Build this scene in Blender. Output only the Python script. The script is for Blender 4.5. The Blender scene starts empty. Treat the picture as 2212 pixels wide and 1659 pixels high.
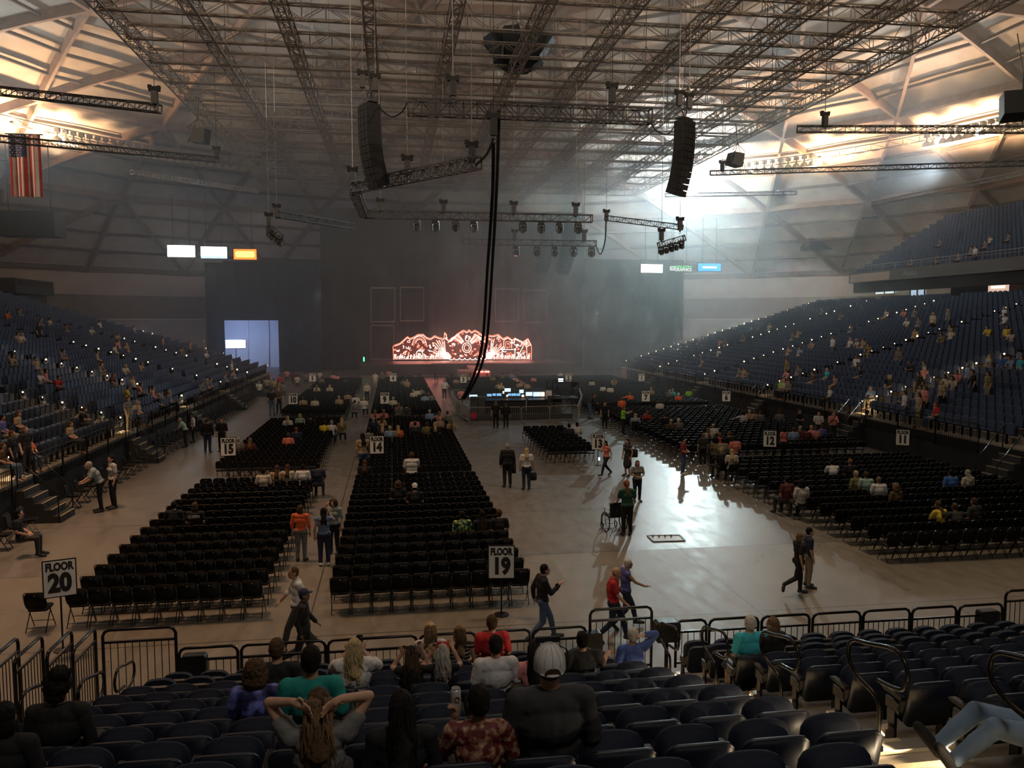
import bpy, bmesh, math, random
from mathutils import Vector, Matrix, Euler
random.seed(7)
sc = bpy.context.scene
COL = sc.collection
R = math.radians
# ---------------------------------------------------------------- camera
F, CX, CY = 1717.0, 1106.0, 829.5
YAW, PIT, H = R(8.5), R(4.58), 6.6
cam = bpy.data.cameras.new('camera')
cam.sensor_width = 36; cam.lens = F / 2212 * 36; cam.clip_start = .1; cam.clip_end = 500
camo = bpy.data.objects.new('camera', cam); COL.objects.link(camo)
camo.location = (0, 0, H); camo.rotation_euler = (math.pi/2 - PIT, 0, -YAW)
sc.camera = camo
_f = Vector((math.sin(YAW)*math.cos(PIT), math.cos(YAW)*math.cos(PIT), -math.sin(PIT)))
_r = Vector((math.cos(YAW), -math.sin(YAW), 0))
_u = Vector((math.sin(YAW)*math.sin(PIT), math.cos(YAW)*math.sin(PIT), math.cos(PIT)))
def ray(x, y): return _f + _r*((x-CX)/F) + _u*((CY-y)/F)
def atz(x, y, z):
    d = ray(x, y); return Vector((0, 0, H)) + d*((z-H)/d.z)
def aty(x, y, Y):
    d = ray(x, y); return Vector((0, 0, H)) + d*(Y/d.y)
def onplane(x, y, a, s, axis):          # plane z = a + s*coord(axis)
    d = ray(x, y); t = (a-H)/(d.z - s*d[axis]); return Vector((0, 0, H)) + d*t
def proj(p):
    v = Vector(p) - Vector((0, 0, H)); dz = v.dot(_f)
    return (CX + F*v.dot(_r)/dz, CY - F*v.dot(_u)/dz, dz)
# ---------------------------------------------------------------- view, world, main lights
sc.view_settings.view_transform = 'Standard'; sc.view_settings.look = 'None'
sc.view_settings.exposure = .22; sc.view_settings.gamma = 1
sc.view_settings.use_curve_mapping = False
sc.cycles.max_bounces = 4; sc.cycles.diffuse_bounces = 2; sc.cycles.glossy_bounces = 2
sc.cycles.transmission_bounces = 2; sc.cycles.volume_bounces = 0
sc.cycles.sample_clamp_indirect = 3.0; sc.cycles.use_adaptive_sampling = True; sc.cycles.adaptive_threshold = .02
w = bpy.data.worlds.new('world'); sc.world = w; w.use_nodes = True
w.node_tree.nodes['Background'].inputs[0].default_value = (.01, .012, .016, 1)
w.node_tree.nodes['Background'].inputs[1].default_value = 1
DC = Vector((9, 65, 0)); DR = 82.0; WT = 14.5; SR = 122.5; SZ = -76.5   # dome plan centre, radius, wall top, sphere
def light(kind, name, loc, energy, col, aim=None, **kw):
    l = bpy.data.lights.new(name, kind); l.energy = energy; l.color = col
    for k, v in kw.items(): setattr(l, k, v)
    o = bpy.data.objects.new(name, l); o.location = loc; COL.objects.link(o)
    if aim is not None: o.rotation_euler = (Vector(aim)-Vector(loc)).to_track_quat('-Z', 'Y').to_euler()
    return o
WARM = (1, .62, .34); TAN = (1, .76, .52); COLD = (.72, .97, 1)
KEYP = aty(1492, 402, 111.5)
light('SPOT', 'follow_beam', KEYP + Vector((0, -1.9, -.5)), 46000, COLD, (10, 34, 0), spot_size=R(62), spot_blend=.8, shadow_soft_size=.5)
def ringp(px, r=58.0, z=27.4):           # point on the lamp ring seen at picture column px
    d = ray(px, 600); d.z = 0; d.normalize()
    b = -d.dot(DC); c = DC.length_squared - r*r
    t = -b + math.sqrt(b*b-c); return Vector((d.x*t, d.y*t, z))
LIT = [(42, 9000), (140, 16000), (1612, 12000), (1762, 14000), (2013, 20000), (2100, 14000)]
for i, (px, e) in enumerate(LIT):
    p = ringp(px) + Vector((0, 0, .4)); inn = (DC - p); inn.z = 0; inn.normalize()
    light('SPOT', 'uplight', p - inn*.5 - Vector((0, 0, 2.2)), e*.85, WARM, p + Vector((0, 0, 10)) - inn*1, spot_size=R(165), spot_blend=.6, shadow_soft_size=.5)
# unseen fill spots added round the ring to brighten the ceiling
for i, a in enumerate((200, 250, 290, 340, 20, 160)):
    p = DC + Vector((math.cos(R(a))*56, math.sin(R(a))*56, 23))
    light('SPOT', 'ceiling_fill', p, 21000 if a not in (20, 160) else 13000, TAN if a > 180 and a < 345 else (.78, .90, 1), DC + Vector((math.cos(R(a))*10, math.sin(R(a))*10, 42)), spot_size=R(120), spot_blend=.9, shadow_soft_size=1.0)
# added unseen overhead lights: warm over the near floor and stand, cool far away
light('AREA', 'floor_wash', (-12, 24, 29), 950, (1, .58, .33), (-10, 24, 0), shape='DISK', size=4, spread=R(84))
light('AREA', 'floor_wash', (12, 22, 29), 420, (1, .76, .50), (10, 23, 0), shape='DISK', size=4, spread=R(84))
light('AREA', 'stand_wash', (4, -3, 22), 620, (1, .88, .76), (3, 8, 2), shape='DISK', size=4)
light('AREA', 'floor_wash', (-6, 62, 30), 450, (.95, .9, .85), (-14, 52, 0), shape='DISK', size=6)
light('AREA', 'floor_wash', (30, 62, 30), 520, (.80, .95, 1), (32, 52, 0), shape='DISK', size=6)
light('AREA', 'floor_wash', (9, 40, 34), 200, (.9, .95, 1), (9, 42, 0), shape='DISK', size=6)
light('AREA', 'doorway_light', (-20.5, 108, 5.2), 420, (.30, .48, 1), (-20.5, 118, 2.5), shape='DISK', size=3)
light('AREA', 'doorway_spill', (-20.5, 106.2, 5), 160, (.25, .42, 1), (-20, 80, 8), shape='DISK', size=3)

# ---------------------------------------------------------------- helpers
MATS = {}
def mat(name, col=(.5, .5, .5), rough=.6, metal=0, emit=None, es=1, noise=0, nscale=20, spec=.4, sample=True, bump=0):
    if name in MATS: return MATS[name]
    m = bpy.data.materials.new(name); m.use_nodes = True; nt = m.node_tree
    b = nt.nodes['Principled BSDF']
    b.inputs['Base Color'].default_value = (*col, 1); b.inputs['Roughness'].default_value = rough
    b.inputs['Metallic'].default_value = metal; b.inputs['Specular IOR Level'].default_value = spec
    if emit:
        b.inputs['Emission Color'].default_value = (*emit, 1); b.inputs['Emission Strength'].default_value = es
        if not sample: m.cycles.emission_sampling = 'NONE'
    if noise or bump:
        n = nt.nodes.new('ShaderNodeTexNoise'); n.inputs['Scale'].default_value = nscale; n.inputs['Detail'].default_value = 4
        tc = nt.nodes.new('ShaderNodeTexCoord'); nt.links.new(tc.outputs['Object'], n.inputs['Vector'])
        if noise:
            r = nt.nodes.new('ShaderNodeValToRGB')
            r.color_ramp.elements[0].position = .3; r.color_ramp.elements[1].position = .7
            r.color_ramp.elements[0].color = (*[c*(1-noise) for c in col], 1)
            r.color_ramp.elements[1].color = (*[min(1, c*(1+noise)) for c in col], 1)
            nt.links.new(n.outputs['Fac'], r.inputs['Fac']); nt.links.new(r.outputs['Color'], b.inputs['Base Color'])
        if bump:
            bp = nt.nodes.new('ShaderNodeBump'); bp.inputs['Strength'].default_value = bump; bp.inputs['Distance'].default_value = .02
            nt.links.new(n.outputs['Fac'], bp.inputs['Height']); nt.links.new(bp.outputs['Normal'], b.inputs['Normal'])
    MATS[name] = m; return m
def tag(o, label=None, cat=None, group=None, kind=None):
    if label: o['label'] = label
    if cat: o['category'] = cat
    if group: o['group'] = group
    if kind: o['kind'] = kind
    return o
def empty(name, loc=(0, 0, 0), rz=0):
    o = bpy.data.objects.new(name, None); o.location = loc; o.rotation_euler = (0, 0, rz); o.empty_display_size = .1
    COL.objects.link(o); return o
def link(name, me, m=None, parent=None, loc=None, rz=None):
    o = bpy.data.objects.new(name, me); COL.objects.link(o)
    if parent is not None: o.parent = parent
    if loc is not None: o.location = loc
    if rz is not None: o.rotation_euler = (0, 0, rz)
    if m is not None:
        if len(me.materials) == 0: me.materials.append(m)
        elif me.materials[0] is not m:
            o.material_slots[0].link = 'OBJECT'; o.material_slots[0].material = m
    return o
class MB:
    """collects shapes, builds one mesh"""
    def __init__(s): s.v = []; s.f = []; s.mi = []; s.cm = 0
    def add(s, vs, fs):
        n = len(s.v); s.v += [tuple(v) for v in vs]; s.f += [tuple(i+n for i in f) for f in fs]; s.mi += [s.cm]*len(fs)
    def box(s, c, d, rot=None):
        x, y, z = d[0]/2, d[1]/2, d[2]/2
        vs = [Vector((i*x, j*y, k*z)) for i in (-1, 1) for j in (-1, 1) for k in (-1, 1)]
        if rot is not None: vs = [rot @ v for v in vs]
        c = Vector(c)
        s.add([v+c for v in vs], [(0, 1, 3, 2), (4, 6, 7, 5), (0, 4, 5, 1), (2, 3, 7, 6), (0, 2, 6, 4), (1, 5, 7, 3)])
    def bar(s, a, b, w, h=None, n=4, up=(0, 0, 1)):
        a, b = Vector(a), Vector(b); d = b-a
        if d.length < 1e-6: return
        d.normalize(); up = Vector(up)
        if abs(d.dot(up)) > .98: up = Vector((1, 0, 0))
        x = d.cross(up).normalized(); y = x.cross(d); h = w if h is None else h
        if n == 4: ring = [x*sx*w/2 + y*sy*h/2 for sx, sy in ((-1, -1), (1, -1), (1, 1), (-1, 1))]
        else: ring = [x*math.cos(2*math.pi*i/n)*w/2 + y*math.sin(2*math.pi*i/n)*h/2 for i in range(n)]
        s.add([a+r for r in ring] + [b+r for r in ring],
              [(i, (i+1) % n, n+(i+1) % n, n+i) for i in range(n)] + [tuple(range(n-1, -1, -1)), tuple(range(n, 2*n))])
    def tube(s, pts, r, n=8, closed=False):
        pts = [Vector(p) for p in pts]; N = len(pts); vs = []; x = None
        for i, p in enumerate(pts):
            a = pts[i-1] if (i or closed) else pts[0]; b = pts[(i+1) % N] if (i < N-1 or closed) else pts[-1]
            d = (b-a).normalized()
            if x is None:
                up = Vector((0, 0, 1)) if abs(d.z) < .9 else Vector((1, 0, 0)); x = d.cross(up).normalized()
            x = (x - d*x.dot(d)).normalized(); y = d.cross(x)
            rr = r[i] if isinstance(r, (list, tuple)) else r
            vs += [p + x*math.cos(2*math.pi*k/n)*rr + y*math.sin(2*math.pi*k/n)*rr for k in range(n)]
        fs = []
        for i in range(N if closed else N-1):
            j = (i+1) % N
            fs += [(i*n+k, i*n+(k+1) % n, j*n+(k+1) % n, j*n+k) for k in range(n)]
        if not closed: fs += [tuple(range(n-1, -1, -1)), tuple((N-1)*n+k for k in range(n))]
        s.add(vs, fs)
    def prism(s, outline, thick, M=None):     # outline in local XZ, extruded along Y about 0
        n = len(outline); M = M or Matrix()
        vs = [M @ Vector((x, -thick/2, z)) for x, z in outline] + [M @ Vector((x, thick/2, z)) for x, z in outline]
        s.add(vs, [tuple(range(n)), tuple(range(2*n-1, n-1, -1))] + [(i, n+i, n+(i+1) % n, (i+1) % n) for i in range(n)])
    def ball(s, c, r, n=8, m=6):
        rx, ry, rz = (r, r, r) if not isinstance(r, (tuple, list)) else r
        c = Vector(c); vs = [c+Vector((0, 0, rz))]
        for j in range(1, m):
            t = math.pi*j/m
            vs += [c+Vector((rx*math.sin(t)*math.cos(2*math.pi*i/n), ry*math.sin(t)*math.sin(2*math.pi*i/n), rz*math.cos(t))) for i in range(n)]
        vs.append(c-Vector((0, 0, rz))); fs = [(0, 1+i, 1+(i+1) % n) for i in range(n)]
        for j in range(m-2):
            a = 1+j*n; fs += [(a+i, a+n+i, a+n+(i+1) % n, a+(i+1) % n) for i in range(n)]
        a = 1+(m-2)*n; fs += [(a+i, len(vs)-1, a+(i+1) % n) for i in range(n)]
        s.add(vs, fs)
    def grid(s, rows, closed=False):
        n = len(rows[0]); fs = []
        for j in range(len(rows)-1):
            for i in range(n if closed else n-1):
                k = (i+1) % n; fs.append((j*n+i, j*n+k, (j+1)*n+k, (j+1)*n+i))
        s.add([v for r in rows for v in r], fs)
    def mesh(s, name, smooth=False):
        me = bpy.data.meshes.new(name); me.from_pydata(s.v, [], s.f)
        if any(s.mi): me.polygons.foreach_set('material_index', s.mi)
        if smooth: me.polygons.foreach_set('use_smooth', [True]*len(me.polygons))
        me.update(); return me
    def build(s, name, m=None, parent=None, loc=None, rz=None, smooth=False):
        return link(name, s.mesh(name, smooth), m, parent, loc, rz)
def dup(root, loc=None, rz=None, label=None, group=None):
    r = root.copy(); COL.objects.link(r)
    if loc is not None: r.location = loc
    if rz is not None: r.rotation_euler = (0, 0, rz)
    if label: r['label'] = label
    if group: r['group'] = group
    for ch in list(root.children):
        c = ch.copy(); COL.objects.link(c); c.parent = r
        for g in list(ch.children):
            d = g.copy(); COL.objects.link(d); d.parent = c
    return r
def rrect(w, h, r, n=4, z0=0, top=True, bottom=True):    # rounded rectangle outline, centred in x, from z0 up
    pts = []
    def arc(cx, cz, a0):
        return [(cx+r*math.cos(a0+math.pi/2*i/n), cz+r*math.sin(a0+math.pi/2*i/n)) for i in range(n+1)]
    pts += arc(w/2-r, z0+r, -math.pi/2) if bottom else [(w/2, z0)]
    pts += arc(w/2-r, z0+h-r, 0); pts += arc(-w/2+r, z0+h-r, math.pi/2)
    pts += arc(-w/2+r, z0+r, math.pi) if bottom else [(-w/2, z0)]
    return pts
ORD = ['', 'first', 'second', 'third', 'fourth', 'fifth', 'sixth', 'seventh', 'eighth', 'ninth', 'tenth', 'eleventh', 'twelfth',
       'thirteenth', 'fourteenth', 'fifteenth', 'sixteenth', 'seventeenth', 'eighteenth', 'nineteenth', 'twentieth']
def od(n): return ORD[n] if n < len(ORD) else '%dth' % n
BLK = mat('black_metal', (.012, .012, .014), .45, .3)
DARK = mat('rig_black', (.010, .010, .012), .5)
STEEL = mat('galvanised_steel', (.30, .29, .28), .45, .6)
GALV = mat('dull_aluminium', (.23, .21, .19), .5, .5)
# ================================================================ the setting
# floor
def floor_mat():
    m = bpy.data.materials.new('polished_concrete'); m.use_nodes = True; nt = m.node_tree; N = nt.nodes; L = nt.links
    b = N['Principled BSDF']; tc = N.new('ShaderNodeTexCoord'); sx = N.new('ShaderNodeSeparateXYZ'); L.new(tc.outputs['Object'], sx.inputs[0])
    def math_(op, a, bv=None, c=None):
        n = N.new('ShaderNodeMath'); n.operation = op
        for i, v in enumerate((a, bv, c)):
            if v is None: continue
            if isinstance(v, (int, float)): n.inputs[i].default_value = v
            else: L.new(v, n.inputs[i])
        return n.outputs[0]
    def line(out, off, per):       # 1 on a thin joint line
        t = math_('DIVIDE', math_('SUBTRACT', out, off), per); fr = math_('FRACT', math_('ADD', t, 100.5))
        return math_('LESS_THAN', math_('ABSOLUTE', math_('SUBTRACT', fr, .5)), .018/per)
    j = math_('MAXIMUM', line(sx.outputs['X'], 8.15, 10.05), line(sx.outputs['Y'], 21.65, 5.05))
    n1 = N.new('ShaderNodeTexNoise'); n1.inputs['Scale'].default_value = .35; n1.inputs['Detail'].default_value = 8; n1.inputs['Roughness'].default_value = .65
    n2 = N.new('ShaderNodeTexNoise'); n2.inputs['Scale'].default_value = 3.5; n2.inputs['Detail'].default_value = 6
    mp = N.new('ShaderNodeMapping'); mp.inputs['Scale'].default_value = (1, .35, 1)
    L.new(tc.outputs['Object'], mp.inputs[0]); L.new(mp.outputs[0], n1.inputs['Vector']); L.new(mp.outputs[0], n2.inputs['Vector'])
    r = N.new('ShaderNodeValToRGB'); e = r.color_ramp.elements
    e[0].position = .30; e[0].color = (.125, .108, .085, 1); e[1].position = .72; e[1].color = (.235, .21, .172, 1)
    mix = N.new('ShaderNodeMath'); mix.operation = 'MULTIPLY_ADD'; L.new(n2.outputs['Fac'], mix.inputs[0]); mix.inputs[1].default_value = .5
    half = math_('MULTIPLY', n1.outputs['Fac'], .5); L.new(half, mix.inputs[2]); L.new(mix.outputs[0], r.inputs['Fac'])
    v = N.new('ShaderNodeTexVoronoi'); v.feature = 'DISTANCE_TO_EDGE'; v.inputs['Scale'].default_value = .13; v.inputs['Randomness'].default_value = 1
    wv = N.new('ShaderNodeMapping'); L.new(tc.outputs['Object'], wv.inputs[0]); ad = N.new('ShaderNodeVectorMath'); ad.operation = 'ADD'
    L.new(wv.outputs[0], ad.inputs[0]); sc_ = N.new('ShaderNodeVectorMath'); sc_.operation = 'SCALE'; sc_.inputs[3].default_value = .7
    L.new(n2.outputs['Color'], sc_.inputs[0]); L.new(sc_.outputs[0], ad.inputs[1]); L.new(ad.outputs[0], v.inputs['Vector'])
    crack = math_('LESS_THAN', v.outputs['Distance'], .0012)
    dk = math_('MAXIMUM', j, math_('MULTIPLY', crack, .6))
    mx = N.new('ShaderNodeMixRGB'); L.new(dk, mx.inputs[0]); L.new(r.outputs[0], mx.inputs[1]); mx.inputs[2].default_value = (.045, .04, .035, 1)
    far = math_('GREATER_THAN', sx.outputs['Y'], 21.65)          # the slabs beyond this joint are darker, sealed and shinier
    hs = N.new('ShaderNodeHueSaturation'); hs.inputs['Saturation'].default_value = .72; hs.inputs['Value'].default_value = .84; L.new(far, hs.inputs['Fac']); L.new(mx.outputs[0], hs.inputs['Color'])
    L.new(hs.outputs[0], b.inputs['Base Color'])
    rr = N.new('ShaderNodeMapRange'); L.new(n2.outputs['Fac'], rr.inputs[0]); rr.inputs[1].default_value = .3; rr.inputs[2].default_value = .7
    rr.inputs[3].default_value = .44; rr.inputs[4].default_value = .54; L.new(math_('SUBTRACT', rr.outputs[0], math_('MULTIPLY', far, .09)), b.inputs['Roughness'])
    b.inputs['Specular IOR Level'].default_value = .5
    return m
mb = MB(); N_ = 64
mb.add([(DC.x+DR*math.cos(2*math.pi*i/N_), DC.y+DR*math.sin(2*math.pi*i/N_), 0) for i in range(N_)] +
       [(DC.x+DR*math.cos(2*math.pi*i/N_), DC.y+DR*math.sin(2*math.pi*i/N_), -.3) for i in range(N_)],
       [tuple(range(N_)), tuple(range(2*N_-1, N_-1, -1))] + [(i, N_+i, N_+(i+1) % N_, (i+1) % N_) for i in range(N_)])
tag(mb.build('floor', floor_mat()), kind='structure')
# cast plate set in the floor
p = [atz(x, y, .012) for x, y in ((1399, 1157), (1468, 1156), (1479, 1168), (1412, 1170))]
mb = MB(); mb.add(p + [q-Vector((0, 0, .012)) for q in p], [(3, 2, 1, 0), (4, 5, 6, 7), (0, 1, 5, 4), (1, 2, 6, 5), (2, 3, 7, 6), (3, 0, 4, 7)])
plate = mb.build('floor_plate', mat('plate_steel', (.36, .36, .35), .5, .2, noise=.15))
tag(plate, 'pale metal service plate set in the open concrete floor', 'floor plate')
mb = MB()
for i in range(4): mb.tube([p[0].lerp(p[1], .15+.23*i).lerp(p[3], .18)+Vector((0, 0, .004)), p[0].lerp(p[1], .18+.23*i).lerp(p[3], .18)+Vector((0, 0, .012))], .05, 8)
mb.build('bolt_cover', BLK, plate)
mb = MB()
for i in range(4): mb.bar(p[i]+Vector((0, 0, .002)), p[(i+1) % 4]+Vector((0, 0, .002)), .05, .03)
mb.build('frame', mat('plate_frame', (.08, .08, .07), .5), plate)
# round wall in three bands
def ringwall(z0, z1, r, a0=0, a1=360, n=96, t=.3):
    rows = []; m = MB(); cl = (a1-a0 == 360)
    for zz, rr in ((z0, r), (z1, r), (z1, r+t), (z0, r+t), (z0, r)):
        rows.append([(DC.x+rr*math.cos(R(a0+(a1-a0)*i/n)), DC.y+rr*math.sin(R(a0+(a1-a0)*i/n)), zz) for i in range(n if cl else n+1)])
    m.grid(rows, cl); return m
tag(ringwall(-.3, 6.8, DR).build('wall_lower', mat('lower_wall_paint', (.42, .40, .37), .8, noise=.08, nscale=.5)), kind='structure')
tag(ringwall(6.8, 10.4, DR-.2).build('wall_middle', mat('middle_wall_paint', (.20, .175, .15), .8, noise=.1, nscale=.5)), kind='structure')
tag(ringwall(10.4, WT+.3, DR-.4).build('wall_upper', mat('upper_wall_paint', (.48, .42, .35), .8, noise=.05, nscale=.3)), kind='structure')
tag(ringwall(6.65, 6.85, DR-.5, n=96, t=.25).build('trim_1', mat('ledge', (.6, .56, .5), .6)), kind='structure')
tag(ringwall(WT-.5, WT+.1, DR-1.0, n=96, t=.7).build('trim_2', mat('ring_beam', (.12, .10, .085), .7)), kind='structure')
# dome shell
def sph(r, a, drop=0):
    th = r/SR; rr = (SR-drop)*math.sin(th); return Vector((DC.x+rr*math.cos(a), DC.y+rr*math.sin(a), SZ+(SR-drop)*math.cos(th)))
ARC = SR*math.asin(DR/SR)
ceil_mat = mat('dome_planks', (.50, .43, .35), .75, noise=.12, nscale=.6)
mb = MB(); rows = []
for j in range(0, 25): rows.append([sph(max(ARC*j/24, .01), 2*math.pi*i/96) for i in range(96)])
mb.grid(rows, True)
dome = mb.build('ceiling', ceil_mat, smooth=True); tag(dome, kind='structure')
# triangular lattice of laminated beams on the dome, seven shells of six-fold nodes
K = 6; ROT = R(11)
def node(k, i):
    return (ARC*k/K, ROT + 2*math.pi*i/(6*k) if k else 0)
def npos(k, i, drop): r, a = node(k, i % (6*k) if k else 0); return sph(max(r, .01), a, drop)
beams = []; purl = []
def seg(P, Q, n, lst, wd, ht):
    pts = []
    for t in range(n+1):
        v = P.lerp(Q, t/n); c = Vector((DC.x, DC.y, SZ)); d = (v-c).normalized(); L0 = (P-c).length; pts.append(c+d*L0)
    lst.append((pts, wd, ht))
for k in range(1, K+1):
    for s6 in range(6):
        for j in range(k):
            i = s6*k+j
            A = npos(k, i, .55); B = npos(k, i+1, .55); C_ = npos(k-1, s6*(k-1)+j, .55) if k > 1 else npos(0, 0, .55)
            seg(A, B, 3, beams, .34, 1.0)
            if k > 1 or j == 0: seg(A, C_, 3, beams, .34, 1.0)
            if j > 0:
                seg(A, npos(k-1, s6*(k-1)+j-1, .55), 3, beams, .34, 1.0)
            nP = 4
            # purlins parallel to the ring edge inside the triangle A B C and the inverted ones
            A2, B2, C2 = npos(k, i, .22), npos(k, i+1, .22), (npos(k-1, s6*(k-1)+j, .22) if k > 1 else npos(0, 0, .22))
            for q in range(1, nP): t = q/nP; seg(A2.lerp(C2, t), B2.lerp(C2, t), 2, purl, .16, .42)
            if k > 1 and j < k-1:
                D2 = npos(k-1, s6*(k-1)+j+1, .22)
                for q in range(1, nP): t = q/nP; seg(B2.lerp(C2, t), B2.lerp(D2, t), 2, purl, .16, .42)
beam_m = mat('laminated_timber', (.24, .16, .115), .65, noise=.2, nscale=1.5); purl_m = mat('purlin_timber', (.115, .085, .062), .7, noise=.15, nscale=1.5)
def vis(pts):
    best = 1e9
    for q in pts:
        v = Vector(q)-Vector((0, 0, H)); dz = v.dot(_f)
        if dz > 5:
            x, y, _ = proj(q)
            if -100 < x < 2312 and -150 < y < 800: best = min(best, dz)
    return best
def lattice(lst, name, m):
    lst = sorted(lst, key=lambda s: vis(s[0])); rest = MB()
    c = Vector((DC.x, DC.y, SZ))
    for i, (pts, wd, ht) in enumerate(lst):
        mbx = MB() if i < 100 else rest
        for a, b in zip(pts, pts[1:]): mbx.bar(a, b, wd, ht, up=((a+b)/2-c).normalized())
        if i < 100: mbx.build(name, m, dome)
    o = rest.build(name + '_rest', m, dome); o.name = name; o['kind'] = 'stuff'
lattice(beams, 'beam', beam_m); lattice(purl, 'purlin', purl_m)
# ================================================================ trusses and rigging
def truss_mesh(L, W=.5, HH=.5, bay=.6, ch=.05, lc=.022, name='truss'):
    """box truss along +X from 0 to L, centred on Y and Z"""
    m = MB(); ys = (-W/2, W/2); zs = (-HH/2, HH/2)
    for y in ys:
        for z in zs: m.bar((0, y, z), (L, y, z), ch, ch)
    n = max(1, round(L/bay)); b = L/n
    for i in range(n+1):
        x = i*b
        for y in ys: m.bar((x, y, zs[0]), (x, y, zs[1]), lc)
        for z in zs: m.bar((x, ys[0], z), (x, ys[1], z), lc)
        if i < n:
            q = i % 2
            for y in ys: m.bar((x, y, zs[q]), (x+b, y, zs[1-q]), lc)
            for z in zs: m.bar((x, ys[q], z), (x+b, ys[1-q], z), lc)
    return m.mesh(name)
def place_between(o, a, b):
    a, b = Vector(a), Vector(b); d = (b-a).normalized(); up = Vector((0, 0, 1))
    y = up.cross(d).normalized(); z = d.cross(y); M = Matrix((d, y, z)).transposed().to_4x4(); M.translation = a; o.matrix_world = M
    o.rotation_mode = 'XYZ'; return o
GZ = 23.6
grid = empty('rigging_grid', (9, 65, GZ)); tag(grid, 'huge grey square grid of box trusses hung below the timber dome', 'rigging grid')
GX0, GX1, NX = -15.3, 32.0, 11; GY0, DYG, NY = 29.0, 4.42, 18; GY1 = GY0+DYG*(NY-1)
lm = truss_mesh(GY1-GY0, .62, .85, 1.2, .085, .036, 'long_truss'); cmn = truss_mesh(GX1-GX0, .40, .80, 1.3, .075, .032, 'cross_truss')
GRM = mat('grid_steel', (.27, .235, .20), .6, .2)
lm.materials.append(GRM); cmn.materials.append(GRM)
for i in range(NX):
    x = GX0+(GX1-GX0)*i/(NX-1); o = bpy.data.objects.new('long_truss', lm); COL.objects.link(o); o.parent = grid
    o.location = (x-9, GY0-65, 0); o.rotation_euler = (0, 0, math.pi/2)
for j in range(NY):
    o = bpy.data.objects.new('cross_truss', cmn); COL.objects.link(o); o.parent = grid; o.location = (GX0-9, GY0+DYG*j-65, -.02)
def domez(x, y):
    r = math.hypot(x-DC.x, y-DC.y); return SZ+math.sqrt(SR*SR-r*r)
# hangers from the dome to the grid nodes (with turnbuckle blocks)
hm = None
for i in range(0, NX, 1):
    for j in range(0, NY, 2):
        if (i+j//2) % 2: continue
        x = GX0+(GX1-GX0)*i/(NX-1); y = GY0+DYG*j; zt = domez(x, y)-1.2
        m = MB(); m.bar((0, 0, .45), (0, 0, zt-GZ), .035); 
        for dx, dy in ((1.1, 0), (-1.1, 0)): m.bar((0, 0, 2.2), (dx, dy, .45), .03)
        o = m.build('hanger_cable', DARK, grid, (x-9, y-65, 0))
# chain hoist: body, hook block, chain, its own thing
def make_hoist():
    r = empty('chain_hoist'); m = MB()
    m.box((0, 0, 0), (.26, .3, .62)); m.tube([(0, 0, -.3), (0, 0, -.42)], .07, 8); m.build('motor_body', DARK, r)
    m = MB(); m.box((0, 0, .42), (.5, .22, .2)); m.box((-.2, 0, .52), (.16, .2, .14)); m.box((.2, 0, .5), (.14, .2, .12)); m.build('chain_bag', mat('bag_black', (.012, .012, .014), .9), r)
    m = MB(); m.tube([(0, 0, -.42), (.05, 0, -.5), (0, 0, -.58), (-.05, 0, -.52)], .022, 6); m.build('hook', STEEL, r)
    return r
hoist0 = make_hoist(); hoist_used = []
def hoist(p, s=1.0, label=None, ztop=None):
    o = hoist0 if not hoist_used else dup(hoist0); hoist_used.append(1)
    o.location = p; o.scale = (s, s, s); tag(o, label, 'chain hoist', 'chain hoists carrying the trusses')
    ch = MB(); zt = ztop if ztop else GZ-.4
    if zt-p[2] > .6: ch.bar((0, 0, .5), (0, 0, (zt-p[2])/s), .028); ch.build('lift_chain', mat('chain_steel', (.25, .25, .25), .4, .7), o)
    return o
# moving head
def make_mover():
    r = empty('moving_light'); m = MB(); m.box((0, 0, -.12), (.42, .34, .16)); m.box((-.12, 0, 0), (.06, .1, .14)); m.box((.12, 0, 0), (.06, .1, .14)); m.build('base', BLK, r)
    m = MB(); m.box((-.23, 0, -.42), (.06, .16, .5)); m.box((.23, 0, -.42), (.06, .16, .5)); m.box((0, 0, -.2), (.5, .18, .06)); m.build('yoke', BLK, r)
    m = MB(); m.tube([(0, -.02, -.32), (0, -.05, -.45), (0, -.09, -.75)], [.15, .19, .17], 12); m.build('head', BLK, r, smooth=False)
    m = MB(); m.tube([(0, -.088, -.745), (0, -.091, -.765)], .15, 12); m.build('lens', mat('lens_glass', (.15, .18, .2), .1, .2), r)
    return r
mover0 = make_mover(); mv_used = []
def mover(p, s, label):
    o = mover0 if not mv_used else dup(mover0); mv_used.append(1)
    o.location = p; o.scale = (s, s, s); o.rotation_euler = (0, 0, random.uniform(-.5, .5)); tag(o, label, 'stage light', 'moving lights under the trusses')
def truss(a, b, label, W=.52, HH=.52, bay=.6, m=DARK, ch=.055, lc=.026):
    a, b = Vector(a), Vector(b); r = empty('lighting_truss', a); tag(r, label, 'truss')
    me = truss_mesh((b-a).length, W, HH, bay, ch, lc); o = link('lattice', me, m); place_between(o, a, b); o.parent = r; o.matrix_parent_inverse = Matrix.Translation(a).inverted()
    mb = MB()
    for t in (0, 1):
        c = a.lerp(b, t); mb.box((c-a), (.06, W+.06, HH+.06), (b-a).to_track_quat('X', 'Z').to_matrix())
    mb2 = MB(); d = (b-a).normalized(); y = Vector((0, 0, 1)).cross(d).normalized(); z = d.cross(y)
    for c in (Vector((0, 0, 0)), b-a):
        q = [c+y*sy*W/2+z*sz*HH/2 for sy, sz in ((-1, -1), (1, -1), (1, 1), (-1, 1))]
        for i in range(4): mb2.bar(q[i], q[(i+1) % 4], .06)
    mb2.build('end_frame', m, r)
    return r
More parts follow.
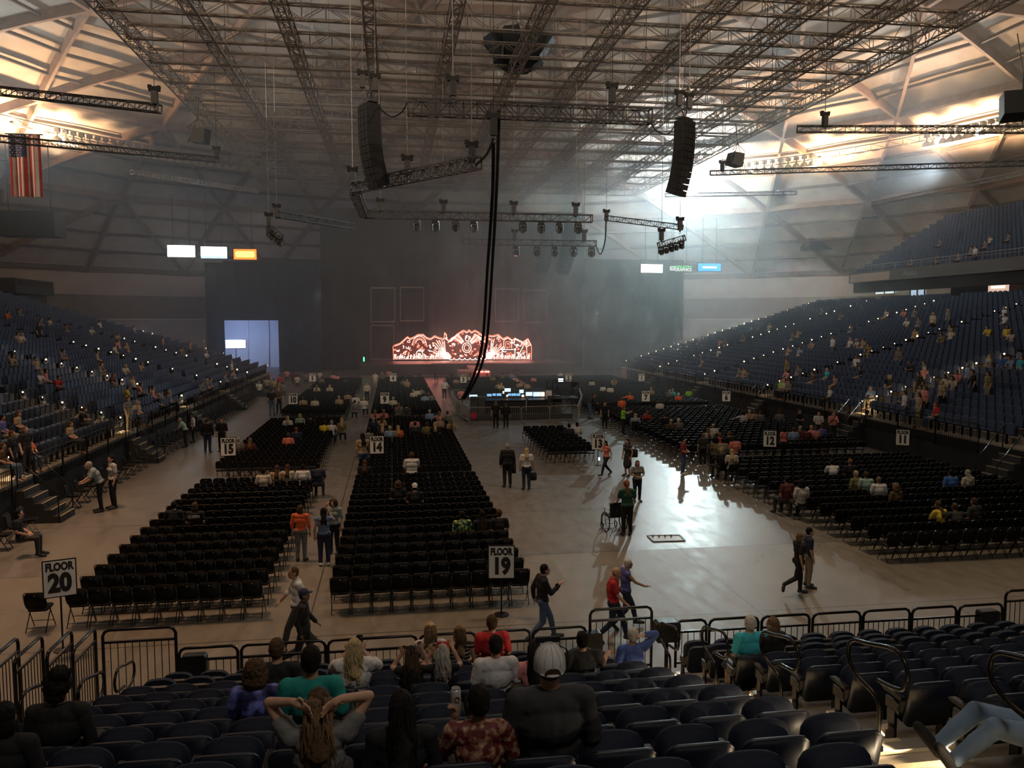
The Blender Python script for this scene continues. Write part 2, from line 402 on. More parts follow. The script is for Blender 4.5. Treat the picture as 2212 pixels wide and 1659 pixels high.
# 1 front truss
a = aty(881, 231, 35.5); b = aty(1405, 254, 35.5); b.z = a.z
truss(a, b, 'frontmost black box truss, hung level between the two hanging speaker columns', .55, .62, .62, ch=.06, lc=.035)
for t, lb in ((.18, 'chain hoist over the left part of the frontmost black truss'), (.835, 'chain hoist over the right part of the frontmost black truss')):
    hoist(a.lerp(b, t)+Vector((0, 0, .85)), 1.0, lb)
# speaker columns
def make_array(p, n, seg_h, wd, dp, curve, rz, label, aimdir=1):
    r = empty('speaker_column', p, rz); tag(r, label, 'speakers', 'hung speaker columns')
    m = MB(); m.box((0, 0, .12), (wd*.9, dp*.7, .1)); m.bar((0, 0, .15), (-wd*.25, 0, .6), .04); m.bar((0, 0, .15), (wd*.25, 0, .6), .04); m.bar((-wd*.25, 0, .6), (wd*.25, 0, .6), .05); m.build('flying_frame', DARK, r)
    y = z = 0; ang = 0
    for i in range(n):
        ang = curve*(i/(n-1))**1.6
        c, s = math.cos(ang), math.sin(ang); rot = Matrix.Rotation(ang*aimdir, 3, 'X')
        cy, cz = y, z-seg_h/2
        out = [(-wd/2, -dp/2), (wd/2, -dp/2), (wd*.38, dp/2), (-wd*.38, dp/2)]; hs = seg_h*.492
        m = MB(); vs = [rot @ Vector((x, yy, zz)) + Vector((0, cy, cz)) for zz in (-hs, hs) for x, yy in out]
        m.add(vs, [(3, 2, 1, 0), (4, 5, 6, 7), (0, 1, 5, 4), (1, 2, 6, 5), (2, 3, 7, 6), (3, 0, 4, 7)])
        cab = m.build('cabinet', mat('speaker_black', (.006, .007, .009), .7), r)
        g = MB(); g.box(Vector((0, cy, cz))+rot @ Vector((0, -dp/2-.012, 0)), (wd*.3, .02, hs*1.8), rot); g.box(Vector((0, cy, cz))+rot @ Vector((-wd*.33, -dp/2-.01, 0)), (wd*.26, .014, hs*1.7), rot); g.box(Vector((0, cy, cz))+rot @ Vector((wd*.33, -dp/2-.01, 0)), (wd*.26, .014, hs*1.7), rot)
        g.build('grille', mat('grille', (.009, .010, .012), .8), cab)
        z -= seg_h*c; y += -seg_h*s*aimdir*-1 if False else seg_h*s
    return r
# left column seen from its rear and side, bending away to the right; right column the mirror
pL = aty(798, 227, 40); arrL = make_array(pL, 12, .325, 1.08, .75, R(22), R(-62), 'tall curved black speaker column hanging left of the frontmost truss')
pR = aty(1478, 262, 42); arrR = make_array(pR, 12, .325, 1.08, .75, R(22), R(38), 'tall curved black speaker column hanging right of the frontmost truss, before the bright light')
for p_, l_ in ((pL, 'left'), (pR, 'right')):
    hoist(p_+Vector((-.3, 0, 1.1)), .95, 'outer chain hoist above the %s speaker column' % l_); hoist(p_+Vector((.3, .1, 1.0)), .95, 'inner chain hoist above the %s speaker column' % l_)
for dx, y_, px_, py_, lb in ((0, 92, 1180, 490, 'distant dark speaker column hung right of the stage, straight one'), (0, 88, 1228, 485, 'distant dark curved speaker column hung at the far right of the stage')):
    make_array(aty(px_, py_, y_), 13, .42, 1.7, .9, R(32), R(40), lb)
# 2 diagonal truss, corner and long rear truss
A = aty(766, 405, 43); B = aty(1030, 351, 34); 
truss(A, B, 'black box truss slanting up to the right under the left speaker column', .5, .5, .55)
C1 = aty(766, 410, 43.2); C2 = aty(786, 461, 56)
truss(C1, C2, 'short black truss linking the slanting truss to the long level one', .5, .5, .6)
D1 = aty(787, 463, 56); D2 = aty(1278, 475, 56); D2.z = D1.z
truss(D1, D2, 'long level black truss with lamps above the far floor', .5, .5, .6)
for px_, y_, q, z_, lb in ((762, 43, 385, 1, 'chain hoist at the left corner of the slanting truss'), (880, 39, 362, 1, 'chain hoist midway along the slanting truss'), (1019, 34.5, 335, 1, 'chain hoist at the upper end of the slanting truss'),
        (822, 56, 447, 1, 'leftmost chain hoist on the long lamp truss'), (958, 56, 450, 1, 'second chain hoist from the left on the long lamp truss'), (1110, 56, 453, 1, 'third chain hoist from the left on the long lamp truss'), (1244, 56, 456, 1, 'rightmost chain hoist on the long lamp truss')):
    hoist(aty(px_, q, y_), 1.05, lb)
for i, px_ in enumerate((900, 941, 984, 1024, 1129, 1169, 1209, 1249)):
    p_ = aty(px_, 479, 56); p_.z = D1.z-.3; mover(p_, 1.0, '%s lamp from the left under the long level truss' % od(i+1))
E1 = aty(1000, 522, 74); E2 = aty(1287, 530, 74); E2.z = E1.z
truss(E1, E2, 'far lower black truss with lamps in front of the stage', .5, .5, .6)
for i, px_ in enumerate((1115, 1160, 1199, 1240, 1278)):
    p_ = aty(px_, 532, 74); p_.z = E1.z-.3; mover(p_, 1.25, '%s lamp from the left under the far lower truss' % od(i+1))
hoist(aty(1262, 511, 74), 1.2, 'chain hoist at the right end of the far lower truss'); hoist(aty(1112, 511, 74), 1.2, 'chain hoist at the middle of the far lower truss')
# small left and right wing trusses with lamp clusters
truss(aty(600, 463, 55), aty(762, 489, 62), 'thin black truss running from the left lamp cluster towards the stage', .4, .4, .5)
truss(aty(1309, 471, 56), aty(1473, 491, 52), 'thin black truss at right leading to the right lamp cluster', .34, .34, .5)
hoist(aty(598, 459, 55), 1.0, 'chain hoist at the end of the thin left truss'); hoist(aty(1310, 468, 56), .9, 'chain hoist at the left end of the thin right truss'); hoist(aty(1469, 487, 52), 1.0, 'chain hoist at the right end of the thin right truss')
for (px0, py0, px1, py1, Y, side) in ((578, 488, 608, 512, 54, 'left'), (1423, 530, 1478, 514, 51, 'right')):
    a_, b_ = aty(px0, py0, Y), aty(px1, py1, Y); r = truss(a_, b_, 'short truss carrying a cluster of small lamps at %s' % side, .35, .35, .35)
    for i in range(5): mover(a_.lerp(b_, .1+.2*i)+Vector((0, 0, -.1)), .75, '%s lamp of the small %s cluster' % (od(i+1), side))
hoist(aty(581, 478, 54), 1.0, 'chain hoist over the small left lamp cluster'); hoist(aty(1429, 510, 51), .9, 'chain hoist over the small right lamp cluster')
# long thin outer trusses at the sides
for (x0, y0, Y0, x1, y1, Y1, lb) in ((-40, 192, 42, 345, 235, 40, 'upper long thin truss at far left, before the bright ceiling panel'), (-40, 296, 50, 470, 345, 62, 'lower long thin truss at far left, behind the flag'),
        (285, 372, 78, 555, 413, 92, 'faint distant truss high on the left'), (1722, 279, 46, 2260, 280, 40, 'uppermost long thin truss at right, under the lit ceiling'),
        (1534, 374, 66, 2240, 352, 54, 'middle long thin truss at right, below the row of bright lamps'), (1437, 422, 88, 1720, 417, 84, 'short faint truss at right, beside the brightest light'), (1885, 440, 76, 2240, 368, 62, 'slanting truss with small sparkling lamps at far right')):
    a_, b_ = aty(x0, y0, Y0), aty(x1, y1, Y1); truss(a_, b_, lb, .36, .36, .55, m=DARK if y0 not in (440, 372) else GALV)
for px_, py_, Y, lb in ((334, 212, 40, 'chain hoist at the end of the upper far left truss'), (468, 333, 62, 'chain hoist at the end of the lower far left truss'), (1782, 262, 45, 'chain hoist on the uppermost right truss'), (1560, 362, 65, 'chain hoist on the middle right truss')):
    hoist(aty(px_, py_, Y), 1.0, lb, ztop=28)
# cables
def cable(pts, r, label, name='cable', m=mat('cable_rubber', (.012, .012, .012), .9, spec=.1), n=6):
    P = [Vector(p) for p in pts]; out = []
    for i in range(len(P)-1):
        p0, p1, p2, p3 = P[max(i-1, 0)], P[i], P[i+1], P[min(i+2, len(P)-1)]
        for k in range(6):
            t = k/6; out.append(.5*((2*p1)+(p2-p0)*t+(2*p0-5*p1+4*p2-p3)*t*t+(-p0+3*p1-3*p2+p3)*t*t*t))
    out.append(P[-1]); mb = MB(); mb.tube(out, r, n); return tag(mb.build(name, m, smooth=True), label, 'cable')
cable([aty(1078, 240, 35.5), aty(1073, 400, 39), aty(1064, 560, 44), aty(1051, 740, 49.5), aty(1030, 815, 51), aty(1002, 862, 51.5)], .085, 'right one of two thick black cables dropping to the mixing desk')
cable([aty(1066, 290, 33.8), aty(1064, 420, 38), aty(1053, 580, 43), aty(1042, 740, 49), aty(1022, 815, 51), aty(998, 862, 51.3)], .085, 'left one of two thick black cables dropping to the mixing desk')
cable([aty(1027, 357, 34), aty(1050, 335, 34), aty(1064, 305, 33.8), aty(1066, 286, 33.8)], .06, 'black cable loop from the slanting truss up to the hoist')
cable([aty(818, 232, 39.6), aty(845, 252, 38), aty(868, 242, 36), aty(880, 220, 35.5)], .03, 'thin cable sagging from left speaker column to front truss')
cable([aty(1404, 262, 35.5), aty(1420, 284, 38), aty(1445, 288, 40), aty(1462, 262, 41.5)], .03, 'thin cable sagging from right speaker column to front truss')
cable([aty(1309, 476, 56), aty(1307, 520, 60), aty(1297, 549, 66), aty(1287, 530, 73)], .05, 'thin cable hanging in a loop at the far truss')
hoist(aty(1066, 275, 33.8), 1.1, 'chain hoist holding the top of the thick cable bundle')
# centre speaker cluster under the dome
cc = aty(1120, 105, 56); cl = empty('speaker_cluster', cc); tag(cl, 'ring of black speakers hung as a bowl under the middle of the truss grid', 'speakers')
spk = mat('cluster_black', (.008, .012, .015), .6)
for i in range(8):
    a_ = R(45*i+22); m = MB(); rot = Euler((R(-38), 0, a_-math.pi/2)).to_matrix(); c_ = Vector((math.cos(a_)*1.75, math.sin(a_)*1.75, .1)); m.box(c_, (1.05, .8, 1.5), rot); m.build('cabinet', spk, cl)
    m = MB(); rot2 = Euler((R(-60), 0, a_-math.pi/2)).to_matrix(); m.box(Vector((math.cos(a_)*1.1, math.sin(a_)*1.1, -.95)), (.95, .7, 1.0), rot2); m.build('cabinet', spk, cl)
m = MB(); m.tube([(0, 0, -1.1), (0, 0, -1.45)], [1.35, .95], 10); m.build('bottom_shell', spk, cl)
m = MB()
for i in range(8):
    a_ = R(45*i); m.bar((math.cos(a_)*1.8, math.sin(a_)*1.8, .7), (math.cos(a_)*.4, math.sin(a_)*.4, 1.9), .08); m.bar((math.cos(a_)*1.8, math.sin(a_)*1.8, .8), (math.cos(a_+.785)*1.8, math.sin(a_+.785)*1.8, .8), .1)
m.bar((0, 0, 1.7), (0, 0, GZ-cc.z if GZ > cc.z+2 else 2.5), .1); m.build('carrying_frame', STEEL, cl)
def sidespk(px_, py_, Y, s, lb, rz):
    r = empty('hung_speaker', aty(px_, py_, Y), rz); r.scale = (s, s, s); tag(r, lb, 'speakers'); m = MB()
    m.prism([(-.9, -.6), (.7, -.8), (.95, .7), (-.5, .75)], 1.2); m.build('cabinet', spk, r)
    m = MB()
    for q in ((-1, -.7), (-1, .8), (1, .8), (1, -.9)): m.bar((q[0], -.65, q[1]), (0, -.4, 1.7), .05)
    m.bar((-1, -.65, -.7), (-1.2, -.65, .2), .06); m.bar((-1.2, -.65, .2), (-.6, -.65, .8), .06); m.bar((0, -.4, 1.7), (0, 0, 4), .05); m.build('frame', DARK, r)
sidespk(1587, 345, 62, .72, 'dark boxy speaker hung at right beside the lit ceiling', R(20)); sidespk(432, 295, 62, .7, 'dark boxy speaker hung high on the left', R(-20))
sidespk(2190, 228, 44, 1.05, 'dark speaker frame at the top right edge', R(60))
# lamp ring (catwalk) with flood lamps; a few are lit
ringt = MB(); pr = None
for k in range(0, 181):
    a_ = 2*math.pi*k/180; p_ = DC+Vector((math.cos(a_)*58.6, math.sin(a_)*58.6, 27.9))
    if pr is not None:
        if vis([p_, pr]) < 400: 
            for dz in (0, .8): ringt.bar(pr+Vector((0, 0, dz)), p_+Vector((0, 0, dz)), .1)
            ringt.bar(pr, p_+Vector((0, 0, .8)), .05); ringt.bar(p_, p_+Vector((0, 0, .8)), .05)
            ringt.bar((pr+p_)/2+Vector((0, 0, -.02)), p_+Vector((0, 0, -.02)), .9, .04)
    pr = p_
ro = ringt.build('lamp_catwalk', GALV); tag(ro, 'curved metal catwalk hung round the dome, carrying the rows of flood lamps', 'catwalk')
def make_flood():
    r = empty('flood_lamp'); m = MB(); m.tube([(0, 0, .5), (0, 0, .12)], .05, 6); m.box((0, 0, .5), (.3, .3, .25)); m.build('ballast', GALV, r)
    m = MB(); m.tube([(0, 0, .14), (0, 0, .0), (0, 0, -.3)], [.1, .24, .36], 12); m.build('reflector', mat('spun_reflector', (.55, .55, .52), .3, .7), r)
    return r
fl0 = make_flood(); bulb_on = mat('lit_bulb', (1, 1, 1), emit=(1, .82, .55), es=60, sample=False)
bulb_key = mat('lit_key', (1, 1, 1), emit=(.85, .96, 1), es=400, sample=False)
rowpx = list(range(138, 540, 17)) + list(range(1560, 1760, 17)) + list(range(1990, 2200, 17))
bub = MB(); bub.ball((0, 0, 0), .30, 12, 8); bulbme = bub.mesh('bulb', True)
for i, px_ in enumerate(rowpx):
    o = fl0 if i == 0 else dup(fl0); o.location = ringp(px_); o.scale = (1.7, 1.7, 1.7)
    side = 'left' if px_ < 1000 else 'right'
    n_ = i+1 if px_ < 1000 else i-len(range(138, 540, 17))+1
    tag(o, 'unlit round flood lamp on the %s catwalk, %s in its row from the left' % (side, od(n_)), 'flood lamp', 'flood lamps along the catwalk')
for i, (px_, e) in enumerate(LIT):
    o = dup(fl0); o.scale = (1, 1, 1); o.location = ringp(px_)+Vector((0, 0, .1)); o['label'] = ['lit flood lamp just above the flag at far left', 'lit flood lamp right of the flag at far left', 'lit flood lamp at right nearest the brightest light', 'lit flood lamp at right, second from the brightest light', 'lit flood lamp at far right, third from the brightest', 'lit flood lamp nearest the top right speaker frame'][i]
    b_ = link('bulb', bulbme, bulb_on, o, (0, 0, -.2)); b_.scale = (1.3, 1.3, 1.3)
o = dup(fl0); o.scale = (1, 1, 1); o.location = KEYP; o['label'] = 'dazzling white flood lamp behind the right speaker column'; b_ = link('bulb', bulbme, bulb_key, o, (0, -.3, -.3)); b_.scale = (4, 4, 4)  # bulb enlarged so its glowing ball stands in for the lens glare
# air ducts / dark baffles under the dome edge
for (x0, y0, x1, y1, Y, lb) in ((0, 455, 130, 515, 92, 'dark hanging baffle box at the far left'), (1740, 515, 1985, 545, 118, 'dark hanging baffle box at the right under the dome edge')):
    a_, b_ = aty(x0, (y0+y1)/2-8, Y), aty(x1, (y0+y1)/2+8, Y); m = MB(); hh = (y1-y0)/F*Y*.8
    m.box(((0, 0, 0)), ((b_-a_).length, 3, hh)); r = m.build('hanging_baffle', mat('baffle', (.05, .05, .05), .8), None, (a_+b_)/2, math.atan2(b_.y-a_.y, b_.x-a_.x)); tag(r, lb, 'baffle')
    m = MB()
    for dx in (-.35, .35): m.bar((dx*(b_-a_).length, 0, hh/2), (dx*(b_-a_).length, 0, hh/2+7), .08)
    m.build('hanger', DARK, r)
# flag at far left
fa = aty(18, 291, 58); fb = aty(86, 291, 58); fh = (411-291)/F*58; fw = (fb-fa).length
flag = empty('american_flag', (fa+fb)/2, 0); tag(flag, 'stars and stripes flag hanging upright at the far left', 'flag')
red, wht, blu = mat('flag_red', (.42, .05, .05), .8), mat('flag_white', (.55, .5, .46), .8), mat('flag_blue', (.03, .035, .10), .8)
m = MB(); nx = 52
def fy(x): return .12*math.sin(x*7)+.05*math.sin(x*17)
m.cm = 0
for th in (0, .02):
    for i in range(nx):
        s_ = int(i*13/nx); m.cm = s_ % 2
        xa, xb = -fw/2+fw*i/nx, -fw/2+fw*(i+1)/nx
        m.add([(xa, fy(xa)+th, 0), (xb, fy(xb)+th, 0), (xb, fy(xb)*1.6+th, -fh), (xa, fy(xa)*1.6+th, -fh)], [(0, 1, 2, 3)])
me = m.mesh('stripes'); me.materials.append(red); me.materials.append(wht); link('stripes', me, None, flag)
m = MB()
for i in range(28):
    xa, xb = -fw/2+fw*i/52, -fw/2+fw*(i+1)/52; k_ = 1+.6*.33
    m.add([(xa, fy(xa)-.02, 0), (xb, fy(xb)-.02, 0), (xb, fy(xb)*k_-.02, -fh*.36), (xa, fy(xa)*k_-.02, -fh*.36)], [(0, 1, 2, 3)])
cn = m.build('canton', blu, flag); m = MB()
for r_ in range(9):
    for c_ in range(6 if r_ % 2 == 0 else 5):
        x = -fw/2+fw*(.05+.085*c_+(0 if r_ % 2 == 0 else .042)); z = -fh*(.025+.038*r_); pts = [(x+(.055 if q % 2 == 0 else .022)*math.sin(math.pi*q/5), fy(x)-.035, z+(.055 if q % 2 == 0 else .022)*math.cos(math.pi*q/5)) for q in range(10)]
        m.add(pts, [tuple(range(10))])
m.build('star', wht, cn)
m = MB(); m.bar((-fw/2-.2, 0, .03), (fw/2+.2, 0, .03), .07); m.build('pole', DARK, flag)
# ================================================================ stage end
drape = mat('black_drape', (.030, .030, .034), .95); drape_glow = mat('glow_tinted_drape', (.030, .042, .075), .95)  # second drape has the doorway's blue glow put into its colour
def curtain(x0, x1, Y, z0, z1, label, m=drape, amp=.06, per=1.6):
    n = max(6, int((x1-x0)/per*6)); rows = []
    for z in (z0, z0+(z1-z0)*.33, z0+(z1-z0)*.66, z1):
        rows.append([(x0+(x1-x0)*i/n, Y+amp*math.sin(i*2*math.pi/6)+.1*math.sin(i*.37+z), z) for i in range(n+1)])
    back = [[(x, y+.06, z) for x, y, z in r] for r in rows]
    mb = MB(); mb.grid(rows); mb.grid([r[::-1] for r in back])
    o = mb.build('stage_curtain', m, smooth=True); tag(o, label, 'curtain', 'black stage curtains'); 
    c = MB(); c.bar((x0, Y, z1+.05), (x1, Y, z1+.05), .12); c.build('hanging_pipe', DARK, o); return o
def X_(px, Y): return aty(px, 690, Y).x
YB = 107.5
curtain(X_(695, YB), X_(1260, YB), YB, 0, aty(800, 452, YB).z, 'tallest black curtain behind the lit stage screen')
curtain(X_(445, 105), X_(484, 105), 105, 0, 13.7, 'narrow dark curtain left of the blue lit doorway', drape_glow)
curtain(X_(601, 105), X_(694, 105), 105, 0, 14.0, 'dark curtain between the blue lit doorway and the stage', drape_glow)
curtain(X_(484, 105), X_(601, 105), 105.1, aty(540, 692, 105).z, 13.9, 'dark curtain above the blue lit doorway', drape_glow)
curtain(X_(1262, 103), X_(1475, 103), 103, 0, aty(1400, 563, 103).z, 'wide dark curtain right of the stage')
# backstage seen through the doorway
m = MB(); m.box((0, 0, 3.4), (9.5, .3, 6.8)); o = m.build('backstage_partition', mat('backstage_paint', (.55, .58, .62), .7), None, (X_(545, 116), 116, 0)); tag(o, 'pale partition lit blue behind the curtain opening at left', 'partition')
m = MB(); m.bar((2.2, -.25, 0), (2.2, -.25, 6.7), .14); m.bar((-.6, -.25, 0), (-.6, -.25, 6.7), .1); m.build('post', STEEL, o)
r = empty('backstage_screen', aty(509, 743, 108)); tag(r, 'glaring white screen in the curtain opening at left', 'screen')
m = MB(); m.box((0, 0, 0), (2.5, .1, 1.05)); m.build('panel', mat('white_glare', (1, 1, 1), emit=(.75, .82, 1), es=7), r); m = MB()
for a_, b_ in (((-1.3, 0, -.58), (1.3, 0, -.58)), ((-1.3, 0, .58), (1.3, 0, .58)), ((-1.3, 0, -.58), (-1.3, 0, .58)), ((1.3, 0, -.58), (1.3, 0, .58)), ((0, 0.1, -.6), (0, .1, -3.3+.4))): m.bar(a_, b_, .08)
m.build('frame', DARK, r)
# stage deck with step fascia and runway
stg = empty('stage', (9, 100, 0)); tag(stg, 'low dark stage with a reddish runway in front of the curtains', 'stage')
m = MB(); m.box((0, 0, .7), (26, 10, 1.4)); m.build('deck', mat('stage_deck', (.05, .035, .035), .5), stg)
rw = mat('runway', (.30, .16, .16), .55)
m = MB(); m.prism([], .1) if False else None
q = [aty(1006, 785, 95), aty(1026, 785, 95), aty(1046, 797, 84), aty(1012, 797, 84)]
zt = 1.25; P4 = [Vector((v.x-9, v.y-100, zt)) for v in (atz(1003, 783, zt), atz(1023, 783, zt), atz(1042, 797.5, zt), atz(1014, 797.5, zt))]
m.add(P4+[v-Vector((0, 0, 1.2)) for v in P4], [(3, 2, 1, 0), (4, 5, 6, 7), (0, 1, 5, 4), (1, 2, 6, 5), (2, 3, 7, 6), (3, 0, 4, 7)]); m.build('runway', rw, stg)
c0, c1 = atz(992, 801, zt), atz(1058, 801, zt); m = MB(); m.box(((c0.x+c1.x)/2-9, c0.y-100+.8, .62), (c1.x-c0.x, 4.2, 1.24)); m.build('runway_platform', rw, stg)
m = MB(); m.box((0, -5.05, .05), (26, .1, .1)); m.box((0, -3.6, 1.42), (9, 2, .06)); m.build('trim_strip', rw, stg)
for i, (px_, py_, w_) in enumerate(((1035, 803, .9), (1052, 803, .5))):
    c = aty(px_, py_, c0.y-1.4); m = MB(); m.box((0, 0, 0), (w_, .3, .16)); o = m.build('floor_light', mat('red_glow', (.3, .02, .02), emit=(1, .16, .12), es=5, sample=False), None, (c.x, c.y, c.z)); tag(o, ['wider glowing red light at the front edge of the runway', 'smaller glowing red light at the front edge of the runway'][i], 'light')
    k = MB(); k.box((0, .1, -.5*c.z), (.1, .1, c.z)); k.build('stand', DARK, o)
# scenic screen
YS = 103.0
outl = [(850, 777), (849, 748), (853, 745), (864, 741), (880, 727), (886, 731), (895, 727), (903, 722), (914, 722), (922, 729), (930, 731), (939, 725), (948, 729), (959, 731), (960, 718), (964, 722), (966, 733), (975, 735),
        (986, 722), (1000, 713), (1004, 714), (1008, 717), (1013, 712), (1018, 717), (1026, 713), (1035, 718), (1046, 728), (1056, 724), (1064, 725), (1076, 722), (1086, 731), (1096, 727), (1106, 734), (1112, 730), (1128, 739), (1140, 731), (1147, 745), (1148, 757), (1147, 777)]
scr = empty('scenic_screen', (9, YS, 1.4)); tag(scr, 'low wide glowing red stage screen with an ornate wavy outline', 'screen')
def sp(x, y, dy=0): v = aty(x, y, YS); return (v.x-9, dy, v.z-1.4)
m = MB(); o3 = [(sp(x, y)[0], sp(x, y)[2]) for x, y in outl]; m.prism(o3, .25)
m.build('backing', mat('screen_dark', (.02, .01, .01), .7, emit=(.30, .045, .03), es=.35), scr)
redl = mat('led_red', (1, .3, .2), emit=(1, .20, .13), es=3.2); whitel = mat('led_white', (1, .8, .7), emit=(1, .72, .60), es=4.5); pink = mat('led_pink', (1, .5, .4), emit=(1, .42, .32), es=4.2)
def ln(pts, w, mb): 
    P = [sp(x, y, -.16) for x, y in pts]; w *= .72
    for a_, b_ in zip(P, P[1:]): mb.bar(a_, b_, w, .05)
rnd = random.Random(5)
mr, mw, mp = MB(), MB(), MB()
ln(outl[:-1]+[outl[-1]], .14, mr)
for i in range(2, len(outl)-3): ln([(outl[i][0], outl[i][1]+2.5), (outl[i+1][0], outl[i+1][1]+2.5)], .10, mp)
def circ(cx, cy, rx, ry, w, mb, a0=0, a1=360, n=20): ln([(cx+rx*math.cos(R(a0+(a1-a0)*i/n)), cy-ry*math.sin(R(a0+(a1-a0)*i/n))) for i in range(n+1)], w, mb)
circ(1008, 751, 9.5, 10.5, .28, mw); circ(1008, 751, 5.5, 6.5, .12, mp); circ(1009, 731, 4, 6, .22, mw)
circ(906, 746, 15, 20, .2, mp, 0, 180); circ(906, 747, 12, 17, .12, mr, 0, 180); circ(906, 765, 7, 8, .32, mw); circ(906, 742, 8, 9, .3, mp, 0, 180)
for s_, cx in ((1, 961), (-1, 1060)):
    for k in range(9):
        a_ = R(96+k*8) if s_ > 0 else R(84-k*8); L_ = rnd.uniform(20, 42); ln([(cx+2*s_, 770), (cx+2*s_+L_*math.cos(a_)*1.0, 770-L_*math.sin(a_))], .16, mp if k % 2 else mw)
    for rr in (2, 4.5, 7): circ(cx+3*s_, 768, rr, rr, .45, mw, n=12)
for x0 in range(852, 1146, 3):              # foliage band along the foot
    if 972 < x0 < 1048: continue
    ln([(x0, 776), (x0+rnd.uniform(-1, 3), 776-rnd.uniform(4, 12)), (x0+rnd.uniform(0, 4), 776-rnd.uniform(2, 6))], .16, mw if rnd.random() < .4 else mp)
for i in range(7): circ(975+i*11.5, 773, 6, 4, .24, mw, 180, 360, 8)
for i in range(150):                        # swirls filling the figure groups
    x0 = rnd.uniform(853, 1144); top = 777
    for (ax, ay), (bx, by) in zip(outl, outl[1:]):
        if ax <= x0 <= bx: top = ay+(by-ay)*(x0-ax)/max(1e-3, bx-ax)
    y0 = rnd.uniform(top+4, 772)
    if math.hypot(x0-1008, y0-751) < 12: continue
    circ(x0, y0, rnd.uniform(1, 3.4), rnd.uniform(1, 3.4), .11, rnd.choice((mr, mr, mp, mw)), rnd.uniform(0, 360), rnd.uniform(360, 620), 6)
for s_ in (-1, 1):                           # spread wings over the middle
    for k in range(6): ln([(1008+s_*(6+k), 738+k), (1008+s_*(18+k*2), 722+k*2.2), (1008+s_*(34+k*1.5), 731+k*2)], .16, (mp, mw, mr)[k % 3])
ln([(1081, 755), (1114, 755), (1112, 757), (1112, 768)], .2, mw); ln([(1084, 757), (1084, 768)], .14, mw); ln([(1088, 750), (1088, 735), (1097, 730), (1105, 735), (1105, 752)], .2, mp); ln([(1092, 738), (1101, 738), (1101, 750), (1092, 750), (1092, 738)], .14, mr)
ln([(1110, 742), (1112, 731), (1128, 738), (1124, 748), (1110, 744)], .2, mw); ln([(1138, 772), (1137, 750), (1130, 742)], .2, mp); ln([(1137, 750), (1146, 744)], .14, mp); ln([(1137, 750), (1138, 738)], .14, mp); ln([(1130, 748), (1118, 770)], .2, mw)
mr.build('red_tracery', redl, scr); mw.build('white_tracery', whitel, scr); mp.build('pink_tracery', pink, scr)
m = MB()
for x in (-9, -6, -3, 0, 3, 6, 8.5): m.bar((x, .3, -.1), (x, .3, 1.2), .1)
m.build('support', DARK, scr)
light('AREA', 'screen_spill', (9, 101.6, 3.5), 250, (1, .25, .2), (9, 80, 0), shape='RECTANGLE', size=17, size_y=3)
# faint rectangular frames hung left and right above the stage
fm = mat('screen_frame', (.22, .17, .16), .6)
for i, (x0, y0, x1, y1, lb) in enumerate(((801, 622, 853, 695, 'outer thin rectangular frame hung left above the stage'), (865, 621, 915, 693, 'inner thin rectangular frame hung left above the stage'), (1070, 624, 1120, 694, 'inner thin rectangular frame hung right above the stage'), (1131, 627, 1181, 697, 'outer thin rectangular frame hung right above the stage'), (801, 703, 851, 776, 'thin frame standing at stage left under the outer hung frame'))):
    m = MB(); P = [aty(x, y, 105.5) for x, y in ((x0, y0), (x1, y0), (x1, y1), (x0, y1))]; c = P[0]
    r = empty('screen_frame', c); tag(r, lb, 'frame', 'thin frames above the stage')
    for a_, b_ in ((P[0], P[1]), (P[3], P[2])): m.bar(a_-c, b_-c, .16); m.bar(a_-c+Vector((0, .4, 0)), b_-c+Vector((0, .4, 0)), .1)
    m.build('crossbar', fm, r); m = MB()
    for a_, b_ in ((P[1], P[2]), (P[0], P[3])): m.bar(a_-c, b_-c, .10)
    m.build('upright', fm, r)
    if i < 4:
        m = MB(); m.bar(P[0]-c, P[0]-c+Vector((0, 0, 9)), .03); m.bar(P[1]-c, P[1]-c+Vector((0, 0, 9)), .03); m.build('cable', DARK, r)
# advertising panels
def adpanel(x0, y0, x1, y1, Y, col, es, label, extra=None):
    a_, b_ = aty(x0, (y0+y1)/2, Y), aty(x1, (y0+y1)/2, Y); w_, h_ = (b_-a_).length, (y1-y0)/F*Y
    r = empty('advertising_panel', (a_+b_)/2); tag(r, label, 'screen', 'lit advertising panels')
    m = MB(); m.box((0, .15, 0), (w_+.2, .25, h_+.2)); m.build('housing', DARK, r)
    m = MB(); m.box((0, -.02, 0), (w_, .06, h_)); m.build('lit_face', mat('ad_'+label.split()[1]+str(x0), col, emit=col, es=es), r)
    if extra: extra(r, w_, h_)
    m = MB(); m.bar((-w_*.3, .15, h_/2), (-w_*.3, .15, h_/2+6), .06); m.bar((w_*.3, .15, h_/2), (w_*.3, .15, h_/2+6), .06); m.build('hanger', DARK, r)
def text_mesh(s, size, m, parent, loc, bold=.0, sx=1, ax='CENTER', name='lettering', extr=.004):
    c = bpy.data.curves.new('t', 'FONT'); c.body = s; c.size = size; c.align_x = ax; c.align_y = 'CENTER'; c.offset = bold; c.extrude = extr; c.resolution_u = 3
    t = bpy.data.objects.new('t', c); COL.objects.link(t); bpy.context.view_layer.update()
    me = bpy.data.meshes.new_from_object(t.evaluated_get(bpy.context.evaluated_depsgraph_get())); bpy.data.objects.remove(t); me.materials.clear()
    me.transform(Matrix.Rotation(math.pi/2, 4, 'X') @ Matrix.Diagonal((sx, 1, 1, 1)))
    return link(name, me, m, parent, loc)
adpanel(362, 531, 421, 554, 100, (1, 1, .96), 8, 'leftmost white glaring panel high on the left')
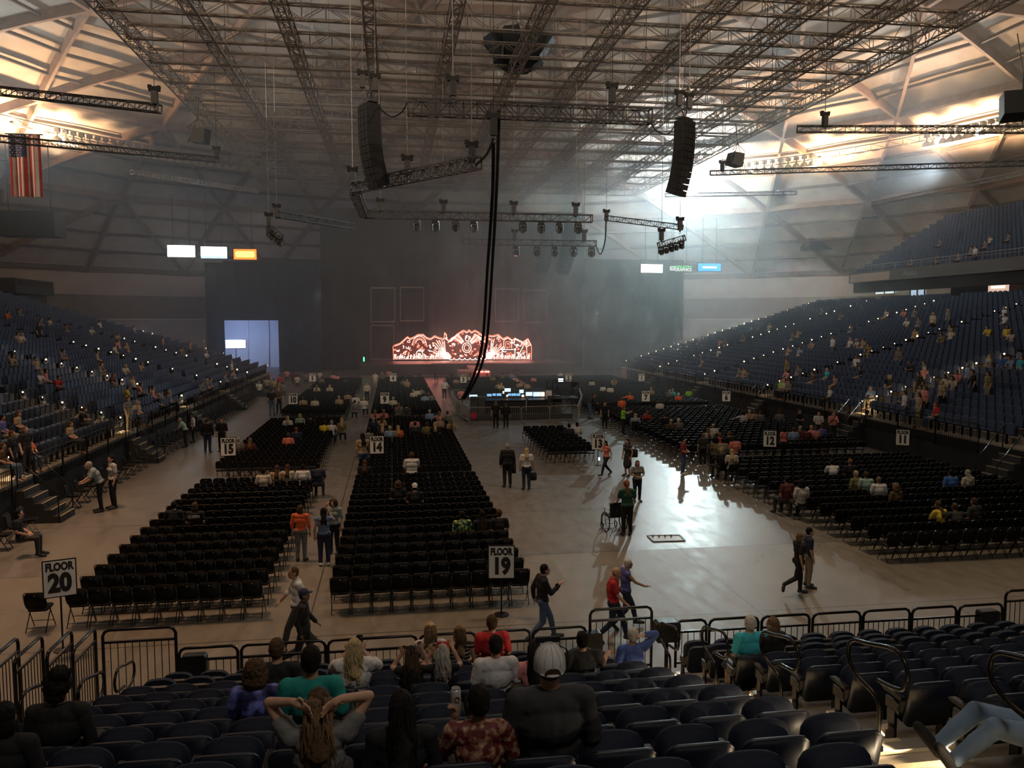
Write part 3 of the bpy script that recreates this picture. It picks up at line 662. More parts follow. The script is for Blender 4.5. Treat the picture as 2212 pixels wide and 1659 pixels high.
def blue_edge(r, w_, h_):
    m = MB(); m.box((0, -.07, -h_*.42), (w_, .02, h_*.16)); m.build('blue_band', mat('ad_blue_band', (.2, .4, .9), emit=(.3, .55, 1), es=2), r)
adpanel(434, 534, 490, 557, 100, (.97, .98, 1), 7, 'middle white panel with blue lower edge on the left', blue_edge)
def orange_mid(r, w_, h_):
    m = MB(); m.prism([(x*.94, z*.94) for x, z in rrect(w_*.9, h_*.62, .2, z0=-h_*.31)], .03, Matrix.Translation((0, -.07, 0))); m.build('bright_middle', mat('ad_orange_mid', (1, .7, .2), emit=(1, .62, .15), es=2.2), r)
adpanel(505, 539, 554, 560, 100, (1, .22, .03), 1.8, 'rightmost orange panel high on the left', orange_mid)
adpanel(1385, 571, 1431, 589, 100, (.95, 1, .82), 5, 'leftmost white glaring panel on the right curtain')
def ig(r, w_, h_):
    g = mat('ad_green', (.1, .7, .15), emit=(.15, .8, .25), es=.9, sample=False); wt = mat('ad_white', (.9, .9, .9), emit=(.8, .85, .8), es=.9, sample=False)
    text_mesh('INDUSTRY', .50, g, r, (w_*.13, -.08, h_*.2), .012); text_mesh('GRAPHICS', .50, wt, r, (w_*.13, -.08, -h_*.22), .012)
    m = MB(); m.box((-w_*.36, -.07, 0), (w_*.24, .03, h_*.62)); m.build('badge', wt, r); text_mesh('SBI', .42, mat('ad_dark', (.02, .05, .03)), r, (-w_*.36, -.1, 0), .01)
adpanel(1446, 573, 1492, 587, 100, (.01, .03, .02), .4, 'middle dark panel reading INDUSTRY GRAPHICS on the right', ig)
def whiteblur(r, w_, h_):
    m = MB(); m.box((0, -.07, 0), (w_*.62, .02, h_*.26)); m.build('white_band', mat('ad_wband', (.8, .95, 1), emit=(.6, .9, 1), es=1.6, sample=False), r)
adpanel(1508, 569, 1557, 586, 100, (.03, .33, .85), 1.5, 'rightmost blue panel beside the right curtain', whiteblur)
adpanel(2145, 550, 2174, 563, 82.8, (.02, .35, .95), 2.2, 'small blue panel above the upper balcony at far right', whiteblur)
# ================================================================ seating
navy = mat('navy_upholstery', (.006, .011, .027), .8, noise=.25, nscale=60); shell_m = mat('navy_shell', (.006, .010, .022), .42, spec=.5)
conc = mat('tier_concrete', (.25, .225, .19), .85, noise=.12, nscale=3); nosing = mat('step_nosing', (.5, .42, .26), .6)
# --- near stand
ROWY = [3.72+.88*k for k in range(-1, 10)]      # backrest line of each row, row index -1..9
def deckz(y): return 4.82-.355*y
m = MB()
for k in range(-6, 10):
    y = 3.72+.88*k; z = deckz(y); y0, y1 = y-.12, y+.76
    xr = [(-16, 22)]
    for xa, xb in xr: m.box(((xa+xb)/2, (y0+y1)/2, z/2-.1), (xb-xa, .88, z+.2))
o = m.build('seating_tier', conc); tag(o, 'stepped concrete seating tier in the foreground', 'seating tier', kind='structure')
m = MB()
for k in range(-3, 10):
    y = 3.72+.88*k; z = deckz(y)
    m.box((3.78, y+.98, z-.32), (1.28, .44, .33))
o = m.build('aisle_step', mat('aisle_tread', (.36, .30, .22), .7, noise=.15, nscale=6)); tag(o, 'pale half steps of the aisle between the two foreground seat blocks', 'steps', kind='structure')
m = MB()
for k in range(-3, 10):
    y = 3.72+.88*k; z = deckz(y)
    m.box((3.78, y+.735, z+.004), (1.28, .05, .012)); m.box((3.78, y+1.175, z-.153), (1.28, .05, .012))
o = m.build('trim_3', nosing); tag(o, kind='structure')
# --- seat: backrest with flat top, tipped-up cushion rising in front of it, standards
def seat_parts(up=True):
    b = MB(); th = R(12); rot = Matrix.Rotation(-th, 4, 'X')
    b.prism(rrect(.45, .46, .075, 3), .045, Matrix.Translation((0, -.02, .36)) @ Matrix.Rotation(th, 4, 'X'))
    c = MB()
    if up:
        out = [(.215, 0), (.215, .27), (.205, .325), (.175, .365), (.12, .39), (.05, .40), (-.05, .40), (-.12, .39), (-.175, .365), (-.205, .325), (-.215, .27), (-.215, 0), (-.15, -.06), (.15, -.06)]
        c.prism(out, .085, Matrix.Translation((0, .105, .405)) @ Matrix.Rotation(R(-4), 4, 'X'))
    else:
        c.prism([(.22, 0), (.22, .36), (.16, .43), (-.16, .43), (-.22, .36), (-.22, 0)], .085, Matrix.Translation((0, .08, .43)) @ Matrix.Rotation(R(-88), 4, 'X'))
    f = MB()
    for s in (-1, 1):
        f.box((s*.245, .09, .24), (.03, .09, .48)); f.box((s*.245, .09, .52), (.022, .20, .10)); f.box((s*.245, .16, .01), (.05, .26, .02)); f.bar((s*.245, 0, .5), (s*.21, -.02, .62), .02, .05)
    a = MB()
    for s in (-1, 1): a.prism([(-.05, -.018), (.20, -.018), (.24, 0), (.20, .018), (-.05, .018)], .05, Matrix.Translation((s*.245, 0, .635)) @ Matrix.Rotation(math.pi/2, 4, 'Z'))
    return b, c, f, a
def soften(me, w=.012):
    bm = bmesh.new(); bm.from_mesh(me)
    ed = [e for e in bm.edges if len(e.link_faces) == 2 and e.calc_face_angle(0) > R(50)]
    bmesh.ops.bevel(bm, geom=ed, offset=w, segments=2, affect='EDGES', clamp_overlap=True); bm.to_mesh(me); bm.free()
    me.polygons.foreach_set('use_smooth', [True]*len(me.polygons)); return me
def seat_proto(up):
    r = empty('stadium_seat'); b, c, f, a = seat_parts(up)
    me = soften(b.mesh('backrest')); link('backrest', me, shell_m, r)
    me = soften(c.mesh('seat_cushion'), .03); link('seat_cushion', me, navy, r)
    for q, nm in ((f, 'standard'), (a, 'armrest')):
        h = len(q.v)//2
        for k in (0, 1):
            m = MB(); m.v = q.v[k*h:(k+1)*h]; m.f = [tuple(i-k*h for i in fc) for fc in q.f if k*h <= fc[0] < (k+1)*h]; m.mi = [0]*len(m.f); link(nm, m.mesh(nm), BLK, r)
    return r
seat_up = seat_proto(True); seat_dn = seat_proto(False)
def joined_seat(up, lod=0):
    m = MB(); b, c, f, a = seat_parts(up)
    if lod:
        m.cm = 0; m.prism([(-.225, 0), (.225, 0), (.225, .4), (.17, .46), (-.17, .46), (-.225, .4)], .05, Matrix.Translation((0, 0, .36)))
        m.cm = 1; m.prism([(-.21, -.04), (.21, -.04), (.21, .3), (.12, .42), (-.12, .42), (-.21, .3)], .08, Matrix.Translation((0, .145, .47)))
        m.cm = 2; m.box((.245, .1, .3), (.03, .12, .6))
    else:
        for i, q in enumerate((b, c, f)): m.cm = i; m.add(q.v, q.f)
    me = m.mesh('stadium_seat'); 
    for q in (shell_m, navy, BLK): me.materials.append(q)
    return me
seat_one = joined_seat(True); seat_used = [0, 0]
OCC = {}   # (block,row,col) -> occupied; filled from the people table
NEARSEATS = []
for k in range(-1, 10):
    y = 3.72+.88*k
    n0 = 12 if k <= 0 else 13
    for c in range(n0): NEARSEATS.append(('left', k, c, 2.85-(.0 if k > 0 else .5)-c*.5, y))
    for c in range(0, 12):
        x = 4.75+c*.5
        if k < 1: continue
        NEARSEATS.append(('right', k, c, x, y))
def seat_at(name_row, x):
    best = None
    for s in NEARSEATS:
        if s[1] == name_row and (best is None or abs(s[3]-x) < abs(best[3]-x)): best = s
    return best
SEATED_NEAR = [  # key, row, px of body centre
 ('cap_man', 1, 1200), ('floral_man', 1, 1048), ('black_long', 1, 880), ('hands_head', 1, 705), ('white_tee', 5, 1070), ('red_bow', 6, 968), ('brown_long', 6, 877), ('white_blouse', 6, 780),
 ('white_tank', 9, 935), ('striped_top', 9, 996), ('red_tee', 9, 1068), ('black_long2', 5, 1158), ('black_tee2', 6, 1252), ('blue_shirt', 7, 1385), ('blue_pattern', 4, 545),
 ('black_tee', 5, 592), ('teal_tee', 3, 668), ('turquoise', 7, 1612), ('black_top', 7, 1678), ('bun_dark', 3, 125), ('dark_left', 2, 20)]
SEATPOS = {}
for key, k, px in SEATED_NEAR:
    y = 3.72+.88*k; x = aty(px, 1450, y).x; s = seat_at(k, x); OCC[s[:3]] = 1; SEATPOS[key] = (s[3], s[4], deckz(s[4]))
def near_vis(x, y, z):
    px, py, dz = proj((x, y, z)); return dz > .5 and -90 < px < 2750 and -50 < py < 1720
nseat = 0
order = sorted(NEARSEATS, key=lambda s: s[4])
for (blk, k, c, x, y) in order:
    z = deckz(y)
    if not near_vis(x, y, z+.9): continue
    occ = (blk, k, c) in OCC
    lb = 'navy %s seat, %s row behind the front rail, %s from the aisle, %s of it' % ('occupied' if occ else 'tipped-up', od(10-k), od(c+1), blk)
    if nseat < 150 or occ:
        src = seat_dn if occ else seat_up; i = 1 if occ else 0
        if seat_used[i]: o = dup(src, (x, y, z))
        else: o = src; o.location = (x, y, z); seat_used[i] = 1
    else: o = link('stadium_seat', seat_one, None, None, (x, y, z))
    tag(o, lb, 'seat', 'navy seats in the foreground stand'); nseat += 1
# aisle-end step lamps on the right block's standards
stripe_m = mat('stripe_glow', (1, .9, .7), emit=(1, .72, .42), es=4, sample=False); chrome = mat('lamp_cover', (.5, .42, .34), .25, .9)
nl = 0
sl0 = None
def step_lamp_mesh():
    r = empty('step_lamp'); m = MB(); m.box((0, 0, .12), (.09, .10, .24)); m.build('cover', chrome, r)
    m = MB()
    for i in range(3): m.bar((-.047, -.04, .06+.06*i), (-.047, .045, .075+.06*i), .006, .014)  # glowing bars stand in for bright striped reflections on the seat standard
    m.bar((-.02, -.051, .07), (.02, -.051, .08), .006, .014); m.bar((-.02, -.051, .13), (.02, -.051, .14), .006, .014); m.build('reflection_bar', stripe_m, r); return r
for k in range(0, 10):
    y = 3.72+.88*k; z = deckz(y)
    if sl0 is None: sl0 = step_lamp_mesh(); o = sl0
    else: o = dup(sl0)
    o.location = (4.44, y+.08, z+.08); tag(o, 'glowing step lamp on the aisle-end seat, %s row behind the front rail' % od(10-k), 'step lamp', 'step lamps of the foreground aisle')
    light('SPOT', 'step_lamp_light', (4.36, y+.42, z+.28), 75.0, (1, .76, .48), (3.75, y+.60, z-.1), spot_size=R(84), spot_blend=.3, shadow_soft_size=.03)
# --- loop handrails in the aisles
rail_m = mat('handrail_black', (.02, .02, .02), .25, .5)
def loop_rail(x, y, z, s, label, flip=1):
    P = [(0, 0, 0), (0, 0, .3), (0, .0, .56), (0, .06, .66), (0, .32, .71), (0, .48, .79), (0, .50, .92), (0, .42, 1.02), (0, .2, 1.08), (0, -.16, 1.18), (0, -.30, 1.14), (0, -.36, 1.04), (0, -.33, .92), (0, -.24, .86), (0, .04, .81)]
    V = [Vector(p) for p in P]; out = []
    for i in range(len(V)-1):
        p0, p1, p2, p3 = V[max(i-1, 0)], V[i], V[i+1], V[min(i+2, len(V)-1)]
        for q in range(4):
            t = q/4; out.append(.5*((2*p1)+(p2-p0)*t+(2*p0-5*p1+4*p2-p3)*t*t+(-p0+3*p1-3*p2+p3)*t*t*t))
    out.append(V[-1]); m = MB(); m.tube(out, .021, 8); o = m.build('aisle_handrail', rail_m, None, (x, y, z), smooth=True); o.scale = (s, s, s)
    tag(o, label, 'handrail', 'looped aisle handrails'); f = MB(); f.tube([(0, 0, 0), (0, 0, .02)], .06, 10); f.build('foot_plate', rail_m, o)
for px_, k, lb in ((1897, 2, 'looped black handrail in the right aisle, nearest complete one'), (1687, 4, 'looped black handrail beside the person in turquoise'), (1547, 6, 'looped black handrail second from the front rail'), (1444, 8, 'looped black handrail nearest the front rail'), (2215, 0, 'looped black handrail cut by the right edge')):
    y = 3.72+.88*k+.72; x = 4.2
    loop_rail(x, y, deckz(y), 1.0, lb)
for px_, k, lb in ((265, 8, 'looped black handrail before the tall gate at left'), (190, 6, 'looped black handrail behind the curly dark head at left'), (70, 5, 'looped black handrail nearest the left edge')):
    y = 3.72+.88*k+.4; x = aty(px_, 1440, y).x; loop_rail(x, y, deckz(y), .92, lb)
# --- front rail: separate black panels
def rail_panel(x0, x1, y, zb, zt, label, ydir=False, plate=None, gap=.105):
    L = abs(x1-x0); r = empty('rail_panel', (x0, y, zb)); 
    if ydir: r.rotation_euler = (0, 0, math.pi/2)
    tag(r, label, 'railing', 'black rail panels along the foreground stand'); h = zt-zb; q = .09
    P = [(0, 0, 0), (0, 0, h-q), (.03, 0, h-.03), (q, 0, h), (L-q, 0, h), (L-.03, 0, h-.03), (L, 0, h-q), (L, 0, 0)]
    m = MB(); m.tube(P, .025, 8); m.build('frame', rail_m, r, smooth=True)
    for zz in (h-.19, .08): m = MB(); m.bar((0, 0, zz), (L, 0, zz), .035); m.build('crossbar', rail_m, r)
    m = MB(); n = max(2, round(L/gap))
    for i in range(1, n): m.bar((L*i/n, 0, .08), (L*i/n, 0, h-.19), .014, n=6)
    m.build('baluster', rail_m, r)
    if plate:
        a, b = plate; m = MB(); m.prism(rrect(b-a, .34, .05), .16, Matrix.Translation(((a+b)/2, -.05, h-.42))); m.build('equipment_box', mat('box_black', (.008, .008, .009), .4), r)
RY = 12.6; RZ = deckz(11.64)
def rx(px): return aty(px, 1360, RY).x
PAN = [(385, 515, None), (520, 705, None), (708, 903, None), (906, 1030, None), (1034, 1148, None), (1152, 1268, (.75, 1.15)), (1460, 1528, None), (1532, 1640, None), (1645, 1750, None), (1755, 1860, None), (1864, 1966, None), (1969, 2066, None), (2070, 2165, (.35, .72))]
for i, (a, b, pl) in enumerate(PAN):
    zt = 1.52-.004*(i)
    if i == 0: pl = (.05, .42)
    rail_panel(rx(a), rx(b)-.02, RY, RZ, zt, 'low black rail panel, %s from the left along the front of the foreground seats' % od(i+1), plate=pl)
rail_panel(aty(1275, 1315, RY).x, aty(1408, 1315, RY).x, RY, RZ, aty(1340, 1314, RY).z, 'taller black rail panel before the person in red, at the aisle head')
rail_panel(aty(221, 1360, RY).x, aty(379, 1360, RY).x, RY, RZ-.35, aty(300, 1358, RY).z, 'tall black gate panel at the left end of the front rail')
rail_panel(aty(2173, 1278, RY).x, aty(2300, 1278, RY).x, RY, RZ, aty(2173, 1277, RY).z, 'tall black rail panel at the right edge')
for i, (px_, Y_) in enumerate(((210, 12.5), (160, 12.3), (97, 12.1), (45, 12.0))):
    e = aty(px_, [1350, 1355, 1366, 1370][i], Y_); rail_panel(e.x, e.x+.85, Y_-.95, RZ-.35, e.z, ['rail panel pointing into the picture beside the tall gate at left', 'second rail panel left of the tall gate, pointing into the picture', 'third rail panel left of the tall gate, pointing into the picture', 'leftmost rail panel, pointing into the picture at the picture edge'][i], ydir=True, gap=.09)
m = MB(); m.box((1.284-1.3, 9.5, 0), (.01, .01, .01)) if False else None
m = MB()
for (x0_, y0_, x1_, y1_, w_) in ((1290, 1372, 1345, 1350, .5), ):
    c_ = aty(1437, 1362, 12.35); m.prism(rrect(.42, .34, .06), .2, Matrix.Translation((0, 0, -.17)))
o = m.build('equipment_case', mat('case_black', (.012, .012, .013), .4), None, aty(1440, 1362, 12.3)); tag(o, 'black box on a post beside the looped handrail at the front rail', 'box')
k_ = MB(); k_.bar((0, 0, -.15), (0, 0, -aty(1440, 1362, 12.3).z+RZ), .05); k_.build('post', rail_m, o)
# --- side stands
RP, RR = .84, .25
def left_deck(x): return 1.3+RR/RP*(-12.3-x)
def right_deck(x): return 1.5+RR/RP*(x-24.6)
AISLES = [28, 39, 50, 61, 72, 83]
def tier(sign, xf, z0, rows, ya, yb, label):
    m = MB()
    for i in range(rows):
        x = xf+sign*(i+.5)*RP; z = z0+RR*i; m.box((x, (ya+yb)/2, z/2-.15), (RP, yb-ya, z+.3))
    o = m.build('seating_tier', conc); tag(o, label, 'seating tier', kind='structure')
NL, NR = 36, 27
tier(-1, -12.3, 1.3, NL, 12, 84, 'long stepped seating tier at left'); tier(1, 24.6, 1.5, NR, 12, 84, 'long stepped seating tier at right')
sides = []
for side, sgn, xf, z0, rows in (('left', -1, -12.3, 1.3, NL), ('right', 1, 24.6, 1.5, NR)):
    for i in range(rows):
        x = xf+sgn*(i*RP+.55); z = z0+RR*i; y = 17.0; n = 0
        yend = 83.5
        while y < yend:
            if min(abs(y-a) for a in AISLES[:5]) > .62 or y > 78:
                sides.append((side, i, x, y, z))
            y += .52
def inview(x, y, z, mg=30):
    px, py, dz = proj((x, y, z)); return dz > 1 and -mg < px < 2212+mg and -mg < py < 1659+mg
sides = [s for s in sides if inview(s[2], s[3], s[4]+.6, 420)]
sides.sort(key=lambda s: (not inview(s[2], s[3], s[4]+.6, 5), proj((s[2], s[3], s[4]))[2]))
lodm = joined_seat(True, 1)
rest = MB(); lv = [tuple(v.co) for v in lodm.vertices]; lf = [tuple(p.vertices) for p in lodm.polygons]; lmi = [p.material_index for p in lodm.polygons]
V, Fc, MI = [], [], []
cnt = 0; idn = {}
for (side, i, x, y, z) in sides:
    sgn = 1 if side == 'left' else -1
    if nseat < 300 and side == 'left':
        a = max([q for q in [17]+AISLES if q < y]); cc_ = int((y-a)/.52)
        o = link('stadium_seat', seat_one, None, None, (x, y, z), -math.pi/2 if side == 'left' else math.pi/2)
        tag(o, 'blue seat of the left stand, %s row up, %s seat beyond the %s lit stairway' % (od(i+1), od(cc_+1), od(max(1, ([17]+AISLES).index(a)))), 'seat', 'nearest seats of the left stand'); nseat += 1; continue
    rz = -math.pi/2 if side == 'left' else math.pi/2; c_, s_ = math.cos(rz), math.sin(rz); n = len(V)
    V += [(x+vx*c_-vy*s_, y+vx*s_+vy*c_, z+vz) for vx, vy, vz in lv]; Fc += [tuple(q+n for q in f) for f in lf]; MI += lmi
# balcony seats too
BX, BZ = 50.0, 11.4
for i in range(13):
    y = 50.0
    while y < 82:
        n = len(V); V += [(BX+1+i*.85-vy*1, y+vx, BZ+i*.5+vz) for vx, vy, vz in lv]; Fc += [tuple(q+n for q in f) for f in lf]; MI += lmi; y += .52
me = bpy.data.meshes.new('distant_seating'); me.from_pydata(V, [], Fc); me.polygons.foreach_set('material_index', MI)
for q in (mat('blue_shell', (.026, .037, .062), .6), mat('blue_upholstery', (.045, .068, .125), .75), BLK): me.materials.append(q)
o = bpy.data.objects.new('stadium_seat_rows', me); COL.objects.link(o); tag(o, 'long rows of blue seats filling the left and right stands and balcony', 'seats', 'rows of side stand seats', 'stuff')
print('SEATS', nseat, 'rest', len(V)//len(lv))
# step lamps up the stairways of the side stands
bm_ = MB(); bm_.ball((0, 0, 0), .030, 8, 6); bulb_s = bm_.mesh('bulb', True); bm_ = MB(); bm_.box((0, 0, -.06), (.14, .12, .1)); hous = bm_.mesh('housing')
warm_b = mat('step_bulb', (1, 1, 1), emit=(1, .66, .34), es=16, sample=False)
pa = mat('aisle_paint', (.5, .43, .30), .6)
sl = []
for side, sgn, xf, z0, rows in (('left', -1, -12.3, 1.3, 33), ('right', 1, 24.6, 1.5, 26)):
    for ai, a in enumerate(AISLES):
        for i in range(0, rows):
            x = xf+sgn*(i*RP+.42); z = z0+RR*i
            if side == 'left' and i > 9+ai: continue
            if not inview(x, a, z, -3): continue
            sl.append((side, ai, i, x, a, z, proj((x, a, z))[2]))
sl.sort(key=lambda s: s[-1])
rnd = random.Random(3)
stepm = MB(); stepm.box((0, 0, .06), (.42, 1.1, .12)); stepme = stepm.mesh('half_step')
for j, (side, ai, i, x, a, z, dz) in enumerate(sl):
    if side == 'right' and ai == 0: continue
    if rnd.random() < (.3 if side == 'left' and i > 12 else .2) and dz > 45: continue
    if j < 110 and side: 
        o = link('stair_step', stepme, pa, None, (x+(.21 if side == 'right' else -.21)*-1, a, z)); tag(o, 'pale half step on the %s stairway of the %s stand, %s from the bottom' % (od(ai+1), side, od(i+1)), 'step', 'half steps on side stairways')
    r = link('step_lamp', hous, BLK, None, (x, a+.52, z+.80)); tag(r, 'tiny lit step lamp on the %s stairway of the %s stand, %s from the bottom' % (od(ai+1), side, od(i+1)), 'step lamp', 'step lamps on side stairways')
    b_ = link('bulb', bulb_s, warm_b, r, (0, -.08, -.05)); s_ = min(1.5, .7+dz/80)*rnd.uniform(.5, 1.15); b_.scale = (s_, s_, s_)
    if dz < 52 and i < 16: light('POINT', 'step_lamp_light', (x, a+.32, z+.42), 9, (1, .70, .40), shadow_soft_size=.05)
# lower rails of the side stands
def long_rail(x, y0, y1, zb, zt, label):
    n = max(1, round((y1-y0)/2.4)); 
    for i in range(n):
        ya = y0+(y1-y0)*i/n; yb = y0+(y1-y0)*(i+1)/n-.06; L = yb-ya; h = zt-zb
        r = empty('rail_panel', (x, ya, zb), math.pi/2); tag(r, label % od(i+1), 'railing', 'rail panels of the side stands')
        m = MB(); m.tube([(0, 0, 0), (0, 0, h-.06), (.06, 0, h), (L-.06, 0, h), (L, 0, h-.06), (L, 0, 0)], .028, 6); m.build('frame', rail_m, r)
        m = MB()
        m.bar((0, 0, h-.2), (L, 0, h-.2), .03); m.bar((0, 0, .1), (L, 0, .1), .03)
        for q in range(1, int(L/.13)): m.bar((q*.13, 0, .1), (q*.13, 0, h-.2), .014)
        m.build('baluster', rail_m, r)
for ya, yb, nm in ((20, 27.2, 'nearest'), (28.8, 38.2, 'second'), (39.8, 49.2, 'third'), (50.8, 60.2, 'fourth'), (61.8, 71, 'far')):
    long_rail(-12.1, ya, yb, .9, 2.05, nm+' stretch of left stand rail, %s panel'); 
for ya, yb, nm in ((30, 38.2, 'nearest'), (39.8, 49.2, 'second'), (50.8, 60.2, 'third'), (61.8, 71, 'far')):
    long_rail(24.4, ya, yb, 1.0, 2.25, nm+' stretch of right stand rail, %s panel')
# dark skirts and short stair units along the floor edge of the side stands
for sx, x_, lb in ((-1, -12.22, 'black skirt cloth closing the front of the left stand'), (1, 24.52, 'black skirt cloth closing the front of the right stand')):
    m = MB(); rows = []
    for z in (.02, .6, 1.25 if sx < 0 else 1.45): rows.append([(x_-sx*(.05+.03*math.sin(i*1.1)), 14+i*.25, z) for i in range(270)])
    m.grid(rows); m.grid([[(v[0]-sx*.03, v[1], v[2]) for v in r][::-1] for r in rows]); o = m.build('skirt_cloth', mat('skirt_black', (.012, .012, .013), .9), smooth=True); tag(o, lb, 'skirt')
for side, x_, sx, zt in (('left', -12.15, 1, 1.3), ('right', 24.45, -1, 1.5)):
    for ai, a in enumerate(AISLES[:5]):
        r = empty('stair_unit', (x_, a, 0)); tag(r, 'short black stair unit with pale step edges below the %s stairway of the %s stand' % (od(ai+1), side), 'stairs', 'stair units below the side stairways')
        m = MB(); n = 5; e_ = MB()
        for i in range(n):
            h_ = zt*(n-i)/(n+1); m.box((sx*(.14+.27*i), 0, h_/2), (.27, 1.15, h_)); e_.box((sx*(.255+.27*i), 0, h_+.005), (.04, 1.15, .012))
        m.build('treads', mat('stair_black', (.03, .03, .03), .7), r); e_.build('step_edge', nosing, r)
        for sy in (-.58, .58): g_ = MB(); g_.tube([(sx*1.3, sy, .05), (sx*1.3, sy, .95), (sx*.1, sy, zt+.85), (sx*.1, sy, zt-.1)], .022, 6); g_.build('handrail', rail_m, r, smooth=True)
# --- floor chairs
chair_blk = mat('chair_vinyl', (.003, .003, .0035), .55, spec=.25); chair_met = mat('chair_metal', (.05, .045, .04), .35, .7); glint_m = mat('glint_white', (.45, .45, .43), .4)  # small pale plate on each backrest stands in for the white glints
def chair_bits():
    b = MB(); b.prism(rrect(.42, .37, .07, 3), .035, Matrix.Translation((0, -.01, .49)) @ Matrix.Rotation(R(9), 4, 'X'))
    s = MB(); s.prism(rrect(.41, .40, .07, 2), .05, Matrix.Translation((0, -.0, .45)) @ Matrix.Rotation(R(-87), 4, 'X'))
    L = []
    for x in (-.215, .215):
        q = MB(); q.tube([(x, .36, .0), (x, .14, .42), (x, -.03, .60), (x, -.10, .84)], .011, 5); L.append(q)
        q = MB(); q.tube([(x*.92, -.10, 0), (x*.92, .12, .34), (x*.92, .20, .44)], .011, 5); L.append(q)
    c = MB(); c.bar((-.2, -.06, .10), (.2, -.06, .10), .016, n=5); c.bar((-.21, .29, .14), (.21, .29, .14), .016, n=5); c.tube([(-.215, -.10, .84), (-.17, -.11, .875), (.17, -.11, .875), (.215, -.10, .84)], .011, 5)
    return b, s, L, c
def chair_proto():
    b, s, L, c = chair_bits(); r = empty('folding_chair')
    link('backrest', soften(b.mesh('backrest'), .01), chair_blk, r); link('seat', soften(s.mesh('seat'), .012), chair_blk, r)
    for q in L: q.build('leg', chair_met, r, smooth=True)
    c = MB(); c.bar((-.2, -.06, .10), (.2, -.06, .10), .016, n=5); c.build('stretcher', chair_met, r); c = MB(); c.bar((-.21, .29, .14), (.21, .29, .14), .016, n=5); c.build('stretcher', chair_met, r); c = MB(); c.tube([(-.215, -.10, .84), (-.17, -.11, .875), (.17, -.11, .875), (.215, -.10, .84)], .011, 5); c.build('top_rail', chair_met, r); t_ = MB(); t_.box((0, -.083, .80), (.035, .006, .014), Matrix.Rotation(R(9), 3, 'X')); t_.build('glint_mark', glint_m, r); return r
chair0 = chair_proto()
def chair_joined(lod):
    m = MB(); b, s, L, c = chair_bits()
    if lod:
        m.prism([(-.21, 0), (.21, 0), (.21, .25), (.15, .30), (-.15, .30), (-.21, .25)], .035, Matrix.Translation((0, -.05, .56))); m.box((0, .18, .45), (.4, .38, .05)); m.cm = 1
        for x in (-.2, .2): m.bar((x, .36, 0), (x, -.08, .8), .022); m.bar((x, -.1, 0), (x, .2, .44), .022)
    else:
        m.add(b.v, b.f); m.add(s.v, s.f); m.cm = 1
        for q in L: m.add(q.v, q.f)
        m.add(c.v, c.f)
    m.cm = 2; m.box((0, -.083, .80), (.035, .006, .014)); me = m.mesh('folding_chair'); me.materials.append(glint_m) if False else None; me.materials.append(chair_blk); me.materials.append(chair_met); me.materials.append(glint_m); return me
chair_mid = chair_joined(0); chair_far = chair_joined(1)
CH = []   # block, row, col, x, y, rz
CP, CR = .455, .86
def block(nm, x0, n, y0, rows, flip=0, skip=None):
    for r_ in range(rows):
        for c in range(n): CH.append((nm, r_, c, x0+(c+.5)*CP, y0+r_*CR, 0))
block('section nineteen', -1.47, 10, 17.85, 15); block('section twenty', -7.02, 9, 17.9, 15)
block('section fourteen', -1.47, 10, 31.6, 20); block('section fifteen', -7.25, 9, 33.6, 18)
block('section nine', -1.47, 10, 52, 21); block('section ten', -7.25, 9, 53, 19); block('section four', -1.47, 10, 72, 12); block('section five', -7.25, 9, 72, 12)
block('section thirteen', 6.95, 5, 35.6, 9); block('section three', 5.2, 14, 66, 18)
block('section seventeen', 13.2, 20, 19.5, 15); block('section twelve', 13.2, 20, 34.8, 20); block('section seven', 13.2, 20, 54, 18); block('section two', 12.8, 22, 72, 12)
CH.append(('lone', 0, 0, -7.55, 17.75, 0))
for i in range(52):      # wheelchair row of chairs along the left rail, facing inward
    y = 23.5+i*.86
    if min(abs(y-a) for a in AISLES) > 1.2: CH.append(('left rail', 0, i, -11.35, y, -math.pi/2+.15))
CH = [c for c in CH if inview(c[3], c[4], .5, 420)]
CH.sort(key=lambda c: (not inview(c[3], c[4], .5, 5), proj((c[3], c[4], .4))[2]))
V, Fc, MI = [], [], []; lv = [tuple(v.co) for v in chair_far.vertices]; lf = [tuple(p.vertices) for p in chair_far.polygons]; lmi = [p.material_index for p in chair_far.polygons]
used = 0
for i, (nm, r_, c, x, y, rz) in enumerate(CH):
    if i < 300:
        if nm == 'lone': lb = 'lone black folding chair standing behind the FLOOR 20 sign'
        elif nm == 'left rail': lb = 'black folding chair facing inward along the left rail, %s from the near end' % od(c+1)
        else: lb = 'black folding chair of %s, %s row from its rear, %s from its left' % (nm, od(r_+1), od(c+1))
        if i < 120: o = chair0 if not used else dup(chair0); used = 1; o.location = (x, y, 0); o.rotation_euler = (0, 0, rz)
        else: o = link('folding_chair', chair_mid, None, None, (x, y, 0), rz)
        tag(o, lb, 'chair', 'black folding chairs on the floor')
    else:
        c_, s_ = math.cos(rz), math.sin(rz); n = len(V); V += [(x+vx*c_-vy*s_, y+vx*s_+vy*c_, vz) for vx, vy, vz in lv]; Fc += [tuple(q+n for q in f) for f in lf]; MI += lmi
me = bpy.data.meshes.new('chair_rows'); me.from_pydata(V, [], Fc); me.polygons.foreach_set('material_index', MI); me.materials.append(chair_blk); me.materials.append(chair_met); me.materials.append(glint_m)
o = bpy.data.objects.new('folding_chair_rows', me); COL.objects.link(o); tag(o, 'further rows of black folding chairs on the arena floor', 'chairs', 'rows of floor chairs', 'stuff')
print('CHAIRS', len(CH))
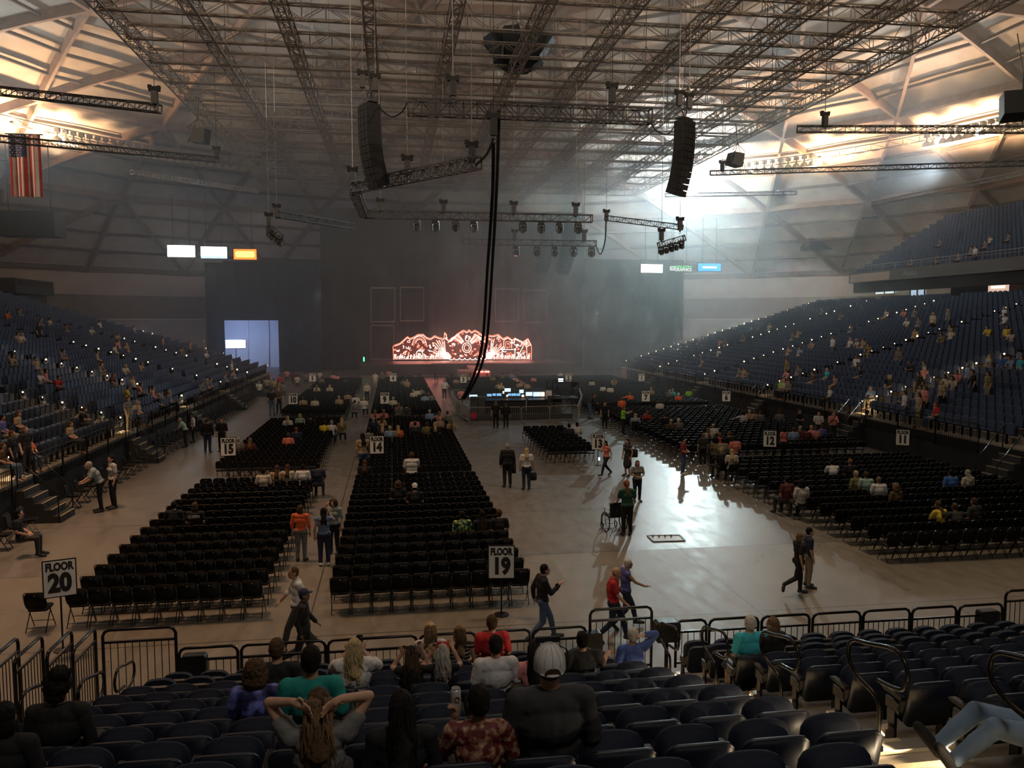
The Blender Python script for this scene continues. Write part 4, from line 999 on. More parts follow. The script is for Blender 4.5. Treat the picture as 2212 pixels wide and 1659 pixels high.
# --- section signs
signw, signk = mat('sign_white', (.82, .83, .80), .6), mat('sign_ink', (.02, .02, .02), .6)
def sign(num, px, py, Y, label, rz=None, s=1.0, zc=1.24):
    c = aty(px, py, Y); a = math.atan2(-c.x, c.y) if rz is None else rz
    r = empty('section_sign', (c.x, c.y, 0), a*.9); r.scale = (s, s, 1); tag(r, label, 'sign', 'numbered section signs on stands'); z = c.z
    m = MB(); m.box((0, 0, z), (.60, .025, .76)); m.build('frame', BLK, r)
    m = MB(); m.box((0, -.015, z), (.555, .012, .715)); m.build('board', signw, r)
    text_mesh('FLOOR', .215, signk, r, (0, -.026, z+.235), .011, .70); text_mesh(str(num), .50, signk, r, (0, -.026, z-.10), .027, .80)
    m = MB(); m.tube([(0, .03, 0), (0, .03, z)], .02, 6); m.tube([(0, .03, 0), (0, .03, .02)], .17, 14); m.build('stand', BLK, r)
for num, px, py, Y, s in ((20, 129, 1249, 16.6, 1.0), (19, 1083, 1214, 17.2, 1), (15, 493, 965, 33, 1), (14, 814, 961, 33.2, 1), (13, 1292, 954, 34.9, 1), (12, 1663, 948, 34.2, 1), (11, 1950, 945, 34.0, 1),
        (10, 633, 861, 52.5, 1.05), (9, 831, 860, 51.6, 1), (7, 1395, 856, 53.5, 1), (6, 1569, 856, 53.5, 1), (5, 675, 815, 71.5, 1.05), (4, 849, 815, 71.5, 1.05), (3, 1001, 818, 70, 1.05), (2, 1228, 815, 71, 1.05), (1, 1386, 815, 71.5, 1.05)):
    sign(num, px, py, Y, 'white floor section sign reading FLOOR %d' % num)
# ================================================================ mixing position
def barricade(a, b, label, h=1.1):
    a, b = Vector((a[0], a[1], 0)), Vector((b[0], b[1], 0)); L = (b-a).length; r = empty('crowd_barrier', a, math.atan2(b.y-a.y, b.x-a.x)); tag(r, label, 'barrier', 'steel barriers around the mixing position')
    m = MB(); m.tube([(.02, 0, .2), (.02, 0, h-.1), (.1, 0, h), (L-.1, 0, h), (L-.02, 0, h-.1), (L-.02, 0, .2), (.02, 0, .2)], .026, 6); m.build('frame', STEEL, r)
    m = MB(); n = int(L/.12)
    for i in range(1, n): m.bar((L*i/n, 0, .2), (L*i/n, 0, h), .016)
    m.build('bar', STEEL, r)
    for x in (.25, L-.25): m = MB(); m.bar((x, -.28, .02), (x, .28, .02), .05, .03); m.bar((x, 0, .02), (x, 0, .25), .04); m.build('foot', STEEL, r)
g = lambda x, y: tuple(atz(x, y, 0)[:2])
B = [g(1014, 917), g(1072, 917), g(1126, 916), g(1187, 914), g(1248, 911)]
for i in range(4): barricade(B[i], B[i+1], 'steel crowd barrier, %s panel from the left in front of the mixing desk' % od(i+1))
barricade(g(986, 897), B[0], 'angled steel barrier at the left front corner of the mixing position'); barricade(g(975, 873), g(986, 897), 'steel barrier on the left side of the mixing position'); barricade(B[4], g(1257, 885), 'steel barrier on the right side of the mixing position'); barricade(g(1257, 885), g(1250, 866), 'rear steel barrier on the right side of the mixing position')
barricade(g(978, 872), g(1015, 872), 'rear steel barrier at the left of the mixing position')
fo = aty(1110, 880, 54); foh = empty('mixing_desk', (fo.x, 54, 0)); tag(foh, 'wide dark mixing desk lined with bluish lit screens on a low riser', 'mixing desk')
m = MB(); m.box((0, .5, .2), (7.2, 6, .4)); m.build('riser', mat('riser', (.03, .03, .03), .7), foh)
m = MB()
for x in (-1.9, -.2, 1.6): m.prism([(-.8, .4), (.8, .4), (.8, 1.25), (-.8, 1.25)], .9, Matrix.Translation((x, -1, 0))); m.box((x, -1, 1.28), (1.65, 1.0, .08), Matrix.Rotation(R(8), 3, 'X'))
m.build('console', DARK, foh)
scrm = mat('desk_screen', (.2, .4, .6), emit=(.20, .45, .75), es=.9, sample=False); scrw = mat('desk_screen_white', (.7, .8, .9), emit=(.5, .72, 1), es=1.2, sample=False); amb = mat('desk_amber', (.9, .6, .3), emit=(1, .65, .35), es=2.2, sample=False)
def desk_scr(x0, y0, x1, y1, mt, nm='screen'):
    a, b = aty(x0, y0, 53.2), aty(x1, y1, 53.2); m = MB(); m.box(((a.x+b.x)/2-fo.x, -.8, (a.z+b.z)/2), (b.x-a.x, .05, a.z-b.z)); s_ = m.build(nm, mt, foh); m = MB(); m.box(((a.x+b.x)/2-fo.x, -.75, (a.z+b.z)/2), (b.x-a.x+.06, .05, a.z-b.z+.06)); m.bar(((a.x+b.x)/2-fo.x, -.72, b.z), ((a.x+b.x)/2-fo.x, -.72, 1.2), .05); m.build('bezel', BLK, s_)
for q in ((1014, 853, 1031, 858), (1090, 839, 1103, 846), (1122, 842, 1131, 849), (1136, 847, 1150, 855), (1152, 847, 1168, 856)): desk_scr(*q, scrw)
for q in ((1052, 851, 1062, 856), (1064, 850, 1071, 855), (1073, 850, 1083, 855), (1097, 850, 1104, 855), (1105, 850, 1115, 855), (1116, 850, 1124, 855)): desk_scr(*q, scrm)
for q in ((1086, 845, 1089, 850), (1127, 853, 1132, 857), (1169, 847, 1176, 856), (1094, 853, 1097, 857)): desk_scr(*q, amb, 'desk_lamp')
for x in (-2.9, -2.4, 2.3, 2.8): m = MB(); m.box((x, -1.2, .95), (.45, .6, 1.1)); m.build('equipment_rack', mat('rack', (.05, .05, .05), .5), foh)
for i, (x, lb) in enumerate(((1205, 'video camera on a tripod at the right of the mixing position'), (1236, 'second tripod camera beside the right camera platform'))):
    c = aty(x, 850, 55); t = empty('video_camera', (c.x, c.y, 0)); tag(t, lb, 'camera'); zc = aty(x, 822+i*8, 55).z
    for q in range(3): m = MB(); a_ = R(120*q+30); m.tube([(math.cos(a_)*.5, math.sin(a_)*.5, .4), (0, 0, zc-.3)], .035, 5); m.build('leg', BLK, t)
    m = MB(); m.box((0, 0, zc), (.35, .75, .32)); m.tube([(0, .35, zc), (0, .85, zc+.02)], .13, 10); m.build('body', BLK, t); m = MB(); m.box((.12, -.42, zc+.06), (.34, .06, .22)); m.build('viewfinder', mat('vf_lit', (.7, .8, 1), emit=(.8, .88, 1), es=2, sample=False) if i == 0 else BLK, t)
pl_ = aty(1222, 880, 52); pf = empty('camera_platform', (pl_.x, 53, 0)); tag(pf, 'scaffold camera platform with rails at the right of the mixing position', 'platform')
m = MB()
for x in (-.9, .9):
    for y in (-.9, .9): m.bar((x, y, 0), (x, y, 2.5), .05)
m.build('upright', DARK, pf); m = MB(); m.box((0, 0, 1.35), (1.9, 1.9, .08)); m.build('deck', DARK, pf); m = MB()
for z in (1.9, 2.45):
    for a_, b_ in (((-.9, -.9), (.9, -.9)), ((-.9, .9), (.9, .9)), ((-.9, -.9), (-.9, .9)), ((.9, -.9), (.9, .9))): m.bar((*a_, z), (*b_, z), .04)
m.bar((-.9, -.9, 0), (.9, -.9, 1.3), .04); m.build('rail', DARK, pf)
c = aty(1186, 852, 52.8); o = empty('notice_board', (c.x, 52.8, 0)); tag(o, 'small white board fixed beside the camera platform', 'board'); m = MB(); m.box((0, 0, c.z), (.42, .03, .55)); m.build('board', signw, o); m = MB(); m.bar((0, .04, 0), (0, .04, c.z), .04); m.build('post', BLK, o)
c = atz(1022, 900, .6); c.y = 49.6; o = MB(); o.prism([(.22*math.cos(R(45*i)), .22*math.sin(R(45*i))) for i in range(8)], .03); q = o.build('stop_sign', mat('sign_red', (.5, .03, .06), .5), None, (aty(1023, 898, 49.3).x, 49.3, aty(1023, 898, 49.3).z)); tag(q, 'small dark red round sign on the left front barrier', 'sign')
# ================================================================ right balcony and concourse
bx = empty('upper_balcony', (BX, 66, 0)); tag(bx, 'dark upper balcony with steep seating at the far right', 'balcony', kind='structure')
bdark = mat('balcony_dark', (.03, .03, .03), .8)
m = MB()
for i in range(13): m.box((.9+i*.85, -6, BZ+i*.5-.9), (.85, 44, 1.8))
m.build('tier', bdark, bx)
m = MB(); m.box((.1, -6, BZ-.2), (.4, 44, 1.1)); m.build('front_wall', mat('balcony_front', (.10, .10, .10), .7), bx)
m = MB(); m.box((-.13, 12.2, BZ-.25), (.04, 7, .85)); m.build('banner', mat('banner_pale', (.42, .36, .32), .7), bx)
m = MB(); m.bar((0, -28, BZ+1.0), (0, 16, BZ+1.0), .06); m.bar((0, -28, BZ+.75), (0, 16, BZ+.75), .03)
for y in range(-28, 17, 2): m.bar((0, y, BZ+.3), (0, y, BZ+1.0), .04)
m.build('rail', STEEL, bx)
for y in (5.5,):
    t = text_mesh('Alaska', .8, mat('banner_text', (.25, .28, .30), .6), bx, (-.12, y, BZ-.2), .0); t.rotation_euler = (0, 0, -math.pi/2)
# concourse behind the right stand
cz = right_deck(24.6+NR*RP)
m = MB(); m.box((55, 50, cz-.4), (14, 68, .8)); tag(m.build('floor_concourse', conc), kind='structure')
m = MB(); m.box((58, 46, cz+1.6), (.4, 60, 3.4)); tag(m.build('wall_concourse', mat('concourse_wall', (.10, .09, .085), .8)), kind='structure')
for (px0, py0, px1, py1, X, col, es, lb) in ((1892, 592, 1935, 634, 57.5, (.55, .68, .72), .9, 'pale lit opening under the end of the balcony'), (1968, 622, 1999, 645, 57.0, (.5, .65, .8), .7, 'second pale lit opening under the balcony')):
    a_ = onplane(px0, (py0+py1)/2, X, 0, 0) if False else None
    d0, d1 = ray(px0, (py0+py1)/2), ray(px1, (py0+py1)/2); t0, t1 = X/d0.x, X/d1.x; z_ = (H+d0.z*t0+H+d1.z*t1)/2; hh = (py1-py0)/F*(t0+t1)/2
    y0_, y1_ = d0.y*t0, d1.y*t1; r = MB(); r.box((0, 0, 0), (.12, abs(y0_-y1_), hh)); o = r.build('lit_opening', mat('opening'+str(px0), col, emit=col, es=es), None, (X, (y0_+y1_)/2, z_)); tag(o, lb, 'opening')
    f = MB(); L_ = abs(y0_-y1_)
    for sy in (-1, 0, 1): f.bar((-.1, sy*L_/2, -hh/2), (-.1, sy*L_/2, hh/2), .12)
    f.bar((-.1, -L_/2, hh/2), (-.1, L_/2, hh/2), .12); f.build('frame', DARK, o)
d0 = ray(2157, 621); t0 = 56/d0.x; c = Vector((0, 0, H))+d0*t0; o = MB(); o.box((0, 0, 0), (.15, 1.9, 1.0)); q = o.build('concession_sign', mat('conc_sign', (.6, .45, .38), emit=(.9, .62, .5), es=.7), None, c, .3); tag(q, 'small pale lit concession sign under the balcony at far right', 'sign')
o = MB(); o.box((-.09, 0, .05), (.03, 1.3, .22)); o.build('bright_band', mat('conc_band', (1, .6, .3), emit=(1, .75, .5), es=3), q)
# exit signs
for i, (px, py, Y, lb) in enumerate(((313, 689, 132, 'small red EXIT sign on the far left wall'), (1551, 698, 136, 'small red EXIT sign on the far right wall'))):
    c = aty(px, py, Y); m = MB(); m.box((0, 0, 0), (1.0, .1, .5)); o = m.build('exit_sign', DARK, None, c); tag(o, lb, 'exit sign', 'red exit signs'); text_mesh('EXIT', .45, mat('exit_red', (1, .1, .1), emit=(1, .08, .06), es=3, sample=False), o, (0, -.07, 0), .01)
    m = MB(); m.bar((0, 0, .25), (0, 4.0, 2.0), .05); m.build('bracket', DARK, o)
# left upper dark block
c = aty(38, 618, 90); m = MB(); m.box((0, 0, 0), (4.5, 9, 1.5)); m.box((-1, 0, -1.5), (5, 9, 1.8)); o = m.build('upper_box', bdark, None, (c.x-.5, c.y, c.z-.1)); tag(o, 'dark boxy enclosure at the top of the left stand', 'enclosure'); m = MB(); m.box((2.3, 0, .35), (.06, 8, .5)); m.build('window', mat('box_glass', (.03, .03, .03), .1), o)
for i, (px, py, Y) in enumerate(((505, 700, 98),)):
    pass
# green marker light by the stage, left
c = aty(786, 776, 96); m = MB(); m.tube([(0, 0, -.25), (0, 0, .25)], .07, 8); o = m.build('green_light', mat('green_glow', (.05, .8, .2), emit=(.05, 1, .25), es=5, sample=False), None, c); tag(o, 'small green light stick near the left end of the stage', 'light'); m = MB(); m.bar((0, 0, -.25), (0, 0, -c.z), .05); m.build('stand', DARK, o)
# haze filling the hall
def haze(pts, z1, dens, label):
    m = MB(); n = len(pts); m.add([(x, y, .03) for x, y in pts]+[(x, y, z1) for x, y in pts], [tuple(range(n-1, -1, -1)), tuple(range(n, 2*n))]+[(i, (i+1) % n, n+(i+1) % n, n+i) for i in range(n)])
    hz = bpy.data.materials.new('haze'); hz.use_nodes = True; nt = hz.node_tree; nt.nodes.clear(); out = nt.nodes.new('ShaderNodeOutputMaterial'); vs = nt.nodes.new('ShaderNodeVolumeScatter'); vs.inputs['Color'].default_value = (.86, .94, .96, 1); vs.inputs['Density'].default_value = dens; vs.inputs['Anisotropy'].default_value = .35
    nt.links.new(vs.outputs[0], out.inputs['Volume']); hz.cycles.homogeneous_volume = True
    tag(m.build('haze', hz), label, 'haze', kind='stuff')
arcp = [(DC.x+78*math.cos(a), DC.y+78*math.sin(a)) for a in [R(-10+200*i/24) for i in range(25)]]
haze(arcp, 46, .0050, 'thin stage haze filling the far half of the hall')
haze([(12+22*math.cos(R(30*i))+14, 96+24*math.sin(R(30*i))) for i in range(12)], 28, .0075, 'denser haze drifting at right before the brightest light')
# ================================================================ people
def V3(*a): return Vector(a)
def base_pose(kind='stand'):
    J = {}
    if kind == 'sit':
        J.update(P=V3(0, .17, .57), C=V3(0, .11, .88), N=V3(0, .125, 1.075), H=V3(0, .155, 1.235))
        for s, n in ((-1, 'L'), (1, 'R')):
            J['S'+n] = V3(s*.185, .11, 1.035); J['E'+n] = V3(s*.245, .12, .77); J['W'+n] = V3(s*.13, .34, .66); J['T'+n] = V3(s*.07, .42, .64)
            J['h'+n] = V3(s*.09, .18, .55); J['K'+n] = V3(s*.13, .60, .54); J['A'+n] = V3(s*.13, .60, .10); J['F'+n] = V3(s*.14, .76, .04)
    else:
        J.update(P=V3(0, 0, .95), C=V3(0, -.01, 1.24), N=V3(0, -.01, 1.46), H=V3(0, .02, 1.60))
        for s, n in ((-1, 'L'), (1, 'R')):
            J['S'+n] = V3(s*.18, -.01, 1.40); J['E'+n] = V3(s*.235, -.02, 1.12); J['W'+n] = V3(s*.24, .05, .88); J['T'+n] = V3(s*.235, .08, .79)
            J['h'+n] = V3(s*.09, 0, .93); J['K'+n] = V3(s*.095, .02, .51); J['A'+n] = V3(s*.10, -.02, .09); J['F'+n] = V3(s*.12, .15, .035)
    J['sit'] = kind == 'sit'; J['hy'] = 0; J['curl'] = .5
    return J
def pose(name):
    J = base_pose('sit' if name.startswith('sit') else 'stand')
    if name == 'walk' or name == 'walk_arm':
        J['KL'] = V3(-.09, .20, .54); J['AL'] = V3(-.09, .30, .12); J['FL'] = V3(-.09, .46, .08); J['KR'] = V3(.09, -.02, .50); J['AR'] = V3(.09, -.34, .16); J['FR'] = V3(.10, -.24, .04)
        J['EL'] = V3(-.22, -.14, 1.15); J['WL'] = V3(-.24, -.12, .90); J['TL'] = V3(-.24, -.10, .81); J['ER'] = V3(.22, .10, 1.16); J['WR'] = V3(.22, .28, .98); J['TR'] = V3(.21, .35, .94)
        J['H'].y += .04; J['N'].y += .02
        if name == 'walk_arm': J['ER'] = V3(.25, .16, 1.22); J['WR'] = V3(.27, .40, 1.12); J['TR'] = V3(.27, .49, 1.13)
    if name == 'stride':
        J['KL'] = V3(-.08, .10, .52); J['AL'] = V3(-.08, .10, .09); J['FL'] = V3(-.08, .27, .04); J['KR'] = V3(.08, -.12, .50); J['AR'] = V3(.09, -.48, .34); J['FR'] = V3(.10, -.50, .20)
        J['EL'] = V3(-.22, .05, 1.13); J['WL'] = V3(-.2, .22, .95); J['TL'] = V3(-.2, .29, .90); J['ER'] = V3(.22, -.10, 1.14); J['WR'] = V3(.23, -.04, .88); J['TR'] = V3(.23, -.0, .8)
    if name == 'phone':
        J['ER'] = V3(.2, .12, 1.15); J['WR'] = V3(.10, .34, 1.27); J['TR'] = V3(.08, .40, 1.33); J['EL'] = V3(-.23, .02, 1.13); J['WL'] = V3(-.2, .2, .98); J['TL'] = V3(-.17, .27, .97)
    if name == 'phone_walk':
        K = pose('walk'); 
        for q in ('ER', 'WR', 'TR'): K[q] = pose('phone')[q]
        return K
    if name == 'hands_front':
        for s, n in ((-1, 'L'), (1, 'R')): J['E'+n] = V3(s*.24, .06, 1.13); J['W'+n] = V3(s*.08, .24, 1.08); J['T'+n] = V3(s*.02, .27, 1.09)
    if name == 'push':
        for s, n in ((-1, 'L'), (1, 'R')): J['E'+n] = V3(s*.24, .06, 1.14); J['W'+n] = V3(s*.22, .32, .98); J['T'+n] = V3(s*.22, .40, .97)
        J['C'].y += .03; J['N'].y += .06; J['H'].y += .08
    if name == 'reach':
        for s, n in ((-1, 'L'), (1, 'R')): J['E'+n] = V3(s*.22, .22, 1.28); J['W'+n] = V3(s*.16, .44, 1.38); J['T'+n] = V3(s*.14, .53, 1.40)
    if name == 'arm_up':
        J['ER'] = V3(.26, .12, 1.32); J['WR'] = V3(.15, .16, 1.52); J['TR'] = V3(.11, .17, 1.60)
    if name == 'lean':
        J['C'] = V3(0, .10, 1.20); J['N'] = V3(0, .22, 1.38); J['H'] = V3(0, .30, 1.50)
        for s, n in ((-1, 'L'), (1, 'R')): J['S'+n] = V3(s*.18, .19, 1.33); J['E'+n] = V3(s*.22, .30, 1.08); J['W'+n] = V3(s*.15, .46, .98); J['T'+n] = V3(s*.14, .54, .97)
    if name == 'sit_lean':
        J['C'] = V3(0, .17, .86); J['N'] = V3(0, .24, 1.04); J['H'] = V3(0, .32, 1.19)
        for s, n in ((-1, 'L'), (1, 'R')): J['S'+n] = V3(s*.18, .23, 1.0); J['E'+n] = V3(s*.24, .34, .78); J['W'+n] = V3(s*.10, .52, .72); J['T'+n] = V3(s*.04, .58, .74)
    if name == 'sit_arm':      # arm laid along the next chair
        J['EL'] = V3(-.42, .06, .98); J['WL'] = V3(-.66, .02, .92); J['TL'] = V3(-.75, .02, .91)
    if name == 'sit_photo':
        for s, n in ((-1, 'L'), (1, 'R')): J['E'+n] = V3(s*.27, .26, .95); J['W'+n] = V3(s*.10, .36, 1.10); J['T'+n] = V3(s*.06, .38, 1.18)
    if name == 'sit_head':     # both hands behind the head
        for s, n in ((-1, 'L'), (1, 'R')): J['S'+n] = V3(s*.185, .11, 1.05); J['E'+n] = V3(s*.33, .19, 1.26); J['W'+n] = V3(s*.155, .055, 1.32); J['T'+n] = V3(s*.075, .03, 1.285); J['palmside'+n] = Vector((0, -.25, 1)).normalized(); J['curl'+n] = -.35*s
    if name == 'sit_head1':    # right hand on the back of the head
        J['SR'] = V3(.185, .11, 1.06); J['ER'] = V3(.37, .14, 1.24); J['WR'] = V3(.17, .06, 1.27); J['TR'] = V3(.085, .04, 1.27)
    if name == 'sit_cheek':    # left hand raised beside the face
        J['EL'] = V3(-.26, .30, 1.0); J['WL'] = V3(-.13, .30, 1.20); J['TL'] = V3(-.10, .29, 1.28); J['ER'] = V3(.26, .28, 1.0); J['WR'] = V3(.15, .32, 1.22); J['TR'] = V3(.12, .32, 1.30)
    if name == 'sit_can':      # left hand holding a can up beside the head
        J['EL'] = V3(-.27, .16, .85); J['WL'] = V3(-.17, .23, 1.06); J['TL'] = V3(-.155, .23, 1.15)
    if name == 'sit_fist':     # right fist lifted at shoulder height away from the body
        J['ER'] = V3(.30, .30, .98); J['WR'] = V3(.27, .34, 1.18); J['TR'] = V3(.25, .35, 1.27)
    if name == 'sit_out':
        J['ER'] = V3(.30, .20, .86); J['WR'] = V3(.42, .42, .90); J['TR'] = V3(.48, .50, .91)
    return J
def ellip(c, r, rot=None, n=16, m=10):
    mb = MB(); mb.ball((0, 0, 0), r, n, m)
    return [((rot @ Vector(v)) if rot is not None else Vector(v))+c for v in mb.v], mb.f
def capsule(a, ra, b, rb, n=12):
    a, b = Vector(a), Vector(b); d = (b-a); L = d.length
    if L < 1e-5: return ellip(a, (ra,)*3)
    q = d.to_track_quat('Z', 'Y').to_matrix(); vs = []; fs = []; rings = []
    for k in range(1, 5): t = math.pi/2*(1-k/4.0); rings.append((-ra*math.sin(t), ra*math.cos(t)))
    rings += [(L*i/3, ra+(rb-ra)*i/3) for i in (1, 2)]
    for k in range(0, 4): t = math.pi/2*k/4.0; rings.append((L+rb*math.sin(t), rb*math.cos(t)))
    vs.append(a+q @ Vector((0, 0, -ra)))
    for z, r in rings: vs += [a+q @ Vector((r*math.cos(2*math.pi*i/n), r*math.sin(2*math.pi*i/n), z)) for i in range(n)]
    vs.append(a+q @ Vector((0, 0, L+rb))); K_ = len(rings)
    fs += [(0, 1+(i+1) % n, 1+i) for i in range(n)]
    for j in range(K_-1): A_ = 1+j*n; fs += [(A_+i, A_+(i+1) % n, A_+n+(i+1) % n, A_+n+i) for i in range(n)]
    A_ = 1+(K_-1)*n; fs += [(A_+i, A_+(i+1) % n, len(vs)-1) for i in range(n)]
    return vs, fs
TEX = bpy.data.textures.new('folds', 'CLOUDS'); TEX.noise_scale = .09; TEX.noise_depth = 2
TEXH = bpy.data.textures.new('tufts', 'CLOUDS'); TEXH.noise_scale = .03
def fuse(prims, vox, smooth=3, disp=0, tex=None, name='body'):
    m = MB()
    for v, f in prims: m.add(v, f)
    me = m.mesh(name); o = bpy.data.objects.new('tmp', me); COL.objects.link(o)
    md = o.modifiers.new('r', 'REMESH'); md.mode = 'VOXEL'; md.voxel_size = vox; md.use_smooth_shade = True
    sm = o.modifiers.new('s', 'SMOOTH'); sm.iterations = smooth; sm.factor = .6
    if disp: dm = o.modifiers.new('d', 'DISPLACE'); dm.texture = tex or TEX; dm.strength = disp; dm.mid_level = .5; dm.texture_coords = 'LOCAL'
    dg = bpy.context.evaluated_depsgraph_get(); dg.update()
    r = bpy.data.meshes.new_from_object(o.evaluated_get(dg)); bpy.data.objects.remove(o); r.name = name; r.materials.clear()
    return r
def frame(up, fwd=(0, 1, 0)):
    z = Vector(up).normalized(); x = Vector(fwd).cross(z).normalized(); y = z.cross(x); return Matrix((x, y, z)).transposed()
def hand(J, n, W, T, vox):
    """palm, four unequal curled fingers, thumb off the side"""
    s = -1 if n == 'L' else 1; d = (T-W).normalized(); P = []
    side = d.cross(Vector((0, 0, 1)) if abs(d.z) < .8 else Vector((0, 1, 0))).normalized()
    if 'palmside'+n in J: side = J['palmside'+n]
    pn = d.cross(side).normalized(); c = J.get('curl'+n, J['curl'])
    P.append(capsule(W, .026, W+d*.045, .03)); rot = Matrix((side, pn, d)).transposed(); P.append(ellip(W+d*.055, (.040, .018, .050), rot))
    if vox > .02: return P
    for i, (o, L) in enumerate(((-.028, .068), (-.009, .078), (.010, .073), (.029, .058))):
        b = W+d*.095+side*o; k = b+(d*math.cos(c)+pn*math.sin(c))*L*.5; t = k+(d*math.cos(2*c)+pn*math.sin(2*c))*L*.5
        P.append(capsule(W+d*.05+side*o*.8, .011, b, .0095, 8)); P.append(capsule(b, .0095, k, .009, 8)); P.append(capsule(k, .009, t, .0075, 8))
    b = W+d*.03-side*.028*s*-1*(-1); b2 = b-side*.03*(-1 if s > 0 else 1)*-1+d*.02; t = b2+d*.035+pn*.012
    P.append(capsule(b, .013, b2, .012, 8)); P.append(capsule(b2, .012, t, .009, 8)); return P
def torso(J, g=0.0, w=1.0, fem=False):
    P = []; up = (J['N']-J['P']).normalized(); f1 = frame(J['C']-J['P']); f2 = frame(J['N']-J['C'])
    a, c, n = J['P'], J['C'], J['N']
    P.append(ellip(a+up*.01, ((.168 if fem else .158)*w+g, .120+g, .125+g), f1)); P.append(ellip(a.lerp(c, .5), ((.132 if fem else .148)*w+g, .104+g, .15+g), f1))
    P.append(ellip(c+up*.01, (.163*w+g, .115+g, .15+g), f2)); P.append(ellip(c.lerp(n, .62), (.168*w+g, .098+g, .095+g), f2))
    for s in 'LR': P.append(capsule(n-up*.025, .048+g, J['S'+s], .055+g)); P.append(ellip(J['h'+s]+V3(0, -.03 if not J['sit'] else -.02, .0), (.088+g, .095+g, .09+g)))
    if fem:
        y = f2 @ Vector((0, 1, 0))
        for s in (-1, 1): P.append(ellip(c+y*.085+V3(s*.075, 0, .02), (.062+g, .055+g, .06+g)))
    return P
def arm(J, n, g=0, upto=2.0, w=1.0):
    S, E, W_ = J['S'+n], J['E'+n], J['W'+n]; P = []
    t = min(1, upto); P.append(capsule(S, .055*w+g, S.lerp(E, t), (.055+(.040-.055)*t)*w+g))
    if upto > 1: t = min(1, upto-1); P.append(capsule(E, .041*w+g, E.lerp(W_, t), (.041+(.029-.041)*t)*w+g))
    return P
def leg(J, n, g=0, upto=2.0, w=1.0):
    S, E, W_ = J['h'+n], J['K'+n], J['A'+n]; P = []; t = min(1, upto); P.append(capsule(S, .088*w+g, S.lerp(E, t), (.088+(.060-.088)*t)*w+g))
    if upto > 1:
        t = min(1, upto-1); P.append(capsule(E, .058*w+g, E.lerp(W_, t), (.058+(.040-.058)*t)*w+g))
        if t > .5: P.append(capsule(E.lerp(W_, .15), .055*w+g, E.lerp(W_, .5), .052*w+g))
    return P
def headparts(J):
    h = J['H']; rot = Euler((J.get('hx', 0), 0, J['hy'])).to_matrix(); q = lambda x, y, z: h+rot @ V3(x, y, z)
    P = [ellip(q(0, -.01, .018), (.076, .096, .098), rot), ellip(q(0, .022, -.032), (.062, .070, .088), rot), ellip(q(0, .05, -.10), (.036, .034, .026), rot), ellip(q(0, .100, -.028), (.012, .020, .026), rot), ellip(q(0, .078, -.078), (.028, .016, .014), rot), ellip(q(0, .078, .012), (.05, .016, .012), rot)]
    for s in (-1, 1): P.append(ellip(q(s*.078, -.008, -.015), (.010, .022, .032), rot, 10, 8))
    P.append(capsule(J['N']-V3(0, 0, .03), .060, h+rot @ V3(0, -.012, -.07), .052)); return P
def body_mesh(J, vox, w=1, fem=False):
    P = torso(J, 0, w, fem)+headparts(J)
    for n in 'LR':
        P += arm(J, n, w=.95 if fem else 1.05)+leg(J, n)+hand(J, n, J['W'+n], J['T'+n], vox)
        P.append(capsule(J['A'+n]+V3(0, 0, -.02), .042, J['F'+n], .034)); P.append(ellip(J['A'+n]+V3(0, -.03, -.04) if J['A'+n].z > .06 else J['A'+n], (.035, .04, .035)))
    return fuse(P, vox, 3 if vox < .02 else 2)
def shoes_mesh(J, vox, side):
    P = []
    for n in side: A_, F_ = J['A'+n], J['F'+n]; d = (F_-A_).normalized(); P.append(capsule(A_+V3(0, 0, -.03)-d*.03, .05, F_+d*.03, .042))
    return fuse(P, max(vox, .014), 2, name='shoe')
def shirt_mesh(J, vox, sleeve, w=1, fem=False, disp=.012, long_=0, g=.014):
    P = torso(J, g, w, fem)
    P = [p for p in P]
    if sleeve > 0:
        for n in 'LR': P += arm(J, n, g+.006 if sleeve < 1 else g, sleeve, w=.95 if fem else 1.05)
    if long_:
        a = J['P']; P.append(ellip(a+V3(0, 0, -.06), (.185*w, .145, .14)))
    return fuse(P, vox, 2, disp, name='shirt')
def trousers_mesh(J, vox, L=1.95, fem=False, g=.012):
    P = [ellip(J['P']-V3(0, 0, .01), (.168+g, .122+g, .11+g))]
    for n in 'LR': P += leg(J, n, g, L); P.append(ellip(J['h'+n]+V3(0, -.03 if not J['sit'] else -.02, 0), (.09+g, .098+g, .092+g)))
    return fuse(P, vox, 2, .008, name='trousers')
def dress_mesh(J, vox):
    P = torso(J, .012, .95, True); a = J['P']
    if J['sit']: 
        for n in 'LR': P += leg(J, n, .03, .9)
    else: P.append(capsule(a, .15, a+V3(0, 0, -.42), .19))
    return fuse(P, vox, 2, .012, name='dress')
